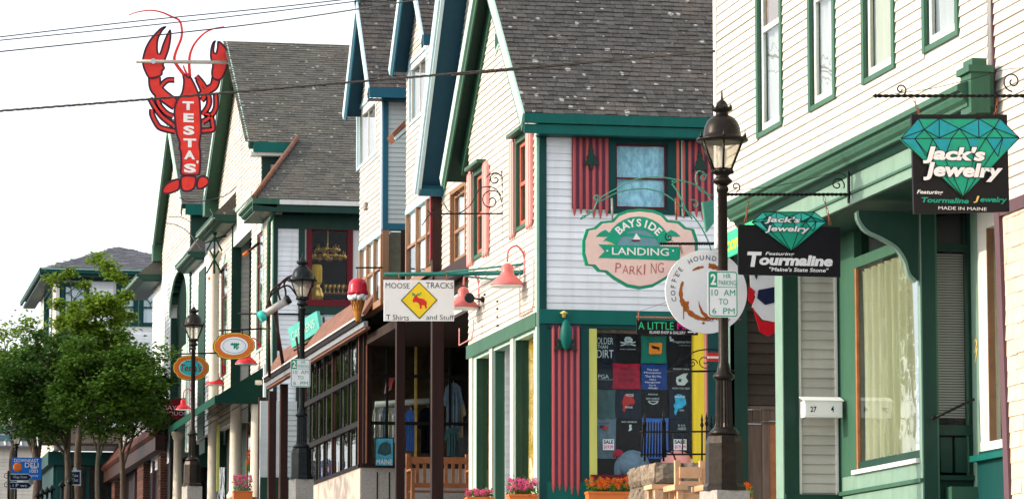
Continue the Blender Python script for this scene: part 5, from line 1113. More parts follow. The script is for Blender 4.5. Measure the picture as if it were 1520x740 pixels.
diamond(t, f, 1336.5, 1513, 176, 293, ('facet_teal', 'facet_green', 'facet_green'), .012)
for s_, x0, y0, x1, y1 in (("Jack's", 1370, 216, 1463, 245), ('Jewelry', 1370.5, 240, 1489, 270.5)): bigtext(t, f, s_, x0, y0, x1, y1, .02, .045)
mb = MB()
for s_, x0, y0, x1, y1, sh, bo in (('Featuring', 1361, 281.5, 1400, 290, .25, .02), ('MADE IN MAINE', 1393, 306, 1464.5, 312.5, 0, 0)): ptext(None, None, f, s_, x0, y0, x1, y1, .004, bo, sh, mb)
mb.build('lettering', 'print_white', t); ptext(t, 'facet_green', f, 'Tourmaline', 1368, 292.5, 1438, 302, .004, .03, .2); ptext(t, 'gold_print', f, 'J', 1445, 290.5, 1454, 301, .004, .03, .2); ptext(t, 'facet_green', f, 'ewelry', 1455, 291.5, 1495, 303, .004, .03, .2)
def bar(name, label, f, xa, xb, y, hooks, plate=None, scr=(), r=.016, tail=None, signtop=None):
    t = T(name, label, 'bracket', tuple(f.P(*f.hit(xb, y))))
    A, B_ = f.P(*f.hit(xa, y)), f.P(*f.hit(xb, y)); twist(MB(), A, B_, r).build('twisted_bar', 'black_iron', t)
    m_ = MB(); m_.lathe(A-Vector((.02, 0, 0)), [(.0, -.03), (.022, 0), (.0, .03)], 8, ax=(1, 0, 0))
    for (cx, cy, rr, tr, a0, sg) in scr: u, v = f.hit(cx, cy); m_.tube(scroll((u, v), rr, tr, f, a0, sg), .007, 5)
    if tail: m_.tube(pspl(f, tail), .004, 4)
    if plate: q = f.rect(plate[0]-1.5, plate[0]+1.5, plate[1], plate[2]); m_.box(f, q[0], q[1], q[2], q[3], -.02, .02)
    m_.build('scrollwork', 'black_iron', t)
    for (hx, hy, gx, gy) in hooks:
        c = MB(); p0, p1 = f.P(*f.hit(hx, hy)), f.P(*f.hit(gx, gy)); n = 5
        for i in range(n):
            q = p0.lerp(p1, (i+.5)/n); ax_ = f.n if i % 2 else f.u; L_ = (p1-p0).length/n*.62; dr_ = (p1-p0).normalized()
            c.tube([q+dr_*math.cos(th)*L_+ax_*math.sin(th)*.011 for th in [k*math.pi/5 for k in range(11)]], .0035, 4)
        c.build('chain', 'rust', t)
bar('sign_bracket', 'twisted black iron bar holding the larger jewelry sign', FY(29.92), 1303, 1560, 142.5, [(1356, 146, 1366, 172), (1481, 146, 1477, 172)], None, [(1337, 133, .055, 1.3, -1.6, 1), (1503, 121, .09, 1.4, -1.6, -1)], tail=[(1328, 139), (1380, 132), (1440, 118), (1490, 104), (1515, 101)])
f = FY(34.6); q0 = f.hit(1096, 332); q1 = f.hit(1248, 410)
t = T('jewelry_sign', 'smaller black hanging sign with a diamond and white word Tourmaline', 'sign', tuple(f.P((q0[0]+q1[0])/2, q1[1])))
bd = MB().poly(f, [f.hit(1096, 333), f.hit(1247.5, 337), f.hit(1247.5, 411), f.hit(1096, 407)], -.03, 0).build('board', 'sign_black', t)
diamond(t, f, 1116, 1227, 314.5, 373, ('facet_light', 'facet_green', 'facet_dark'), .012)
for s_, x0, y0, x1, y1 in (("Jack's", 1135, 320.5, 1188, 333), ('Jewelry', 1136, 334, 1202, 347)): bigtext(t, f, s_, x0, y0, x1, y1, .02, .03)
mb = MB()
for s_, x0, y0, x1, y1, sh, bo in (('Featuring', 1136, 373.5, 1179, 380.5, .25, .02), ('T', 1109, 373, 1131, 396, .15, .05), ('ourmaline', 1127, 377, 1236, 395.5, .18, .05), ('"Maine\'s State Stone"', 1142, 396, 1230, 404, .15, .02)): ptext(None, None, f, s_, x0, y0, x1, y1, .004, bo, sh, mb)
mb.build('lettering', 'print_white', t)
bar('sign_bracket', 'twisted black iron bar with scrolls holding the smaller jewelry sign', FY(34.62), 1078, 1259, 288.5, [(1112, 292, 1106, 331), (1223, 292, 1233, 334)], (1259.5, 250, 301), [(1092, 277, .05, 1.2, -1.5, 1), (1243, 274, .075, 1.3, -.5, 1)], tail=[(1096, 282), (1150, 276), (1200, 266), (1240, 256), (1257, 262)])

# coffee board on the cornice, floodlight, mailbox, bunting
cf = SX(JX-.145); q = (cf.hit(1078, 350)[0], cf.hit(1141, 305)[0], cf.hit(1090, 372)[1], cf.hit(1090, 338)[1]); q = (q[0], q[1], fz+.02, zf-.0)
t = T('coffee_fascia_sign', 'green fascia board with yellow coffee lettering above the alley end of the cornice', 'sign', tuple(cf.P(q[0], q[2])))
bx('board', 'neon_green', t, cf, q, .0, .03); hq = q[3]-q[2]; text(t, 'sign_yellow', cf, 'COFFEE', (q[0]+.15, q[1]-.9, q[2]+hq*.22, q[2]+hq*.62), .034, .04, .1)
f = FY(34.0); t = T('floodlight', 'white lamp on a dark adjustable mount on the green fascia', 'floodlight', tuple(f.P(*f.hit(1330, 258))))
c0 = f.P(*f.hit(1330, 258)); m_ = MB(); q = f.rect(1324, 1342, 252, 264); m_.box(f, q[0], q[1], q[2], q[3], -.03, .03); m_.tube(pspl(f, [(1326, 258), (1320, 257), (1314, 262), (1310, 262)], 4), .012, 6); m_.build('mount', 'black_iron', t)
ax_ = (f.P(*f.hit(1299, 269))-f.P(*f.hit(1316, 261))).normalized(); MB().lathe(f.P(*f.hit(1316, 261)), [(.02, 0), (.03, .02), (.032, .05), (.055, .10), (.055, .115), (.0, .12)], 14, ax=ax_).build('head', 'galvanised', t)
f = FY(37.0); q = f.rect(1188, 1246, 591, 619); t = T('mailbox', 'white wall mailbox numbered 27 and 4 on beige clapboard', 'mailbox', tuple(f.P((q[0]+q[1])/2, q[2])))
m_ = MB(); m_.box(f, q[0]+.02, q[1], q[2], q[3]-.03, -.06, .10); m_.box(f, q[0]+.03, q[1]-.02, q[2]+.02, q[3]-.06, .10, .104); m_.build('body', 'print_white', t); fl = Fr(f.P(q[0], q[3]-.03, .11), f.u, Vector((0, .17, .05))); MB().box(fl, 0, q[1]-q[0]+.02, 0, .17, 0, .008).build('lid', 'print_white', t)
mb = MB(); ptext(None, None, f, '27', 1203, 602.5, 1212, 611, .108, .02, 0, mb); ptext(None, None, f, '4', 1233.5, 602, 1238, 611, .108, .02, 0, mb); mb.build('lettering', 'navy_cloth', t)
f = FY(40.6); t = T('bunting', 'red, white and blue flag bunting hanging in the alley entrance', 'bunting', tuple(f.P(*f.hit(1135, 450))))
for m_n, poly in (('print_white', [(1113, 408), (1152, 408), (1152, 478), (1132, 474), (1116, 455), (1122, 440), (1114, 425)]), ('flag_blue', [(1126, 430), (1152, 425), (1152, 448), (1136, 452), (1124, 442)]), ('flag_red', [(1112, 424), (1121, 432), (1117, 452), (1111, 446)]), ('flag_red', [(1117, 455), (1130, 476), (1152, 478), (1152, 492), (1140, 499), (1128, 492)]), ('flag_blue', [(1119, 405), (1126, 405), (1123, 415)])):
    fr2 = f.off({'print_white': 0, 'flag_blue': .012, 'flag_red': .014}[m_n]); MB().ppoly(fr2, poly, -.006, .0).build({'print_white': 'white_cloth', 'flag_blue': 'blue_cloth', 'flag_red': 'red_cloth'}[m_n], m_n, t)

# ------------------------------------------------------------------ signs before the shutter building
f = FY(41.2); fb_ = lambda x, y: (850+x/4.935, 290+y/4.935)
half = [(490, 95), (400, 105), (335, 130), (290, 180), (205, 190), (155, 235), (100, 245), (72, 330), (72, 420), (95, 510), (150, 515), (185, 555), (240, 560), (300, 610), (400, 668), (495, 685)]
mir = [(990-x, y) for x, y in half[::-1][1:-1]]; shp = [fb_(*p) for p in half+mir]
cxp, cyp = fb_(495, 395); ins = lambda k: [(cxp+(x-cxp)*k[0], cyp+(y-cyp)*k[1]) for x, y in shp]
t = T('landing_sign', 'pink and green scalloped sign reading Bayside Landing Parking', 'sign', tuple(f.P(*f.hit(950, 428))))
bd = MB().ppoly(f, shp, -.05, 0).build('board', 'print_green', t); MB().ppoly(f, ins((.945, .925)), .0, .006).build('pink_field', 'sign_pink', t)
rib = [(195, 365), (255, 375), (780, 375), (790, 470), (240, 452), (195, 448), (235, 410)]
MB().ppoly(f, [fb_(*p) for p in [(190, 357), (790, 375), (785, 475), (188, 455), (235, 408)]], .006, .012).build('ribbon', 'facet_green', t)
arc = []; cu, cv = fb_(480, 400)
for i in range(13): a = math.radians(163-146*i/12); arc.append((cu+math.cos(a)*50, cv-math.sin(a)*50))
for i in range(13): a = math.radians(17+146*i/12); arc.append((cu+math.cos(a)*33, cv-math.sin(a)*33+2))
def vary(p): return p
MB().ppoly(f, [(x, y) for x, y in arc], .006, .014).build('arched_ribbon', 'facet_green', t)
for s_ in (1, -1): MB().ppoly(f, [(cu+s_*(x-480)/4.935, 290+y/4.935) for x, y in ((700, 300), (790, 300), (760, 270), (720, 250), (640, 310), (740, 335))], .004, .012).build('ribbon_tail', 'facet_green', t)
MB().ppoly(f, [(x, y) for x, y in [(cu+math.cos(math.radians(180*i/12))*33, cv-math.sin(math.radians(180*i/12))*30-2) for i in range(13)]], .004, .008).build('water', 'pale_blue_sign', t)
MB().ppoly(f, [fb_(*p) for p in ((330, 300), (380, 280), (440, 272), (520, 290), (600, 300), (650, 318), (500, 305), (400, 300))], .008, .011).build('hills', 'facet_green', t)
MB().ppoly(f, [fb_(*p) for p in ((466, 275), (500, 322), (440, 322))], .011, .013).build('sail', 'print_white', t); MB().ppoly(f, [fb_(*p) for p in ((425, 325), (500, 325), (490, 335), (440, 335))], .011, .013).build('hull', 'red_trim', t)
MB().ppoly(f, [fb_(*p) for p in ((265, 355), (275, 320), (320, 300), (300, 330), (300, 357))], .008, .011).build('rope', 'gold_print', t)
uu, vv_ = f.hit(cu, cv); s_ = 5400/41.5*.0001; pxm = (f.hit(cu+1, cv)[0]-uu)
arctext(t, 'print_white', f, 'BAYSIDE', uu, vv_-2*pxm, 36*pxm, 133, 45, 11.5*pxm, .018, .03, 1.05)
mb = MB(); ptext(None, None, f, 'LANDING', *fb_(288, 378), *fb_(705, 442), .016, .012, 0, mb)
for x in (252, 734): q = fb_(x, 405); u, v = f.hit(*q); mb.lathe(f.P(u, v, .013), [(.012, 0), (.012, .003)], 8, ax=f.n)
mb.build('lettering', 'print_white', t)
for i, ch_ in enumerate('PARKING'):
    x = 312+i*52; y = 505+18*math.sin(i*.52)+ (12 if i > 2 else 0)*0; ptext(t, 'pink_paint', f, ch_, *fb_(x, y-12+8*math.sin(i)), *fb_(x+(44 if ch_ != 'I' else 14), y+58), .009, -.012, .05)
t = T('scroll_bracket', 'mint green scrolled iron bracket holding the pink landing sign', 'bracket', tuple(f.P(*f.hit(1065, 340))))
g4 = lambda x, y: (690+x/4, 140+y/4); m_ = MB()
for pts, r in (([(715, 690), (740, 690), (730, 715), (700, 722), (690, 740), (760, 690), (800, 620), (900, 560), (1010, 505), (1130, 490), (1250, 505), (1350, 530), (1420, 570), (1470, 640)], .008), ([(770, 605), (790, 600), (785, 625), (765, 610), (800, 635), (900, 585), (1010, 562), (1110, 566), (1200, 600), (1290, 670), (1370, 740), (1440, 860), (1480, 990)], .008), ([(1230, 530), (1270, 590), (1310, 680), (1350, 740)], .009), ([(1440, 480), (1410, 480), (1400, 500), (1420, 510), (1430, 480), (1390, 455), (1370, 500), (1400, 570), (1470, 600)], .008), ([(1340, 625), (1370, 630), (1385, 650), (1370, 670), (1360, 650)], .007), ([(1250, 510), (1230, 515), (1240, 525), (1260, 515)], .007)):
    m_.tube(pspl(f, [g4(*p) for p in pts], 6), r, 6)
m_.build('scrollwork', 'mint_iron', t); q = f.rect(1043, 1062, 298, 332); MB().poly(f, [f.hit(1042, 300), f.hit(1063, 297), f.hit(1063, 325), f.hit(1048, 345)], -.04, .04).build('mount_box', 'mint_iron', t)
for x in (908, 1003): c = MB(); c.tube([f.P(*f.hit(x, 294)), f.P(*f.hit(x+1, 326))], .012, 6); c.build('strap', 'rust' if x > 950 else 'galvanised', t)
# round coffee sign
f = FY(40.9); cx, cy, rp_ = 1048.5, 432.5, 60.5; cu, cv = f.hit(cx, cy); pm = f.hit(cx+1, cy)[0]-cu; rad = rp_*pm
t = T('coffee_sign', 'round white coffee sign with brown cup stain behind the near lamp post', 'sign', tuple(f.P(cu, cv-rad)))
MB().poly(f, [(cu+math.cos(k*math.pi/32)*rad, cv+math.sin(k*math.pi/32)*rad) for k in range(64)], -.03, 0).build('disc', 'print_white', t)
def ring(c0, c1, r, a0, a1, w0, w1, n=40, jit=.25, seed=1):
    rs = random.Random(seed); out, inn = [], []
    for i in range(n+1):
        a = math.radians(a0+(a1-a0)*i/n); w_ = (w0+(w1-w0)*i/n)*(1+rs.uniform(-jit, jit)); out.append((c0+math.cos(a)*(r+w_/2), c1+math.sin(a)*(r+w_/2))); inn.append((c0+math.cos(a)*(r-w_/2), c1+math.sin(a)*(r-w_/2)))
    return out, inn
sb = MB()
for a0, a1, w0, w1, r, sd in ((155, 215, 3, 8, 38, 1), (215, 268, 8, 5, 38, 2), (268, 300, 7, 9, 36, 3), (96, 122, 4, 3, 38, 4), (55, 85, 5, 8, 40, 5), (20, 45, 9, 7, 37, 7)):
    o_, i_ = ring(cu, cv-2*pm, r*pm, a0, a1, w0*pm, w1*pm, 14, .3, sd); n = len(o_); sb.add([f.P(u, v, .003) for u, v in o_+i_], [[k, k+1, n+k+1, n+k][::-1] for k in range(n-1)])
for pts in (((1013, 447), (1023, 447), (1021, 456), (1015.5, 457), (1015.5, 473), (1014, 473), (1014, 456)), ((1037, 446), (1039, 452), (1044, 462), (1050, 466), (1048, 472), (1041, 465), (1037.5, 455))): sb.ppoly(f, list(pts), .0, .0035)
for x, y, r in ((1044, 479, 2), (1000, 409, .9), (1004.5, 402.5, 1.1), (997, 416, .8), (1006, 410, .7)): u, v = f.hit(x, y); sb.lathe(f.P(u, v, .001), [(r*pm, 0), (r*pm, .003)], 10, ax=f.n)
sb.build('cup_stain', 'coffee_stain', t)
arctext(t, 'flag_blue', f, 'COFFEE HOUND', cu, cv, 46*pm, 194, 76, 7*pm, .004, .0, .95)
mb = MB(); ptext(None, None, f, 'Co', 1047, 470.5, 1059, 476.5, .004, .0, 0, mb); ptext(None, None, f, 'mpany', 1063, 472, 1084, 477, .004, .0, 0, mb); mb.build('lettering', 'flag_blue', t)
bar('sign_bracket', 'twisted black iron bar above the round coffee sign', FY(40.92), 984, 1090, 361.5, [(1010, 364, 1013, 376), (1080, 364, 1080, 378)], None, [(993, 352, .05, 1.2, 2, 1)], .017)
# little shop sign
f = FY(41.4); t = T('arrow_shop_sign', 'small dark sign with green and magenta lettering and white arrow below the coffee sign', 'sign', tuple(f.P(*f.hit(990, 497))))
MB().poly(f, [f.hit(945.5, 474), f.hit(1036, 478), f.hit(1036, 497), f.hit(945, 496)], -.02, 0).build('board', 'sign_black', t)
mb = MB(); ptext(None, None, f, 'A LITTLE', 947.5, 477, 1000, 489, .004, .0, 0, mb); mb.build('lettering', 'neon_green', t); ptext(t, 'magenta', f, 'MAD', 1005, 478, 1037, 489, .004, .03, 0)
mb = MB(); ptext(None, None, f, 'ISLAND SHOP & GALLERY', 964, 490.3, 1018, 495.6, .004, .01, .12, mb); mb.ppoly(f, [(1021, 491.3), (1030, 491.3), (1030, 489.8), (1036, 492.3), (1030, 494.8), (1030, 493.3), (1021, 493.3)], .001, .004); mb.build('small_lettering', 'print_white', t)
m_ = MB(); m_.tube([f.P(*f.hit(945, 470)), f.P(*f.hit(1100, 474))], .010, 6); m_.tube([f.P(*f.hit(945, 463)), f.P(*f.hit(992, 447))], .003, 4); m_.tube([f.P(*f.hit(948, 463)), f.P(*f.hit(948, 476))], .008, 5); m_.build('sign_rod', 'rust', t)
f = FY(41.6); t = T('window_bracket', 'black iron scroll bracket with small red sign in front of the T-shirt window', 'bracket', tuple(f.P(*f.hit(1060, 548))))
m_ = MB(); m_.tube([f.P(*f.hit(990, 551)), f.P(*f.hit(1090, 550))], .012, 6); m_.tube(pspl(f, [(995, 547), (1010, 536), (1030, 522), (1050, 518), (1066, 519)]), .008, 5); m_.tube(pspl(f, [(992, 549), (1003, 540), (1010, 530)]), .005, 5)
for x, y, r, s_ in ((1028, 539, .06, 1), (1046, 536, .09, -1), (1018, 543, .04, 1)): u, v = f.hit(x, y); m_.tube(scroll((u, v), r, 1.4, f, 0, s_), .006, 5)
m_.build('scrollwork', 'black_iron', t); q = f.rect(1049, 1066, 523, 536); m_ = bx('red_plate', 'sign_red', t, f, q, .01, .03); bx('white_stripe', 'print_white', t, f, (q[0], q[1], q[2]+.035, q[2]+.06), .03, .034)

# scroll bracket and gooseneck lamps on the street wall
Yb = -bs.hit(747, 300)[0]; f = FY(Yb); t = T('scroll_bracket', 'black iron scroll bracket on the sunlit wall between pink shutters', 'bracket', tuple(f.P(*f.hit(745, 317))))
g5 = lambda x, y: (600+x/4.11, 220+y/4.11); m_ = MB(); m_.tube([f.P(*f.hit(*g5(160, 400))), f.P(*f.hit(*g5(605, 398)))], .012, 6); m_.tube(pspl(f, [g5(595, 140), g5(600, 250), g5(602, 400), g5(603, 570)]), .010, 5)
for c_, r, tr, a0, sg in ((g5(555, 190), .10, 1.3, .5, 1), (g5(530, 320), .17, 1.3, .5, 1), (g5(180, 370), .09, 1.3, 3.3, 1), (g5(320, 280), .04, 1.2, 0, 1)): u, v = f.hit(*c_); m_.tube(scroll((u, v), r, tr, f, a0, sg), .009, 5)
for pts in ([(110, 470), (150, 410), (180, 400)], [(245, 340), (270, 380), (320, 400), (400, 350), (460, 250), (520, 235), (570, 260), (600, 340)], [(500, 180), (520, 160), (560, 150), (590, 165)]): m_.tube(pspl(f, [g5(*p) for p in pts]), .008, 5)
m_.build('scrollwork', 'black_iron', t)
def gooseneck(wf_, mount, sc_, col, label, R_, arm_h, group):
    Yw = -wf_.hit(*mount)[0]; f = FY(Yw); mu, mv = f.hit(*mount); su, sv = f.hit(*sc_)   # sc_: centre of the shade's rim
    t = T('gooseneck_lamp', label, 'wall lamp', tuple(f.P(mu, mv)), group)
    MB().box(f, mu-.02, mu+.05, mv-.16, mv+.16, -.05, .05).build('mount', col, t)
    h = R_*1.05; top = sv+h+.16*R_/.28
    m_ = MB(); m_.tube(spline([f.P(mu, mv, 0), f.P(mu-.04, mv+arm_h*.6, 0), f.P((mu+su)/2, mv+arm_h, 0), f.P(su+.02, mv+arm_h*.7, 0), f.P(su, top-.05, 0)], 6), .014, 8); m_.build('arm', col, t)
    m_ = MB(); m_.lathe(f.P(su, sv), [(R_, 0), (R_*1.01, .015), (R_*.72, h*.38), (R_*.42, h*.62), (R_*.36, h*.8), (R_*.36, h*1.05), (R_*.25, h*1.2), (.02, h*1.28)], 22); m_.build('shade', col, t)
    m_ = MB(); m_.lathe(f.P(su, sv+.0), [(R_*.98, -.012), (R_*.98, -.002)], 22); m_.build('lens', 'print_white', t)
    return t
gooseneck(bs, (780, 388), (753, 424), 'lamp_pink', 'pink gooseneck wall lamp nearest the shutter building corner', .24, .22, 'pink gooseneck lamps')
gooseneck(bs, (712, 424), (688, 457), 'lamp_pink', 'pink gooseneck wall lamp beside the moose sign', .24, .2, 'pink gooseneck lamps')
f = FY(-bs.hit(715, 441)[0]-.25); t = T('spotlight', 'black round spotlight in front of the pink lamp beside the moose sign', 'spotlight', tuple(f.P(*f.hit(710, 441))))
m_ = MB(); m_.lathe(f.P(*f.hit(697, 442)), [(.04, .12), (.07, .08), (.075, -.04), (.06, -.05)], 14, ax=(.3, 1, 0)); m_.tube([f.P(*f.hit(700, 442)), f.P(*f.hit(714, 444))], .014, 6); m_.lathe(f.P(*f.hit(717, 444)), [(.04, -.03), (.05, .0), (.04, .04)], 10, ax=(1, 0, 0)); m_.build('head', 'lamp_black', t)
# green pole with the moose sign
f = FY(53.4); t = T('sign_pole', 'long green pole carrying the white moose sign from the shutter building', 'bracket', tuple(f.P(*f.hit(775, 402))))
m_ = MB(); A_ = f.P(*f.hit(570, 407)); B_ = bs.P(*bs.hit(778, 404)); m_.tube([A_, f.P(*f.hit(680, 406)), B_], [.03, .032, .035], 10); m_.tube([f.P(*f.hit(662, 404)), B_+Vector((0, 0, .12))], .015, 6); m_.tube([f.P(*f.hit(690, 410)), B_+Vector((0, 0, -.14))], .015, 6); m_.build('pole', 'teal_trim', t)
f = FY(53.3); t = T('moose_sign', 'white rectangular sign with moose in a yellow diamond', 'sign', tuple(f.P(*f.hit(622, 475))))
MB().poly(f, [f.hit(570, 415), f.hit(674, 415.5), f.hit(674, 476), f.hit(570, 476)], -.03, 0).build('board', 'print_white', t)
g6 = lambda x, y: (540+x/4.933, 400+y/4.933)
MB().ppoly(f, [g6(405, 88), g6(540, 222), g6(408, 360), g6(272, 224)], .0, .008).build('diamond_edge', 'sign_black', t); MB().ppoly(f, [g6(405, 96), g6(531, 222), g6(408, 351), g6(281, 224)], .008, .010).build('diamond_field', 'sign_yellow', t)
MB().ppoly(f, [g6(*p) for p in ((357, 222), (372, 195), (385, 180), (398, 205), (440, 215), (462, 235), (460, 262), (462, 282), (452, 284), (446, 262), (425, 258), (424, 285), (412, 286), (408, 255), (395, 240), (378, 236), (362, 240))], .01, .013).build('moose', 'sign_red', t)
m_ = MB()
for pts in (((372, 190), (358, 182), (358, 168)), ((372, 190), (368, 172)), ((390, 185), (412, 182), (420, 165)), ((390, 185), (405, 170))): m_.tube(pspl(f, [g6(*p) for p in pts], 3, .012), .008, 4)
m_.build('antlers', 'print_green', t); mb = MB()
for s_, a, b in (('MOOSE', (160, 95), (335, 138)), ('TRACKS', (455, 92), (655, 138)), ('T Shirts', (165, 328), (330, 370)), ('and Stuff', (458, 328), (660, 368))): ptext(None, None, f, s_, *g6(*a), *g6(*b), .004, -.005, 0, mb)
mb.build('lettering', 'sign_black', t)
for x in (592, 663): MB().tube([f.P(*f.hit(x, 406)), f.P(*f.hit(x, 416))], .006, 5).build('hook', 'rust', t)
# ice cream
Yi = 64.8; f = FY(Yi); t = T('ice_cream_sign', 'giant hanging ice cream cone with red and white scoops', 'sign', tuple(f.P(*f.hit(531, 481))))
cu, cz = f.hit(531, 455); pm = f.hit(532, 455)[0]-cu; z_of = lambda y: f.hit(531, y)[1]
m_ = MB(); m_.lathe(f.P(cu, 0), [(.001, z_of(480)), (4*pm, z_of(474)), (9.5*pm, z_of(448)), (10.5*pm, z_of(444))], 18); cone = m_.build('cone', 'waffle', t); m_ = MB()
for k in range(12):
    for sg in (1, -1): m_.tube([f.P(cu, 0)+Vector((math.cos(k*math.pi/6+sg*q*.9)*(10.6-9.5*q)*pm, math.sin(k*math.pi/6+sg*q*.9)*(10.6-9.5*q)*pm, z_of(446)+(z_of(480)-z_of(446))*q)) for q in (0, .25, .5, .75, .97)], .006, 4)
m_.build('waffle_grid', 'waffle_dark', cone)
m_ = MB(); 
for k in range(16): a = k*math.pi/8; m_.blob(f.P(cu, z_of(441))+Vector((math.cos(a)*11.5*pm, math.sin(a)*11.5*pm, random.uniform(-.02, .02))), 4.2*pm, 8, 6, .1)
m_.build('lower_scoop', 'cream_white', t); m_ = MB(); m_.lathe(f.P(cu, 0), [(14*pm, z_of(437.5)), (15.5*pm, z_of(434)), (14*pm, z_of(431)), (13.6*pm, z_of(424)), (12*pm, z_of(418)), (8*pm, z_of(414)), (1*pm, z_of(412.5)), (.01, z_of(411))], 22)
for k in range(14): a = k*math.pi/7; m_.blob(f.P(cu, z_of(435))+Vector((math.cos(a)*13.3*pm, math.sin(a)*13.3*pm, 0)), 2.6*pm, 7, 5, .15)
m_.build('upper_scoop', 'ice_cream', t); m_ = MB(); m_.tube([f.P(cu, z_of(412)), f.P(cu, z_of(397))], .008, 5); m_.tube([f.P(*f.hit(528, 397)), f.P(*f.hit(560, 397)), f.P(*f.hit(568, 397))], .015, 6); m_.build('hanger', 'black_iron', t)

# ------------------------------------------------------------------ lobster sign
f = FY(90.9); t = T('lobster_sign', 'big red cut-out lobster sign reading Testas below the gable', 'sign', tuple(f.P(*f.hit(270, 288))))
lb = lambda x, y: (190+x/4.625, y/4.625)
def piece(name, pts, d=0, th=.03, w_=2.5, m='lobster_red'):
    P2 = [Vector((*f.hit(*lb(*p)), 0)) for p in pts]; n = len(P2); pm = .0168
    P2 = [(P2[i-1]+P2[i]*14+P2[(i+1) % n])/16 for i in range(n)]; Q = []
    for i in range(n):
        for k in range(3):
            tt = k/3; a, b, c, e_ = P2[i-1], P2[i], P2[(i+1) % n], P2[(i+2) % n]
            Q.append(.5*((2*b)+(c-a)*tt+(2*a-5*b+4*c-e_)*tt*tt+(3*b-a-3*c+e_)*tt**3))
    o = MB().poly(f, [(q.x, q.y) for q in Q], d-th, d).build(name, m, t); m_ = MB(); n = len(Q); area = sum(Q[i].x*Q[(i+1) % n].y-Q[(i+1) % n].x*Q[i].y for i in range(n)); sg = 1 if area > 0 else -1
    nr = []
    for i in range(n): tt = (Q[(i+1) % n]-Q[i-1]).normalized(); nr.append(Vector((tt.y, -tt.x, 0))*sg)
    A_ = [f.P(*(Q[i]+nr[i]*.008).xy, d+.006) for i in range(n)]; B_ = [f.P(*(Q[i]-nr[i]*w_*pm).xy, d+.006) for i in range(n)]
    m_.add(A_+B_, [[i, (i+1) % n, n+(i+1) % n, n+i] for i in range(n)]); m_.build('outline', 'lobster_outline', o); return o
def limb(name, pts, ws, d):
    P2 = [Vector((*f.hit(*lb(*p)), 0)) for p in pts]; P3 = spline(P2, 5); n = len(P3)
    for nm, ex, m, dd in ((name+'_outline', .05, 'lobster_outline', d), (name, 0, 'lobster_red', d+.008)):
        L_, R_ = [], []
        for i, q in enumerate(P3):
            tt = (P3[min(i+1, n-1)]-P3[max(i-1, 0)]).normalized(); nn = Vector((-tt.y, tt.x, 0)); w_ = (ws[0]+(ws[1]-ws[0])*i/(n-1))*.0168*.5+ex
            L_.append(f.P(*(q+nn*w_).xy, dd)); R_.append(f.P(*(q-nn*w_).xy, dd))
        o = MB().add(L_+R_+[p-f.n*.03 for p in L_+R_], [q for i in range(n-1) for q in ([i, i+1, n+i+1, n+i][::-1], [2*n+i, 3*n+i, 3*n+i+1, 2*n+i+1], [i, 2*n+i, 2*n+i+1, i+1], [n+i, n+i+1, 3*n+i+1, 3*n+i])]).build(nm, m, t)
for pts in ([(320, 548), (268, 552), (222, 600), (203, 660), (215, 720), (262, 775), (312, 800)], [(150, 672), (185, 735), (240, 805), (316, 862)], [(165, 748), (168, 790), (205, 860), (240, 882), (325, 902)], [(468, 522), (510, 570), (548, 640), (556, 715), (512, 790)], [(603, 640), (603, 740), (565, 800), (512, 838)], [(525, 778), (568, 798), (584, 868), (575, 890), (505, 897)], [(480, 545), (510, 610), (525, 660), (505, 690)]): limb('leg', pts, (3.2, 4.2), -.02)
limb('arm', [(182, 530), (190, 600), (235, 650), (300, 700), (330, 720)], (14, 13), -.015); limb('arm', [(606, 535), (590, 590), (545, 620), (500, 660)], (9, 8), -.015)
piece('tail_fan', [(358, 1222), (300, 1236), (250, 1265), (230, 1310), (245, 1335), (300, 1328), (358, 1300)], .0); piece('tail_fan', [(478, 1218), (520, 1203), (553, 1222), (560, 1258), (530, 1288), (487, 1303), (466, 1278)], 0); piece('tail_fan', [(358, 1204), (465, 1204), (472, 1250), (452, 1303), (400, 1320), (362, 1302)], .01)
piece('claw', [(268, 182), (230, 188), (190, 225), (150, 272), (120, 325), (100, 390), (97, 440), (112, 490), (145, 545), (215, 530), (238, 512), (236, 492), (256, 470), (243, 445), (262, 400), (285, 335), (298, 250), (292, 200), (272, 225), (240, 295), (214, 378), (203, 340), (208, 270), (235, 215)], .005)
piece('claw', [(604, 278), (580, 290), (565, 340), (563, 400), (580, 440), (570, 500), (580, 545), (635, 556), (670, 500), (690, 430), (692, 380), (675, 330), (640, 290), (613, 282), (611, 330), (600, 370), (590, 350), (597, 300)], .005)
piece('body', [(372, 520), (380, 560), (368, 640), (330, 690), (312, 757), (318, 830), (330, 925), (352, 980), (346, 1020), (360, 1050), (362, 1130), (358, 1206), (470, 1206), (492, 1198), (500, 1150), (502, 1050), (493, 990), (507, 910), (502, 780), (495, 670), (470, 600), (450, 560), (430, 525), (412, 530), (395, 505)], .012, .04)
m_ = MB()
for pts, r in (([(5, 105), (60, 85), (150, 72), (230, 85), (300, 115), (350, 140), (368, 190), (366, 260), (335, 340), (318, 400), (330, 440), (385, 515)], (.012, .045)), ([(660, 184), (600, 195), (530, 225), (465, 290), (430, 360), (420, 430), (425, 525)], (.012, .045)), ([(380, 450), (390, 480), (412, 522)], (.02, .03))):
    sp = pspl(f, [lb(*p) for p in pts], 6); m_.tube(sp, [r[0]+(r[1]-r[0])*i/(len(sp)-1) for i in range(len(sp))], 6)
m_.build('antennae', 'lobster_red', t)
for ch_, x0, y0, x1, y1 in (('T', 374, 695, 452, 757), ('E', 381, 777, 452, 840), ('S', 380, 862, 456, 927), ('T', 380, 950, 468, 1012), ('A', 385, 1032, 460, 1094), ("'", 470, 1102, 484, 1122), ('S', 384, 1122, 468, 1187)): ptext(t, 'print_white', f, ch_, *lb(x0, y0), *lb(x1, y1), .022, .045, 0, name='letter')
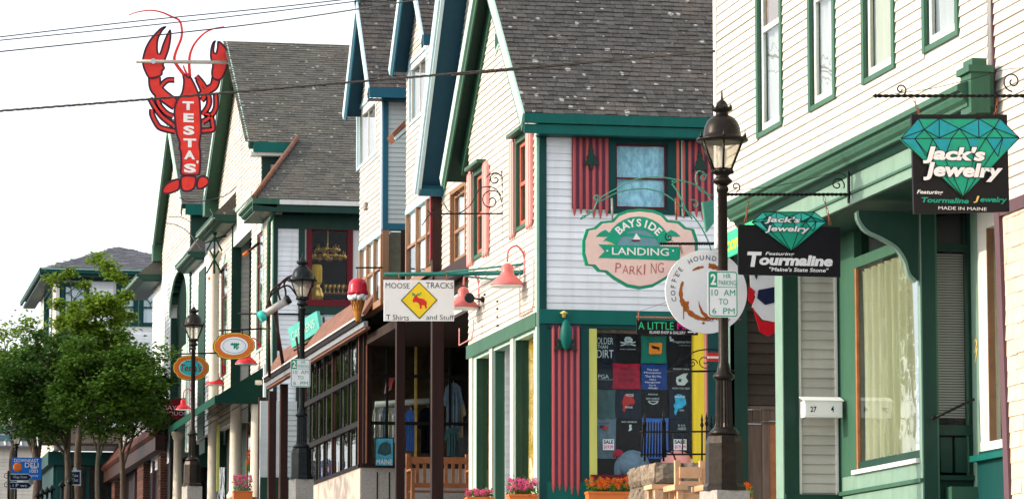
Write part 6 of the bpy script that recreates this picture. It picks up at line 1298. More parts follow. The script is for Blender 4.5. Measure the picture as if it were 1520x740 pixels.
br = T('lobster_sign_bar', 'grey steel bar at the gable peak that carries the lobster sign', 'bracket', tuple(f.P(*f.hit(342, 93)))); MB().tube([f.P(*f.hit(202, 91)), f.P(*f.hit(342, 93))], .05, 8).build('bar', 'galvanised', br); MB().lathe(f.P(*f.hit(227, 91.5), .05), [(.07, 0), (.07, .03)], 10, ax=f.n).build('clamp', 'steel', br)

# ------------------------------------------------------------------ oval signs, red lamps, liquor sign
def oval_sign(px, py, rx, ry, Y, label, colr, field, tilt=0):
    f = FY(Y); cu, cv = f.hit(px, py); pm = f.hit(px+1, py)[0]-cu; t = T('oval_sign', label, 'sign', tuple(f.P(cu, cv-ry*pm)))
    def ov(k, kk=None):
        out = []
        for i in range(72):
            a = 2*math.pi*i/72; b = 1-.07*math.exp(-((abs(abs(a % math.pi-math.pi/2)-math.pi/2+.52))/.16)**2); ex = .82; u, v = math.copysign(abs(math.cos(a))**ex, math.cos(a))*rx*k*pm*b, math.copysign(abs(math.sin(a))**ex, math.sin(a))*ry*(kk or k)*pm*b
            out.append((cu+u, cv+v+u*tilt))
        return out
    MB().poly(f, ov(1), -.05, 0).build('board', 'dark_green', t); MB().poly(f, ov(.96), 0, .004).build('edge', 'sign_yellow', t); MB().poly(f, ov(.925, .91), .004, .010).build('rim', colr, t)
    el = lambda k: [(cu+math.cos(math.pi*i/24)*rx*k*pm, cv+math.sin(math.pi*i/24)*ry*k*pm+math.cos(math.pi*i/24)*rx*k*pm*tilt) for i in range(48)]
    MB().poly(f, el(.66), .010, .014).build('inner_edge', 'print_white', t); MB().poly(f, el(.63), .014, .018).build('field', field, t); return t, f, cu, cv, pm
t, f, cu, cv, pm = oval_sign(347.5, 513, 31, 20, 84.6, 'orange rimmed oval sign with grapes on a white field', 'sign_orange', 'print_white', .04)
m_ = MB()
for i in range(9): m_.lathe(f.P(cu+(3+random.uniform(-3, 3))*pm, cv+random.uniform(-5, 1)*pm, .018), [(1.3*pm, 0), (1.2*pm, .004)], 8, ax=f.n)
for i in range(4): m_.poly(f, [(cu+(x+i*3-6)*pm, cv+(y+2)*pm) for x, y in ((0, 0), (3, 3), (5, 1), (3, -2))], .018, .021)
m_.build('grapes', 'print_green', t)
m_ = MB(); q = [(cu+math.cos(k*math.pi/20)*17*pm, cv+math.sin(k*math.pi/20)*10.5*pm) for k in range(41)]; m_.tube([f.P(u, v, .02) for u, v in q], .006, 4); m_.build('inner_line', 'print_green', t)
t, f, cu, cv, pm = oval_sign(283.5, 545.5, 27, 18.5, 92.5, 'orange rimmed oval sign with turquoise field behind the bronze lamp', 'sign_orange', 'aqua_sign')
ptext(t, 'maroon', f, "Testa's", 268, 539.5, 299, 551, .02, .02, .25)
ptext(t, 'sign_black', f, 'BAR HARBOR', 276, 534, 294, 537, .02, 0)
h = T('sign_hanger', 'black iron arm that holds the grape oval sign', 'bracket', tuple(FY(84.6).P(*FY(84.6).hit(372, 492)))); f = FY(84.6); m_ = MB(); m_.tube([f.P(*f.hit(325, 490)), f.P(*f.hit(404, 487))], .02, 5); m_.tube([f.P(*f.hit(335, 490)), f.P(*f.hit(335, 497))], .012, 5); m_.tube([f.P(*f.hit(360, 489)), f.P(*f.hit(360, 497))], .012, 5); m_.build('arm', 'black_iron', h)
h = T('sign_hanger', 'black iron arm that holds the turquoise oval sign', 'bracket', tuple(FY(92.5).P(*FY(92.5).hit(300, 530)))); f = FY(92.5); m_ = MB(); m_.tube([f.P(*f.hit(262, 525)), f.P(*f.hit(340, 523))], .02, 5); m_.tube([f.P(*f.hit(285, 524)), f.P(*f.hit(285, 529))], .012, 5); m_.build('arm', 'black_iron', h)
gooseneck(ts, (386, 520), (365.5, 540), 'lamp_red', 'red gooseneck lamp partly behind the grape oval sign', .27, .3, 'red gooseneck lamps')
gooseneck(ts, (332, 551), (320, 571), 'lamp_red', 'red gooseneck lamp just above the far part of the green awning', .27, .42, 'red gooseneck lamps')
gooseneck(ts.off(.1), (287, 590), (272, 607), 'lamp_red', 'red gooseneck lamp above the maroon liquor sign', .22, .25, 'red gooseneck lamps')
f = FY(106); t = T('red_pendant_lamp', 'dark red cone lamp in the shade above the brick shopfront', 'wall lamp', tuple(f.P(*f.hit(228, 633)))); cu, cv = f.hit(228, 633); pm = f.hit(229, 633)[0]-cu
MB().lathe(f.P(cu, cv), [(13*pm, 0), (8*pm, 7*pm), (4*pm, 12*pm), (3.5*pm, 18*pm), (1*pm, 20*pm)], 18).build('shade', 'maroon', t); MB().tube([f.P(cu, cv+19*pm), f.P(cu+4*pm, cv+25*pm), f.P(cu+14*pm, cv+20*pm)], .02, 5).build('arm', 'maroon', t)
f = FY(103); t = T('liquor_sign', 'maroon sign with white lettering half hidden by the green awning', 'sign', tuple(f.P(*f.hit(262, 622)))); MB().ppoly(f, [(238, 602), (247, 592), (275, 590), (300, 592), (300, 622), (250, 622)], -.05, 0).build('board', 'maroon', t)
mb = MB(); ptext(None, None, f, 'BAYSIDE', 243, 601, 283, 608, .004, 0, 0, mb); ptext(None, None, f, 'LIQUORS', 243, 610, 283, 617, .004, 0, 0, mb); mb.build('lettering', 'print_white', t)
# flag poles leaning from the wall by the red windows
for (x0, y0, x1, y1), lab in (((361, 379, 385, 360), 'upper empty red tipped flag pole on the near red window'), ((309, 414, 333, 399), 'lower empty red tipped flag pole on the far red window')):
    Yp_ = -ts.hit(x1, y1)[0]; f = FY(Yp_); t = T('flag_pole', lab, 'flag pole', tuple(f.P(*f.hit(x1, y1))), 'flag poles by the red windows'); A_, B_ = f.P(*f.hit(x0, y0)), f.P(*f.hit(x1, y1)); m_ = MB(); m_.tube([A_.lerp(B_, .3), B_], .035, 6); m_.build('pole', 'brown_post', t); MB().tube([A_, A_.lerp(B_, .3)], .045, 6).build('tip', 'sign_orange', t)
    MB().tube([A_.lerp(B_, .6), B_+Vector((0, 0, -.35))], .01, 4).build('stay', 'galvanised', t)
# turquoise sign on the porch roof, pipe lamp
f = FY(75.0); sfrm = Fr(f.P(*f.hit(452, 494)), (.75, -1.35, 0), Z); t = T('porch_roof_sign', 'tilted turquoise sign on a brown frame above the porch roof', 'sign', tuple(f.P(*f.hit(450, 520))))
MB().poly(sfrm, [sfrm.hit(427, 487), sfrm.hit(470, 461), sfrm.hit(475, 490), sfrm.hit(433, 516)], -.08, 0).build('board', 'turquoise_sign', t)
mb = MB(); a = sfrm.hit(433, 494); b = sfrm.hit(467, 481)
vs, fs, _ = tmesh('CARMENS', 0, 0); p0, p1, p2 = [Vector((*sfrm.hit(*p), 0)) for p in ((434, 506), (468, 485), (432, 494))]
mb.add([sfrm.P(*(p0+(p1-p0)*x+(p2-p0)*y).xy, .01) for x, y in vs], fs); mb.build('lettering', 'mint_trim', t)
m_ = MB()
for x in (440, 458, 472, 480): m_.tube([f.P(*f.hit(x, 470 if x > 450 else 500)), f.P(*f.hit(x+6, 552))], .03, 4)
m_.tube([f.P(*f.hit(436, 520)), f.P(*f.hit(478, 497))], .025, 4); m_.build('frame', 'brown_post', t)
f = FY(78.0); t = T('pipe_lamp', 'long pipe shaped lamp with green end on three curved arms', 'lamp', tuple(f.P(*f.hit(420, 455)))); A_, B_ = f.P(*f.hit(385, 471)), f.P(*f.hit(430, 443)); D_ = (B_-A_).normalized()
MB().tube([A_+D_*.12, B_-D_*.1], .085, 12).build('pipe', 'galvanised', t); MB().tube([A_, A_+D_*.12], .12, 12).build('end_cap', 'facet_light', t); MB().tube([B_-D_*.1, B_], .10, 12).build('end_cap', 'lamp_black', t); m_ = MB()
for pts in (([405, 462], [400, 440], [410, 425], [430, 415], [445, 425]), ([417, 448], [413, 430], [422, 415], [440, 408], [452, 420]), ([424, 442], [424, 432], [422, 420], [430, 410]), ([392, 470], [400, 442], [412, 430], [428, 424], [442, 440])): m_.tube(pspl(f, pts), .022, 5)
m_.tube([f.P(*f.hit(398, 450)), f.P(*f.hit(400, 560))], .035, 5); m_.tube([f.P(*f.hit(410, 460)), f.P(*f.hit(414, 520))], .04, 5); m_.tube([f.P(*f.hit(408, 465)), f.P(*f.hit(420, 540))], .04, 5); m_.build('arms', 'brown_post', t)
m_ = T('wall_rod', 'thin dark rod with scroll end running out from the far corner board', 'bracket', tuple(FY(84.4).P(*FY(84.4).hit(404, 465)))); f = FY(84.3); MB().tube([f.P(*f.hit(354, 465)), f.P(*f.hit(480, 466))], .02, 5).build('rod', 'black_iron', m_)

# ------------------------------------------------------------------ T-shirts in the shop window
wf_ = FY(49.22); gT = lambda x, y: (860+x/4.935, 470+y/4.935)
def shirt(x0, y0, x1, y1, m, label, d=0, prints=()):
    fr = wf_.off(d); a, z1 = fr.hit(x0, y0); b, z0 = fr.hit(x1, y1); t = T('t_shirt', label, 't-shirt', tuple(fr.P((a+b)/2, z0)), 'T-shirts pinned up in the shop window')
    n, mm_ = 12, 8; vs = []; ph = random.uniform(0, 6)
    for j in range(mm_+1):
        for i in range(n+1):
            x, y = i/n, j/mm_; ins = .03*math.sin(y*3.1); u = a+(b-a)*(ins+x*(1-2*ins)); v = z0+(z1-z0)*y-.012*math.sin(x*3.14)*(1 if j == mm_ else 0)
            vs.append(fr.P(u, v, .010*math.sin(x*11+ph+y*2)))
    MB().add(vs, [[j*(n+1)+i, j*(n+1)+i+1, (j+1)*(n+1)+i+1, (j+1)*(n+1)+i] for j in range(mm_) for i in range(n)], True).build('cloth', m, t)
    for p in prints:
        if p[0] == 't': ptext(t, p[1], fr, p[2], *gT(p[3], p[4]), *gT(p[5], p[6]), .02, p[7] if len(p) > 7 else 0, name='print')
        else: MB().ppoly(fr, [gT(*q) for q in p[2]], .012, .018).build('print', p[1], t)
    return t
shirt(885.5, 492, 914, 538, 'navy_cloth', 'dark T-shirt printed OLDER THAN DIRT, top left in window', .05, [('t', 'pale_print', 'OLDER', 128, 150, 248, 200), ('t', 'pale_print', 'THAN', 130, 205, 208, 232), ('t', 'pale_print', 'DIRT', 128, 240, 250, 300, .0)])
sk = [(340, 145), (372, 145), (392, 165), (385, 185), (378, 190), (372, 205), (345, 205), (340, 190), (332, 180), (330, 162)]
ts_ = shirt(913, 492, 953, 538, 'black_cloth', 'black T-shirt with white skull and crossbones', .03, [('p', 'pale_print', sk), ('p', 'pale_print', [(302, 180), (414, 205), (412, 212), (300, 188)]), ('p', 'pale_print', [(302, 205), (412, 178), (414, 186), (304, 212)]), ('p', 'black_cloth', [(345, 165), (355, 165), (354, 175), (346, 175)]), ('p', 'black_cloth', [(362, 165), (372, 165), (371, 175), (363, 175)]), ('t', 'pale_print', 'BAR HARBOR', 300, 232, 412, 241)])
shirt(951, 497, 990, 539, 'green_cloth', 'green T-shirt with an orange square print', .05, [('p', 'orange_print', [(512, 190), (600, 188), (606, 196), (604, 262), (596, 270), (518, 272), (510, 264)]), ('p', 'green_cloth', [(530, 208), (585, 222), (588, 240), (580, 250), (575, 236), (545, 234), (528, 222)])])
shirt(988, 492, 1029, 540, 'black_cloth', 'black T-shirt with the word Vegetarian, top right in window', .02, [('t', 'pale_print', 'Vegetarian', 682, 172, 815, 196), ('t', 'pale_print', 'a bad hunter', 730, 204, 815, 212), ('p', 'pale_print', [(660, 142), (672, 142), (674, 160), (690, 162), (690, 176), (665, 178)])])
shirt(885.5, 538, 913, 578, 'navy_cloth', 'dark T-shirt printed PGA at the left of its row', .03, [('t', 'pale_print', 'PGA', 138, 420, 216, 450), ('t', 'pale_print', 'PROFESSIONAL GRILLERS', 135, 454, 245, 461)])
shirt(909, 538, 951, 577, 'red_cloth', 'red T-shirt with faint dark lettering', .06, [('t', 'dark_print', 'KEEP', 305, 375, 400, 395), ('t', 'dark_print', 'CALM', 290, 410, 410, 432), ('t', 'dark_print', 'BAR HARBOR', 285, 450, 400, 475)])
shirt(951, 539, 991, 578, 'blue_cloth', 'royal blue T-shirt covered in white handwriting', .04, [('t', 'print_white', s_, *r_) for s_, r_ in (('The Last', (495, 378, 580, 393)), ('Mosquito', (475, 400, 598, 418)), ('That Bit Me..', (482, 426, 606, 442)), ('Had a', (515, 450, 560, 464)), ('Hangover', (482, 470, 596, 488)), ('For A', (512, 493, 560, 506)), ('Week!', (504, 512, 572, 527)))])
shirt(991, 540, 1029, 578, 'black_cloth', 'black T-shirt with a white wave drawing under its title', .03, [('t', 'pale_print', 'POW FIN', 688, 374, 802, 388), ('p', 'pale_print', [(712, 440), (760, 415), (795, 412), (780, 440), (798, 470), (770, 500), (720, 498), (708, 470)]), ('p', 'black_cloth', [(725, 455), (750, 450), (745, 475), (728, 475)]), ('t', 'pale_print', 'HOW YOU RIDE', 682, 514, 808, 530)])
shirt(885.5, 577, 914, 621, 'grey_cloth', 'plain grey green T-shirt', .05)
shirt(913, 577, 953, 621, 'navy_cloth', 'navy T-shirt with a red moose head', .03, [('p', 'red_print', [(330, 572), (350, 560), (375, 575), (392, 590), (408, 618), (400, 640), (370, 640), (350, 655), (330, 698), (316, 680), (322, 650), (312, 630), (320, 600)]), ('t', 'print_white', 'MOOSE', 340, 562, 398, 582), ('t', 'print_white', 'MAINE', 335, 652, 390, 668)])
shirt(953, 577, 991, 621, 'black_cloth', 'black T-shirt with a round Bar Harbor badge', .02, [('t', 'pale_print', 'BAR HARBOR', 490, 590, 588, 604), ('p', 'pale_print', [(500, 612), (582, 612), (570, 632), (542, 642), (514, 632)]), ('p', 'black_cloth', [(510, 616), (572, 616), (562, 628), (542, 635), (520, 628)]), ('t', 'pale_print', 'MAINE', 505, 560, 575, 572)])
shirt(993, 577, 1029, 621, 'navy_cloth', 'navy T-shirt with a bright blue lobster claw print', .04, [('p', 'sky_blue_print', [(698, 580), (720, 562), (745, 566), (768, 580), (780, 610), (782, 640), (755, 665), (725, 672), (706, 718), (695, 700), (700, 670), (690, 650), (704, 620)]), ('t', 'print_white', 'MAINE', 700, 575, 775, 592), ('t', 'print_white', 'USA', 730, 676, 768, 688)])
shirt(886, 619, 915, 680, 'slate_cloth', 'slate blue T-shirt with a small flag, beneath the plain one', .04, [('t', 'navy_cloth', 'BAR HARBOR', 140, 772, 222, 784), ('p', 'red_print', [(160, 795), (215, 800), (210, 822), (158, 818)]), ('p', 'blue_cloth', [(150, 792), (175, 794), (174, 812), (148, 810)])])
shirt(914, 619, 954, 680, 'black_cloth', 'black T-shirt with a small white bird', .02, [('t', 'pale_print', 'BAR HARBOR', 310, 760, 422, 774), ('p', 'pale_print', [(368, 785), (384, 790), (380, 805), (386, 820), (375, 832), (358, 834), (368, 815), (364, 800)])])
shirt(953, 619, 993, 680, 'bright_blue_cloth', 'bright blue T-shirt behind the iron fence panel', .04)
shirt(994, 619, 1029, 680, 'navy_cloth', 'navy T-shirt with a pale ring emblem, bottom right', .02, [('t', 'pale_print', 'B A R', 725, 785, 775, 800), ('t', 'pale_print', 'HARBOR', 722, 806, 782, 828)])
for k, (x0, y0, x1, y1, lab) in enumerate(((895, 651, 911.5, 667, 'white SALE price sign at the lower left of the window'), (1000, 651, 1019, 667, 'white SALE price sign at the lower right of the window'))):
    fr = wf_.off(.12); q = fr.rect(x0, x1, y0, y1); t = T('price_sign', lab, 'sign', tuple(fr.P((q[0]+q[1])/2, q[2])), 'sale signs in the window'); bx('card', 'print_white', t, fr, q, -.006, 0); ptext(t, 'sign_black', fr, 'SALE', x0+1.2, y0+1.2, x1-1.2, y0+6.8, .003, .03); ptext(t, 'magenta', fr, '$19.99', x0+1.6, y0+8.8, x1-1.2, y0+14.8, .003, .02)
for x, y, r, m, lab in ((940, 688, .24, 'slate_cloth', 'grey folded sweatshirt heaped at the bottom of the shop window'), (1005, 686, .22, 'light_pink', 'pink folded sweatshirt below the right sale sign'), (1022, 690, .13, 'white_cloth', 'white patterned folded shirt in the window corner'), (918, 672, .07, 'red_cloth', 'small red toy in the middle of the window')):
    fr = wf_.off(.1); u, v = fr.hit(x, y); t = T('folded_shirt' if 'toy' not in lab else 'soft_toy', lab, 'folded clothes' if 'toy' not in lab else 'toy', tuple(fr.P(u, v-r*.6))); MB().blob(fr.P(u, v), r, 12, 8, .05, (1, .35, .8)).build('body', m, t); mb = MB(); mb.blob(fr.P(u-r*.9, v-r*.3), r*.35, 8, 6, .1, (.7, .5, 1.6)); mb.build('sleeve' if 'toy' not in lab else 'leg', m, t)

# ------------------------------------------------------------------ clothes behind the porch glass
cz_ = FY(68.6)
def garment(x0, y0, x1, y1, m, label, hanger=True, name='shirt_on_hanger', d=0, grp='clothes hanging inside the glazed porch'):
    fr = cz_.off(d); pts = [(x0+(x1-x0)*a, y0+(y1-y0)*b) for a, b in ((.35, 0), (.65, 0), (.85, .08), (1, .42), (.86, .48), (.8, .3), (.82, 1), (.18, 1), (.2, .3), (.14, .48), (0, .42), (.15, .08))]
    t = T(name, label, 'shirt', tuple(fr.P(*fr.hit((x0+x1)/2, y1))), grp); MB().ppoly(fr, pts, -.06, .0).build('cloth', m, t); m_ = MB()
    for k in range(3): x = x0+(x1-x0)*(.32+.18*k); m_.tube(pspl(fr, [(x, y0+(y1-y0)*.2), (x+.5, y0+(y1-y0)*.6), (x, y0+(y1-y0)*.97)], 3, .005), .018, 5)
    m_.build('fold', m, t); MB().tube([fr.P(*fr.hit((x0+x1)/2, y0)), fr.P(*fr.hit((x0+x1)/2, y0-4))], .008, 4).build('hanger', 'steel', t)
rk = T('clothes_rack', 'pale clothes rail with hangers behind the porch window', 'clothes rack', tuple(cz_.P(*cz_.hit(600, 690)))); MB().tube([cz_.P(*cz_.hit(557, 600)), cz_.P(*cz_.hit(643, 594))], .06, 8).build('rail', 'white_trim', rk); m_ = MB()
for x in (557, 600, 643): m_.tube([cz_.P(*cz_.hit(x, 600)), cz_.P(*cz_.hit(x, 690))], .02, 6)
m_.build('leg', 'steel', rk)
cl = [('khaki_cloth', 'khaki shirt first on the rail'), ('white_cloth', 'white shirt second on the rail by the corner post'), ('slate_cloth', 'slate shirt third on the rail'), ('khaki_cloth', 'tan shirt in the crowded middle of the rail'), ('white_cloth', 'pale striped shirt beside the bright blue one')]
for k, (m, lab) in enumerate(cl): garment(553+k*6.5, 604, 568+k*6.5, 650+random.uniform(-6, 10), m, lab, d=.02*k)
garment(600, 608, 620, 668, 'bright_blue_cloth', 'long blue shirt hanging right of the brown post', d=.1); garment(620, 604, 650, 672, 'black_cloth', 'large black shirt hanging beside the blue one', d=.05)
garment(658, 568, 688, 640, 'slate_cloth', 'slate hooded top hanging high at the right', d=.3); garment(668, 590, 692, 648, 'khaki_cloth', 'khaki hooded top hanging behind the slate one', d=.2); garment(660, 634, 682, 676, 'grey_cloth', 'striped grey green shirt low at the right', d=.35)
fl = T('small_flag', 'small striped flag hanging inside the porch window', 'flag', tuple(cz_.P(*cz_.hit(575, 582)))); m_ = MB()
for k in range(5): m_.ppoly(cz_.off(.3), [(574.5+k*2.2, 560), (576+k*2.2, 560), (573.5+k*2.2-1, 582-k*1.4), (571.8+k*2.2, 582-k*1.4)], -.01, 0)
m_.build('red_stripes', 'flag_red', fl); MB().ppoly(cz_.off(.28), [(574, 560), (586, 560), (580, 578), (570, 584)], -.01, 0).build('cloth', 'white_cloth', fl)
q = FY(68.15); t = T('framed_poster', 'blue framed poster on the inside of the porch window', 'poster', tuple(q.P(*q.hit(569, 690)))); r_ = q.rect(556, 584.5, 648.5, 691.5); bx('frame', 'sign_black', t, q, r_, -.02, .02); r_ = q.rect(557.5, 583, 650, 690); bx('print', 'poster_blue', t, q, r_, .02, .024)
m_ = MB(); m_.ppoly(q, [(560, 672), (563, 660), (568, 656), (574, 655), (580, 659), (581, 672), (572, 676)], .024, .027); m_.build('picture', 'grey_cloth', t); ptext(t, 'print_white', q, 'MAINE', 559, 681, 582, 688.5, .028, .0)

# ------------------------------------------------------------------ bench, chairs, stone wall, fence, planters
f = FY(63.6); t = T('slatted_bench', 'reddish wooden slatted bench in front of the glazed porch', 'bench', tuple(f.P(*f.hit(655, 745)))); pz = lambda y: f.hit(650, y)[1]; ub = lambda x: f.hit(x, 700)[0]
bx('top_rail', 'cedar', t, f, (ub(604), ub(697), pz(687), pz(677.5)), -.05, 0); bx('bottom_rail', 'cedar', t, f, (ub(604), ub(697), pz(723), pz(716)), -.05, 0)
for k in range(9): x = 607+k*10.6; bx('back_slat', 'cedar', t, f, (ub(x), ub(x+4.6), pz(716), pz(687)), -.035, -.01)
for x in (603, 691): bx('leg', 'cedar', t, f, (ub(x), ub(x+6), pz(760), pz(673)), -.06, .01)
for k in range(5): bx('seat_slat', 'cedar', t, f, (ub(606), ub(695), pz(729)-.02, pz(729)), .03+k*.1, .11+k*.1)
for x in (604, 692): bx('arm', 'cedar', t, f, (ub(x)-.01, ub(x)+.07, pz(700), pz(697)), .0, .5); bx('front_leg', 'cedar', t, f, (ub(x), ub(x)+.06, pz(760), pz(700)), .42, .5)
Ys = 41.8; f = FY(Ys); sX = f.hit(972, 700)[0]; ss = SX(sX); ztop = f.hit(972, 684)[1]; zb_ = gz(Ys); t = T('stone_pier', 'low pier of rough squared stones below the T-shirt window', 'stone wall', (sX+.5, Ys, zb_))
bx('core', 'mortar', t, f, (sX+.02, f.hit(1062, 700)[0], zb_, ztop-.02), -1.4, -.03); random.seed(5)
uL = ss.hit(934, 700)[0]; bx('core', 'mortar', t, ss, (uL, -Ys-.02, zb_, ztop-.02), -.3, -.03)
def stones(fr, a, b, zs):
    for j in range(len(zs)-1):
        u = a
        while u < b-.03:
            w_ = min(random.uniform(.24, .46), b-u); w_ = b-u if b-u-w_ < .09 else w_; z0, z1 = zs[j]+.016, zs[j+1]-.016; m_ = MB(); n = 5; vs = []
            for jj in range(n):
                for ii in range(n):
                    x, y = ii/(n-1), jj/(n-1); e = min(x, 1-x, y, 1-y); vs.append(fr.P(u+.014+(w_-.028)*x+random.uniform(-.006, .006), z0+(z1-z0)*y+random.uniform(-.006, .006), (.0 if e == 0 else .035)+random.uniform(-.014, .02)))
            m_.add(vs, [[jj*n+ii, jj*n+ii+1, (jj+1)*n+ii+1, (jj+1)*n+ii] for jj in range(n-1) for ii in range(n-1)])
            # sides back to the core
            ring_ = [ii for ii in range(n)]+[jj*n+n-1 for jj in range(1, n)]+[(n-1)*n+ii for ii in range(n-2, -1, -1)]+[jj*n for jj in range(n-2, 0, -1)]; b0 = len(m_.v); m_.add([vs[i]-fr.n*.12 for i in ring_], []); k_ = len(ring_)
            m_.add([], []); m_.f += [[ring_[i], b0+i, b0+(i+1) % k_, ring_[(i+1) % k_]] for i in range(k_)]; m_.sm += [False]*k_
            m_.build('stone', 'stone', t); u += w_
zz = [zb_-.1, zb_+.22, ztop-.27, ztop]
stones(f, sX, f.hit(1062, 700)[0], zz); stones(ss, uL, -Ys-.0, zz)
bx('cap', 'stone', t, f, (sX+.03, f.hit(1062, 700)[0], ztop-.03, ztop-.012), -1.5, -.02)
f = FY(42.1); t = T('iron_fence', 'black iron spear fence standing on the rough stone pier', 'fence', tuple(f.P(*f.hit(1005, 680)))); m_ = lambda: MB()
for y in (640.5, 674): m_().tube([f.P(*f.hit(950, y)), f.P(*f.hit(1090, y-1))], .011, 6).build('rail', 'black_iron', t)
for k in range(9): x = 954+k*4.1; m_().tube([f.P(*f.hit(x+.8, 626)), f.P(*f.hit(x-1.5+k*.35, 678))], .012, 5).build('bar', 'black_iron', t)
def spear(x, y0, y1, r=.014):
    a = f.P(*f.hit(x, y0)); b = f.P(*f.hit(x, y1)); q = MB(); q.tube([b, a], r, 6); q.lathe(a, [(r, 0), (r*2.2, .03), (r*1.0, .07), (r*1.6, .09), (.001, .17)], 8); q.build('spear_post', 'black_iron', t)
for x, y in ((957, 632), (985, 629), (1042, 634), (1049, 632), (1056, 634), (1062, 633)): spear(x, y, 684, .013 if x < 1000 else .011)
for x in (999, 1013): m_().tube([f.P(*f.hit(x, 640)), f.P(*f.hit(x, 675))], .008, 5).build('bar', 'black_iron', t)
m_().tube(pspl(f, [(989, 668), (998, 672), (1003, 682)]), .01, 5).build('brace', 'black_iron', t)
random.seed(11)
# two rustic chairs
def chair(x0, sc_, Y, label, left_only=False):
    f = FY(Y); X = lambda x: f.hit(x0+(x-1030)*sc_, 710)[0]; Zz = lambda y: f.hit(x0, y)[1]; t = T('garden_chair', label, 'chair', tuple(f.P(X(1030), Zz(775))), None)
    for x in (1013, 1050): bx('back_post', 'pine', t, f, (X(x), X(x+8), Zz(775), Zz(680)), -.40, -.34)
    for y0, y1 in ((690, 706.5), (711, 718), (728, 735)): bx('back_slat', 'pine', t, f, (X(1019), X(1052), Zz(y1), Zz(y0)), -.34, -.31)
    for x in (998, 1040): bx('arm', 'pine', t, f, (X(x), X(x+19), Zz(727), Zz(719)), -.45, .12)
    for x in (1004, 1046): bx('leg', 'pine', t, f, (X(x), X(x+8), Zz(775), Zz(727)), .0, .07)
    for k in range(5): bx('seat_slat', 'pine', t, f, (X(1010), X(1052), Zz(745)-.02, Zz(745)), -.34+k*.09, -.27+k*.09)
    bx('front_rail', 'pine', t, f, (X(1012), X(1046), Zz(741), Zz(733)), .0, .04)
chair(1030, 1.0, 39.3, 'pale pine chair beside the near lamp post')
f = FY(39.8); t = T('side_table', 'small pale pine side table in front of the stones', 'table', tuple(f.P(*f.hit(985, 775)))); q = f.rect(966, 1000, 718, 724.5); bx('top', 'pine', t, f, q, -.35, .05)
for x in (971, 993): q = f.rect(x, x+6, 724.5, 775); bx('leg', 'pine', t, f, q, -.02, .04); bx('leg', 'pine', t, f, q, -.34, -.28)
def flower_box(name, fr, x0, x1, y0, y1, m, fm, label, n=120, spread=.12, leafm='leaf_mid', hgt=.2, cat='flower box'):
    a = fr.hit(x0, y0)[0]; b = fr.hit(x1, y0)[0]; z1 = fr.hit(x0, y0)[1]; z0 = fr.hit(x0, y1)[1]; t = T(name, label, cat, tuple(fr.P((a+b)/2, z0)))
    if m: q = MB(); q.box(fr, a, b, z0, z1-.03, -.1, .12, .0); q.box(fr, a-.01, b+.01, z1-.03, z1, -.11, .13); q.build('box', m, t)
    lf, fl = MB(), MB()
    for i in range(n):
        p = fr.P(random.uniform(a, b), z1+abs(random.gauss(0, hgt*.45)), random.uniform(-.1, .13)); s_ = random.uniform(.015, .035); d1 = Vector([random.uniform(-1, 1) for _ in range(3)]).normalized()*s_; d2 = Vector([random.uniform(-1, 1) for _ in range(3)]).normalized()*s_
        lf.add([p, p+d1, p+d1+d2, p+d2], [[0, 1, 2, 3]])
    for i in range(n//6):
        u = random.uniform(a, b); cc = fr.P(u, z1+hgt*random.uniform(.3, 1.1), random.uniform(-.06, .13))
        for k in range(5):
            an = k*1.256; d1 = (fr.u*math.cos(an)+fr.v*math.sin(an))*.022; d2 = (fr.u*math.cos(an+.9)+fr.v*math.sin(an+.9))*.022; fl.add([cc, cc+d1+fr.n*.006, cc+(d1+d2)*.85, cc+d2+fr.n*.006], [[0, 1, 2, 3]])
    lf.build('leaves', leafm, t, kind='stuff'); 
    fl.build('flowers', fm, t, kind='stuff'); return t
q = FY(48.7); flower_box('flower_box', q, 871, 936, 729, 745, 'terracotta', 'flower_orange', 'orange flower box with orange blooms under the T-shirt window', 420, hgt=.17)
flower_box('flower_box', q, 754, 796, 733, 750, 'terracotta', 'flower_pink', 'orange flower box with pink blooms at the building corner', 380, hgt=.19)
q = FY(50.5); flower_box('potted_flowers', q, 692, 730, 737, 755, 'terracotta', 'flower_pink', 'low pink flowers left of the corner flower box', 300, hgt=.09)
q = FY(85.2); flower_box('potted_flowers', q, 346, 374, 728, 755, 'terracotta', 'flower_pink', 'mixed flowers between the two awning columns', 400, hgt=.35); flower_box('potted_flowers', FY(85), 390, 402, 700, 712, 'dark_green', 'flower_white', 'green window box right of the awning columns', 160, hgt=.15)
q = FY(39.5); flower_box('potted_flowers', q, 1100, 1112, 738, 755, 'terracotta', 'flower_orange', 'small yellow green plant beside the near lamp base', 120, leafm='leaf_bright', hgt=.14)
q = FY(87.5); flower_box('potted_shrub', q, 366, 376, 700, 745, None, 'flower_orange', 'upright green shrub behind the awning flowers', 420, hgt=.5, cat='shrub')

# ------------------------------------------------------------------ signs low on the left
def simple_sign(px0, py0, px1, py1, Y, m, name, label, texts, cat='sign'):
    f = FY(Y); q = f.rect(px0, px1, py0, py1); t = T(name, label, cat, tuple(f.P((q[0]+q[1])/2, q[2]))); bx('board', m, t, f, q, -.05, 0)
    for s_, m2, x0, y0, x1, y1 in texts: ptext(t, m2, f, s_, x0, y0, x1, y1, .01, .0)
    return t, f
t, f = simple_sign(18, 678, 62, 711, 104, 'deli_blue', 'deli_sign', 'bright blue deli sign with white lettering and a red tomato', [('DOWNEAST', 'print_white', 21, 680, 57, 685.5), ('DELI', 'print_white', 37, 686, 57, 693), ('288', 'print_white', 46, 691, 55, 695.5), ('1001', 'print_white', 44, 696, 56, 701), ('CALL NOW', 'print_white', 28, 704, 57, 707)])
u, v = f.hit(26, 692.5); MB().blob(f.P(u, v, .0), .13, 12, 8, .03, (1, .15, 1)).build('tomato', 'sign_orange', t)
f = FY(102)
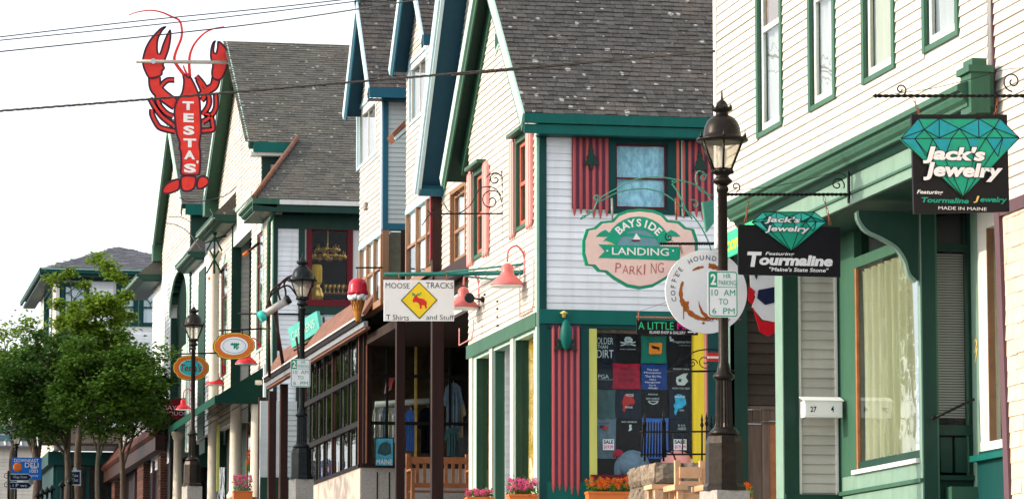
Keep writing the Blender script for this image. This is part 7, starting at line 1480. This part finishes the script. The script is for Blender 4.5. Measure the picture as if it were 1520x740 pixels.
for k, (y, s_) in enumerate(((707.5, 'Village Green'), (719.5, 'i P wc'))):
    t = T('direction_sign', ('upper', 'lower')[k]+' small dark arrow sign pointing right below the blue deli sign', 'sign', tuple(f.P(*f.hit(30, y+4))), 'small arrow signs'); pts = lambda e: [(15-e, y-4.5-e), (42, y-4.5-e), (47+e, y), (42, y+4.5+e), (15-e, y+4.5+e)]
    MB().ppoly(f, pts(.8), -.04, 0).build('edge', 'pale_print', t); MB().ppoly(f, pts(-.3), 0, .006).build('board', 'flag_blue', t); ptext(t, 'pale_print', f, s_, 19, y-2.4, 40, y+2.4, .01, 0)
sp = T('sign_post', 'black post with scrolls carrying the two small arrow signs', 'post', (f.P(*f.hit(13, 730)))); m_ = MB(); m_.tube([f.P(*f.hit(12.5, 760)), f.P(*f.hit(12.5, 698))], .035, 6)
for y in (706, 719): u, v = f.hit(10, y); m_.tube(scroll((u, v), .10, 1.3, f, 0, 1), .012, 4)
m_.build('post', 'black_iron', sp)
t, f = simple_sign(-6, 628, 48, 654, 112, 'pale_blue_sign', 'tourist_sign', 'pale blue grey board reading icm under the tree', [('icm', 'print_white', 7, 632, 22, 642)]); m_ = MB(); q = f.rect(0.5, 24, 629, 645); m_.box(f, q[0], q[1], q[2], q[2]+.03, .001, .006); m_.box(f, q[0], q[1], q[3]-.03, q[3], .001, .006); m_.box(f, q[1]-.03, q[1], q[2]+.03, q[3]-.03, .001, .006); m_.build('border', 'print_white', t)
f = FY(100); t = T('take_out_sign', 'small dark sign with white edge and peaked top reading Take Out', 'sign', tuple(f.P(*f.hit(112, 720)))); MB().ppoly(f, [(104, 698), (108, 697), (109, 693), (113, 693), (114, 697), (120, 697), (120, 720), (104, 719)], -.05, 0).build('edge', 'pale_print', t); MB().ppoly(f, [(105, 700), (118.5, 699), (118.5, 718), (105, 717.5)], 0, .01).build('board', 'flag_blue', t); ptext(t, 'pale_print', f, 'Take', 107, 702.5, 116, 707, .014, 0); ptext(t, 'pale_print', f, 'Out', 107, 709, 116, 714, .014, 0)
f = FY(99)
for k, x in enumerate((56, 63, 70, 77, 92, 104)):
    y = 736-(x-56)*.42; t = T('capped_post', ('leftmost', 'second', 'third', 'fourth', 'fifth', 'rightmost')[k]+' bell capped post of the row in the tree shade', 'post', tuple(f.P(*f.hit(x, y+30))), 'bell capped posts under the trees')
    u, v = f.hit(x, y); m_ = MB(); m_.lathe(f.P(u, v), [(.10, 0), (.105, .02), (.07, .07), (.04, .11), (.02, .14), (.001, .17)], 12); m_.build('cap', 'lamp_black', t); MB().tube([f.P(u, v-.9), f.P(u, v)], .035, 6).build('post', 'lamp_black', t)

# ------------------------------------------------------------------ trees
def tree(name, base, h, crown_c, crown_r, leafm, barkm, label, n, lf=.10, seed=1, limbs=9, tr=.11, squash=1.0, group='street trees', hole=.35, lowest=None):
    rs = random.Random(seed); b = Vector(base); t = T(name, label, 'tree', tuple(b), group); top = b+Vector((rs.uniform(-.2, .2), rs.uniform(-.2, .2), h*.62))
    m_ = MB(); tp = spline([b, b+Vector((rs.uniform(-.1, .1), 0, h*.22)), b+Vector((rs.uniform(-.12, .12), .05, h*.42)), top], 5); m_.tube(tp, [tr*(1-.62*i/(len(tp)-1)) for i in range(len(tp))], 9); cc = b+Vector(crown_c); R_ = Vector(crown_r); tips = []
    tk = m_.build('trunk', barkm, t)
    for i in range(limbs):
        s0 = tp[int(len(tp)*(.42+.5*i/limbs))]; a = i*2.4+rs.uniform(-.4, .4); e = cc+Vector((math.cos(a)*R_.x*rs.uniform(.5, .9), math.sin(a)*R_.y*rs.uniform(.5, .9), R_.z*rs.uniform(-.5, .8))); mid = s0.lerp(e, .5)+Vector((0, 0, rs.uniform(-.1, .35)))
        sp = spline([s0, mid, e], 5); q = MB(); q.tube(sp, [tr*.42*(1-.75*k/(len(sp)-1)) for k in range(len(sp))], 6)
        for k in range(4):
            s1 = sp[rs.randint(3, len(sp)-1)]; e1 = s1+Vector((rs.uniform(-.5, .5), rs.uniform(-.5, .5), rs.uniform(-.1, .5)))*min(R_.x, 1.4); q.tube([s1, s1.lerp(e1, .5)+Vector((0, 0, .05)), e1], [tr*.14, tr*.1, tr*.04], 4); tips.append(e1)
        q.build('limb', barkm, t); tips.append(e)
    # clumps of leaves round the branch ends, uneven, with gaps
    cl = list(tips)
    while len(cl) < 105:
        p = Vector([rs.gauss(0, .5) for _ in range(3)]); 
        if p.length > 1: p = p.normalized()*rs.uniform(.75, 1.02)
        cl.append(cc+Vector((p.x*R_.x, p.y*R_.y, p.z*R_.z)))
    vs, fs = [], []
    for i in range(n):
        c0 = cl[rs.randrange(len(cl))]; rr = .32*min(R_.x, R_.z)*(.6+.4*((hash((round(c0.x, 2), seed)) % 10)/10)); p = c0+Vector((rs.gauss(0, .5)*rr, rs.gauss(0, .5)*rr, rs.gauss(0, .33)*rr)); s_ = lf*rs.uniform(.6, 1.25)
        nrm = Vector((rs.gauss(0, .55), rs.gauss(0, .55), 1)).normalized(); x = nrm.orthogonal().normalized(); y = nrm.cross(x); a = rs.uniform(0, 6.28); x, y = x*math.cos(a)+y*math.sin(a), y*math.cos(a)-x*math.sin(a); k = len(vs)
        vs += [p-x*s_*.5, p-y*s_*.42+nrm*s_*.12, p+x*s_*.6, p+y*s_*.42+nrm*s_*.12, p+x*s_*.15-y*s_*.15]; fs += [[k, k+1, k+4], [k+1, k+2, k+4], [k+2, k+3, k+4], [k, k+4, k+3]]
    MB_ = MB(); MB_.v = vs; MB_.f = fs; MB_.sm = [False]*len(fs); MB_.build('crown', leafm, t, kind='stuff'); return t
def tb(px, Y, dz=0):
    p = pt(px, 740, Y); return (p.x, Y, gz(Y)+.136+dz)
def crown(px0, px1, py0, py1, base, Y):
    a, b = pt(px0, py0, Y), pt(px1, py1, Y); c = (a+b)/2-Vector(base); return (c.x, 0, c.z), (abs(b.x-a.x)/2, abs(b.x-a.x)/2, abs(a.z-b.z)/2)
def place(name, trunk_px, Y, box, leafm, barkm, label, n, **k):
    b = tb(trunk_px, Y); c, r = crown(*box, b, Y); return tree(name, b, c[2]+r[2], c, r, leafm, barkm, label, n, **k)
place('street_tree', 145, 97, (78, 245, 490, 652), 'leaf_mid', 'pale_bark', 'young street tree with forked pale trunk in front of the brick shop', 20000, lf=.115, seed=3, tr=.07)
place('street_tree', 183, 103, (150, 256, 520, 650), 'leaf_dark', 'bark', 'dark trunked street tree close against the brick shopfront', 12000, lf=.11, seed=4, tr=.10)
place('street_tree', 118, 108, (92, 198, 366, 600), 'leaf_bright', 'bark', 'tallest street tree with sunlit top in front of the corner building', 19000, lf=.125, seed=9, tr=.13, limbs=14)
place('street_tree', 101, 100, (-15, 128, 500, 655), 'leaf_dark', 'bark', 'leaning dark trunk tree right of the deli sign', 13000, lf=.115, seed=6, tr=.12)
place('street_tree', 54, 105, (-25, 92, 505, 645), 'leaf_mid', 'bark', 'bushy street tree behind the pale blue tourist board', 12000, lf=.12, seed=7, tr=.15)
place('street_tree', 20, 112, (-60, 88, 432, 640), 'leaf_bright', 'bark', 'airy tree with sky showing through at the left edge', 4200, lf=.13, seed=8, tr=.11, limbs=12)
# trees over the road, seen only as reflections in the shop glass
for k, (x, y) in enumerate(((-5, 62), (-5.2, 72), (-5, 84), (-5.5, 97), (-5, 112), (-6, 130))):
    tree('roadside_tree', (x, y, gz(y)), 8.5, (0, 0, 5.4), (2.6, 3.2, 3.2), 'leaf_far', 'bark', ('nearest', 'second', 'third', 'fourth', 'fifth', 'farthest')[k]+' tree across the road, only mirrored in the porch glass', 2200, lf=.34, seed=20+k, tr=.18, limbs=6, group='trees across the road')
# ------------------------------------------------------------------ wires
def wire(label, pix, r, m='wire', tw=False):
    t = T('overhead_wire', label, 'wire', tuple(ray(pix[0][0], pix[0][1])*(pix[0][2]/1))); pts = spline([ray(x, y)*d for x, y, d in pix], 8)
    if tw:
        m_ = MB(); n = len(pts)
        for ph in (0, 2.1, 4.2):
            q = []
            for i in range(n-1):
                for k in range(6): a = ph+(i*6+k)*.8; q.append(pts[i].lerp(pts[i+1], k/6)+Vector((0, math.cos(a), math.sin(a)))*r*.9)
            m_.tube(q, r*.62, 5)
        m_.build('cable', m, t)
    else: MB().tube(pts, r, 5).build('cable', m, t)
wire('thick twisted power cable crossing from the left edge to the near wall', [(-80, 171, 46), (200, 149, 45), (500, 124, 44), (760, 102, 43), (1068, 76, 41.5)], .011, 'wire', True)
wire('short thin cable joining the twisted cable over the green gable', [(670, 112, 43.5), (760, 104, 43.2), (880, 93, 43)], .012)
wire('topmost thin wire across the upper left sky', [(-60, 62, 60), (200, 32, 60), (400, 12, 60), (560, -6, 60)], .010); wire('second thin wire just beneath the topmost one', [(-60, 66, 62), (200, 40, 62), (400, 18, 62), (640, -12, 62)], .010); wire('third thin wire that dips behind the blue gables', [(-60, 83, 64), (200, 56, 64), (400, 33, 64), (580, 6, 62), (700, -14, 60)], .012)
wire('looping thin service wire from the lobster tail to the near gable', [(266, 293, 88), (285, 300, 88), (330, 292, 88), (352, 276, 86.5)], .012); wire('looping service wire drooping across the far gable wall', [(247, 331, 100), (262, 334, 99), (280, 345, 98), (300, 372, 95)], .014); wire('second drooping wire above the canopy of the far gable', [(250, 322, 100), (268, 322, 99), (284, 330, 98)], .012)
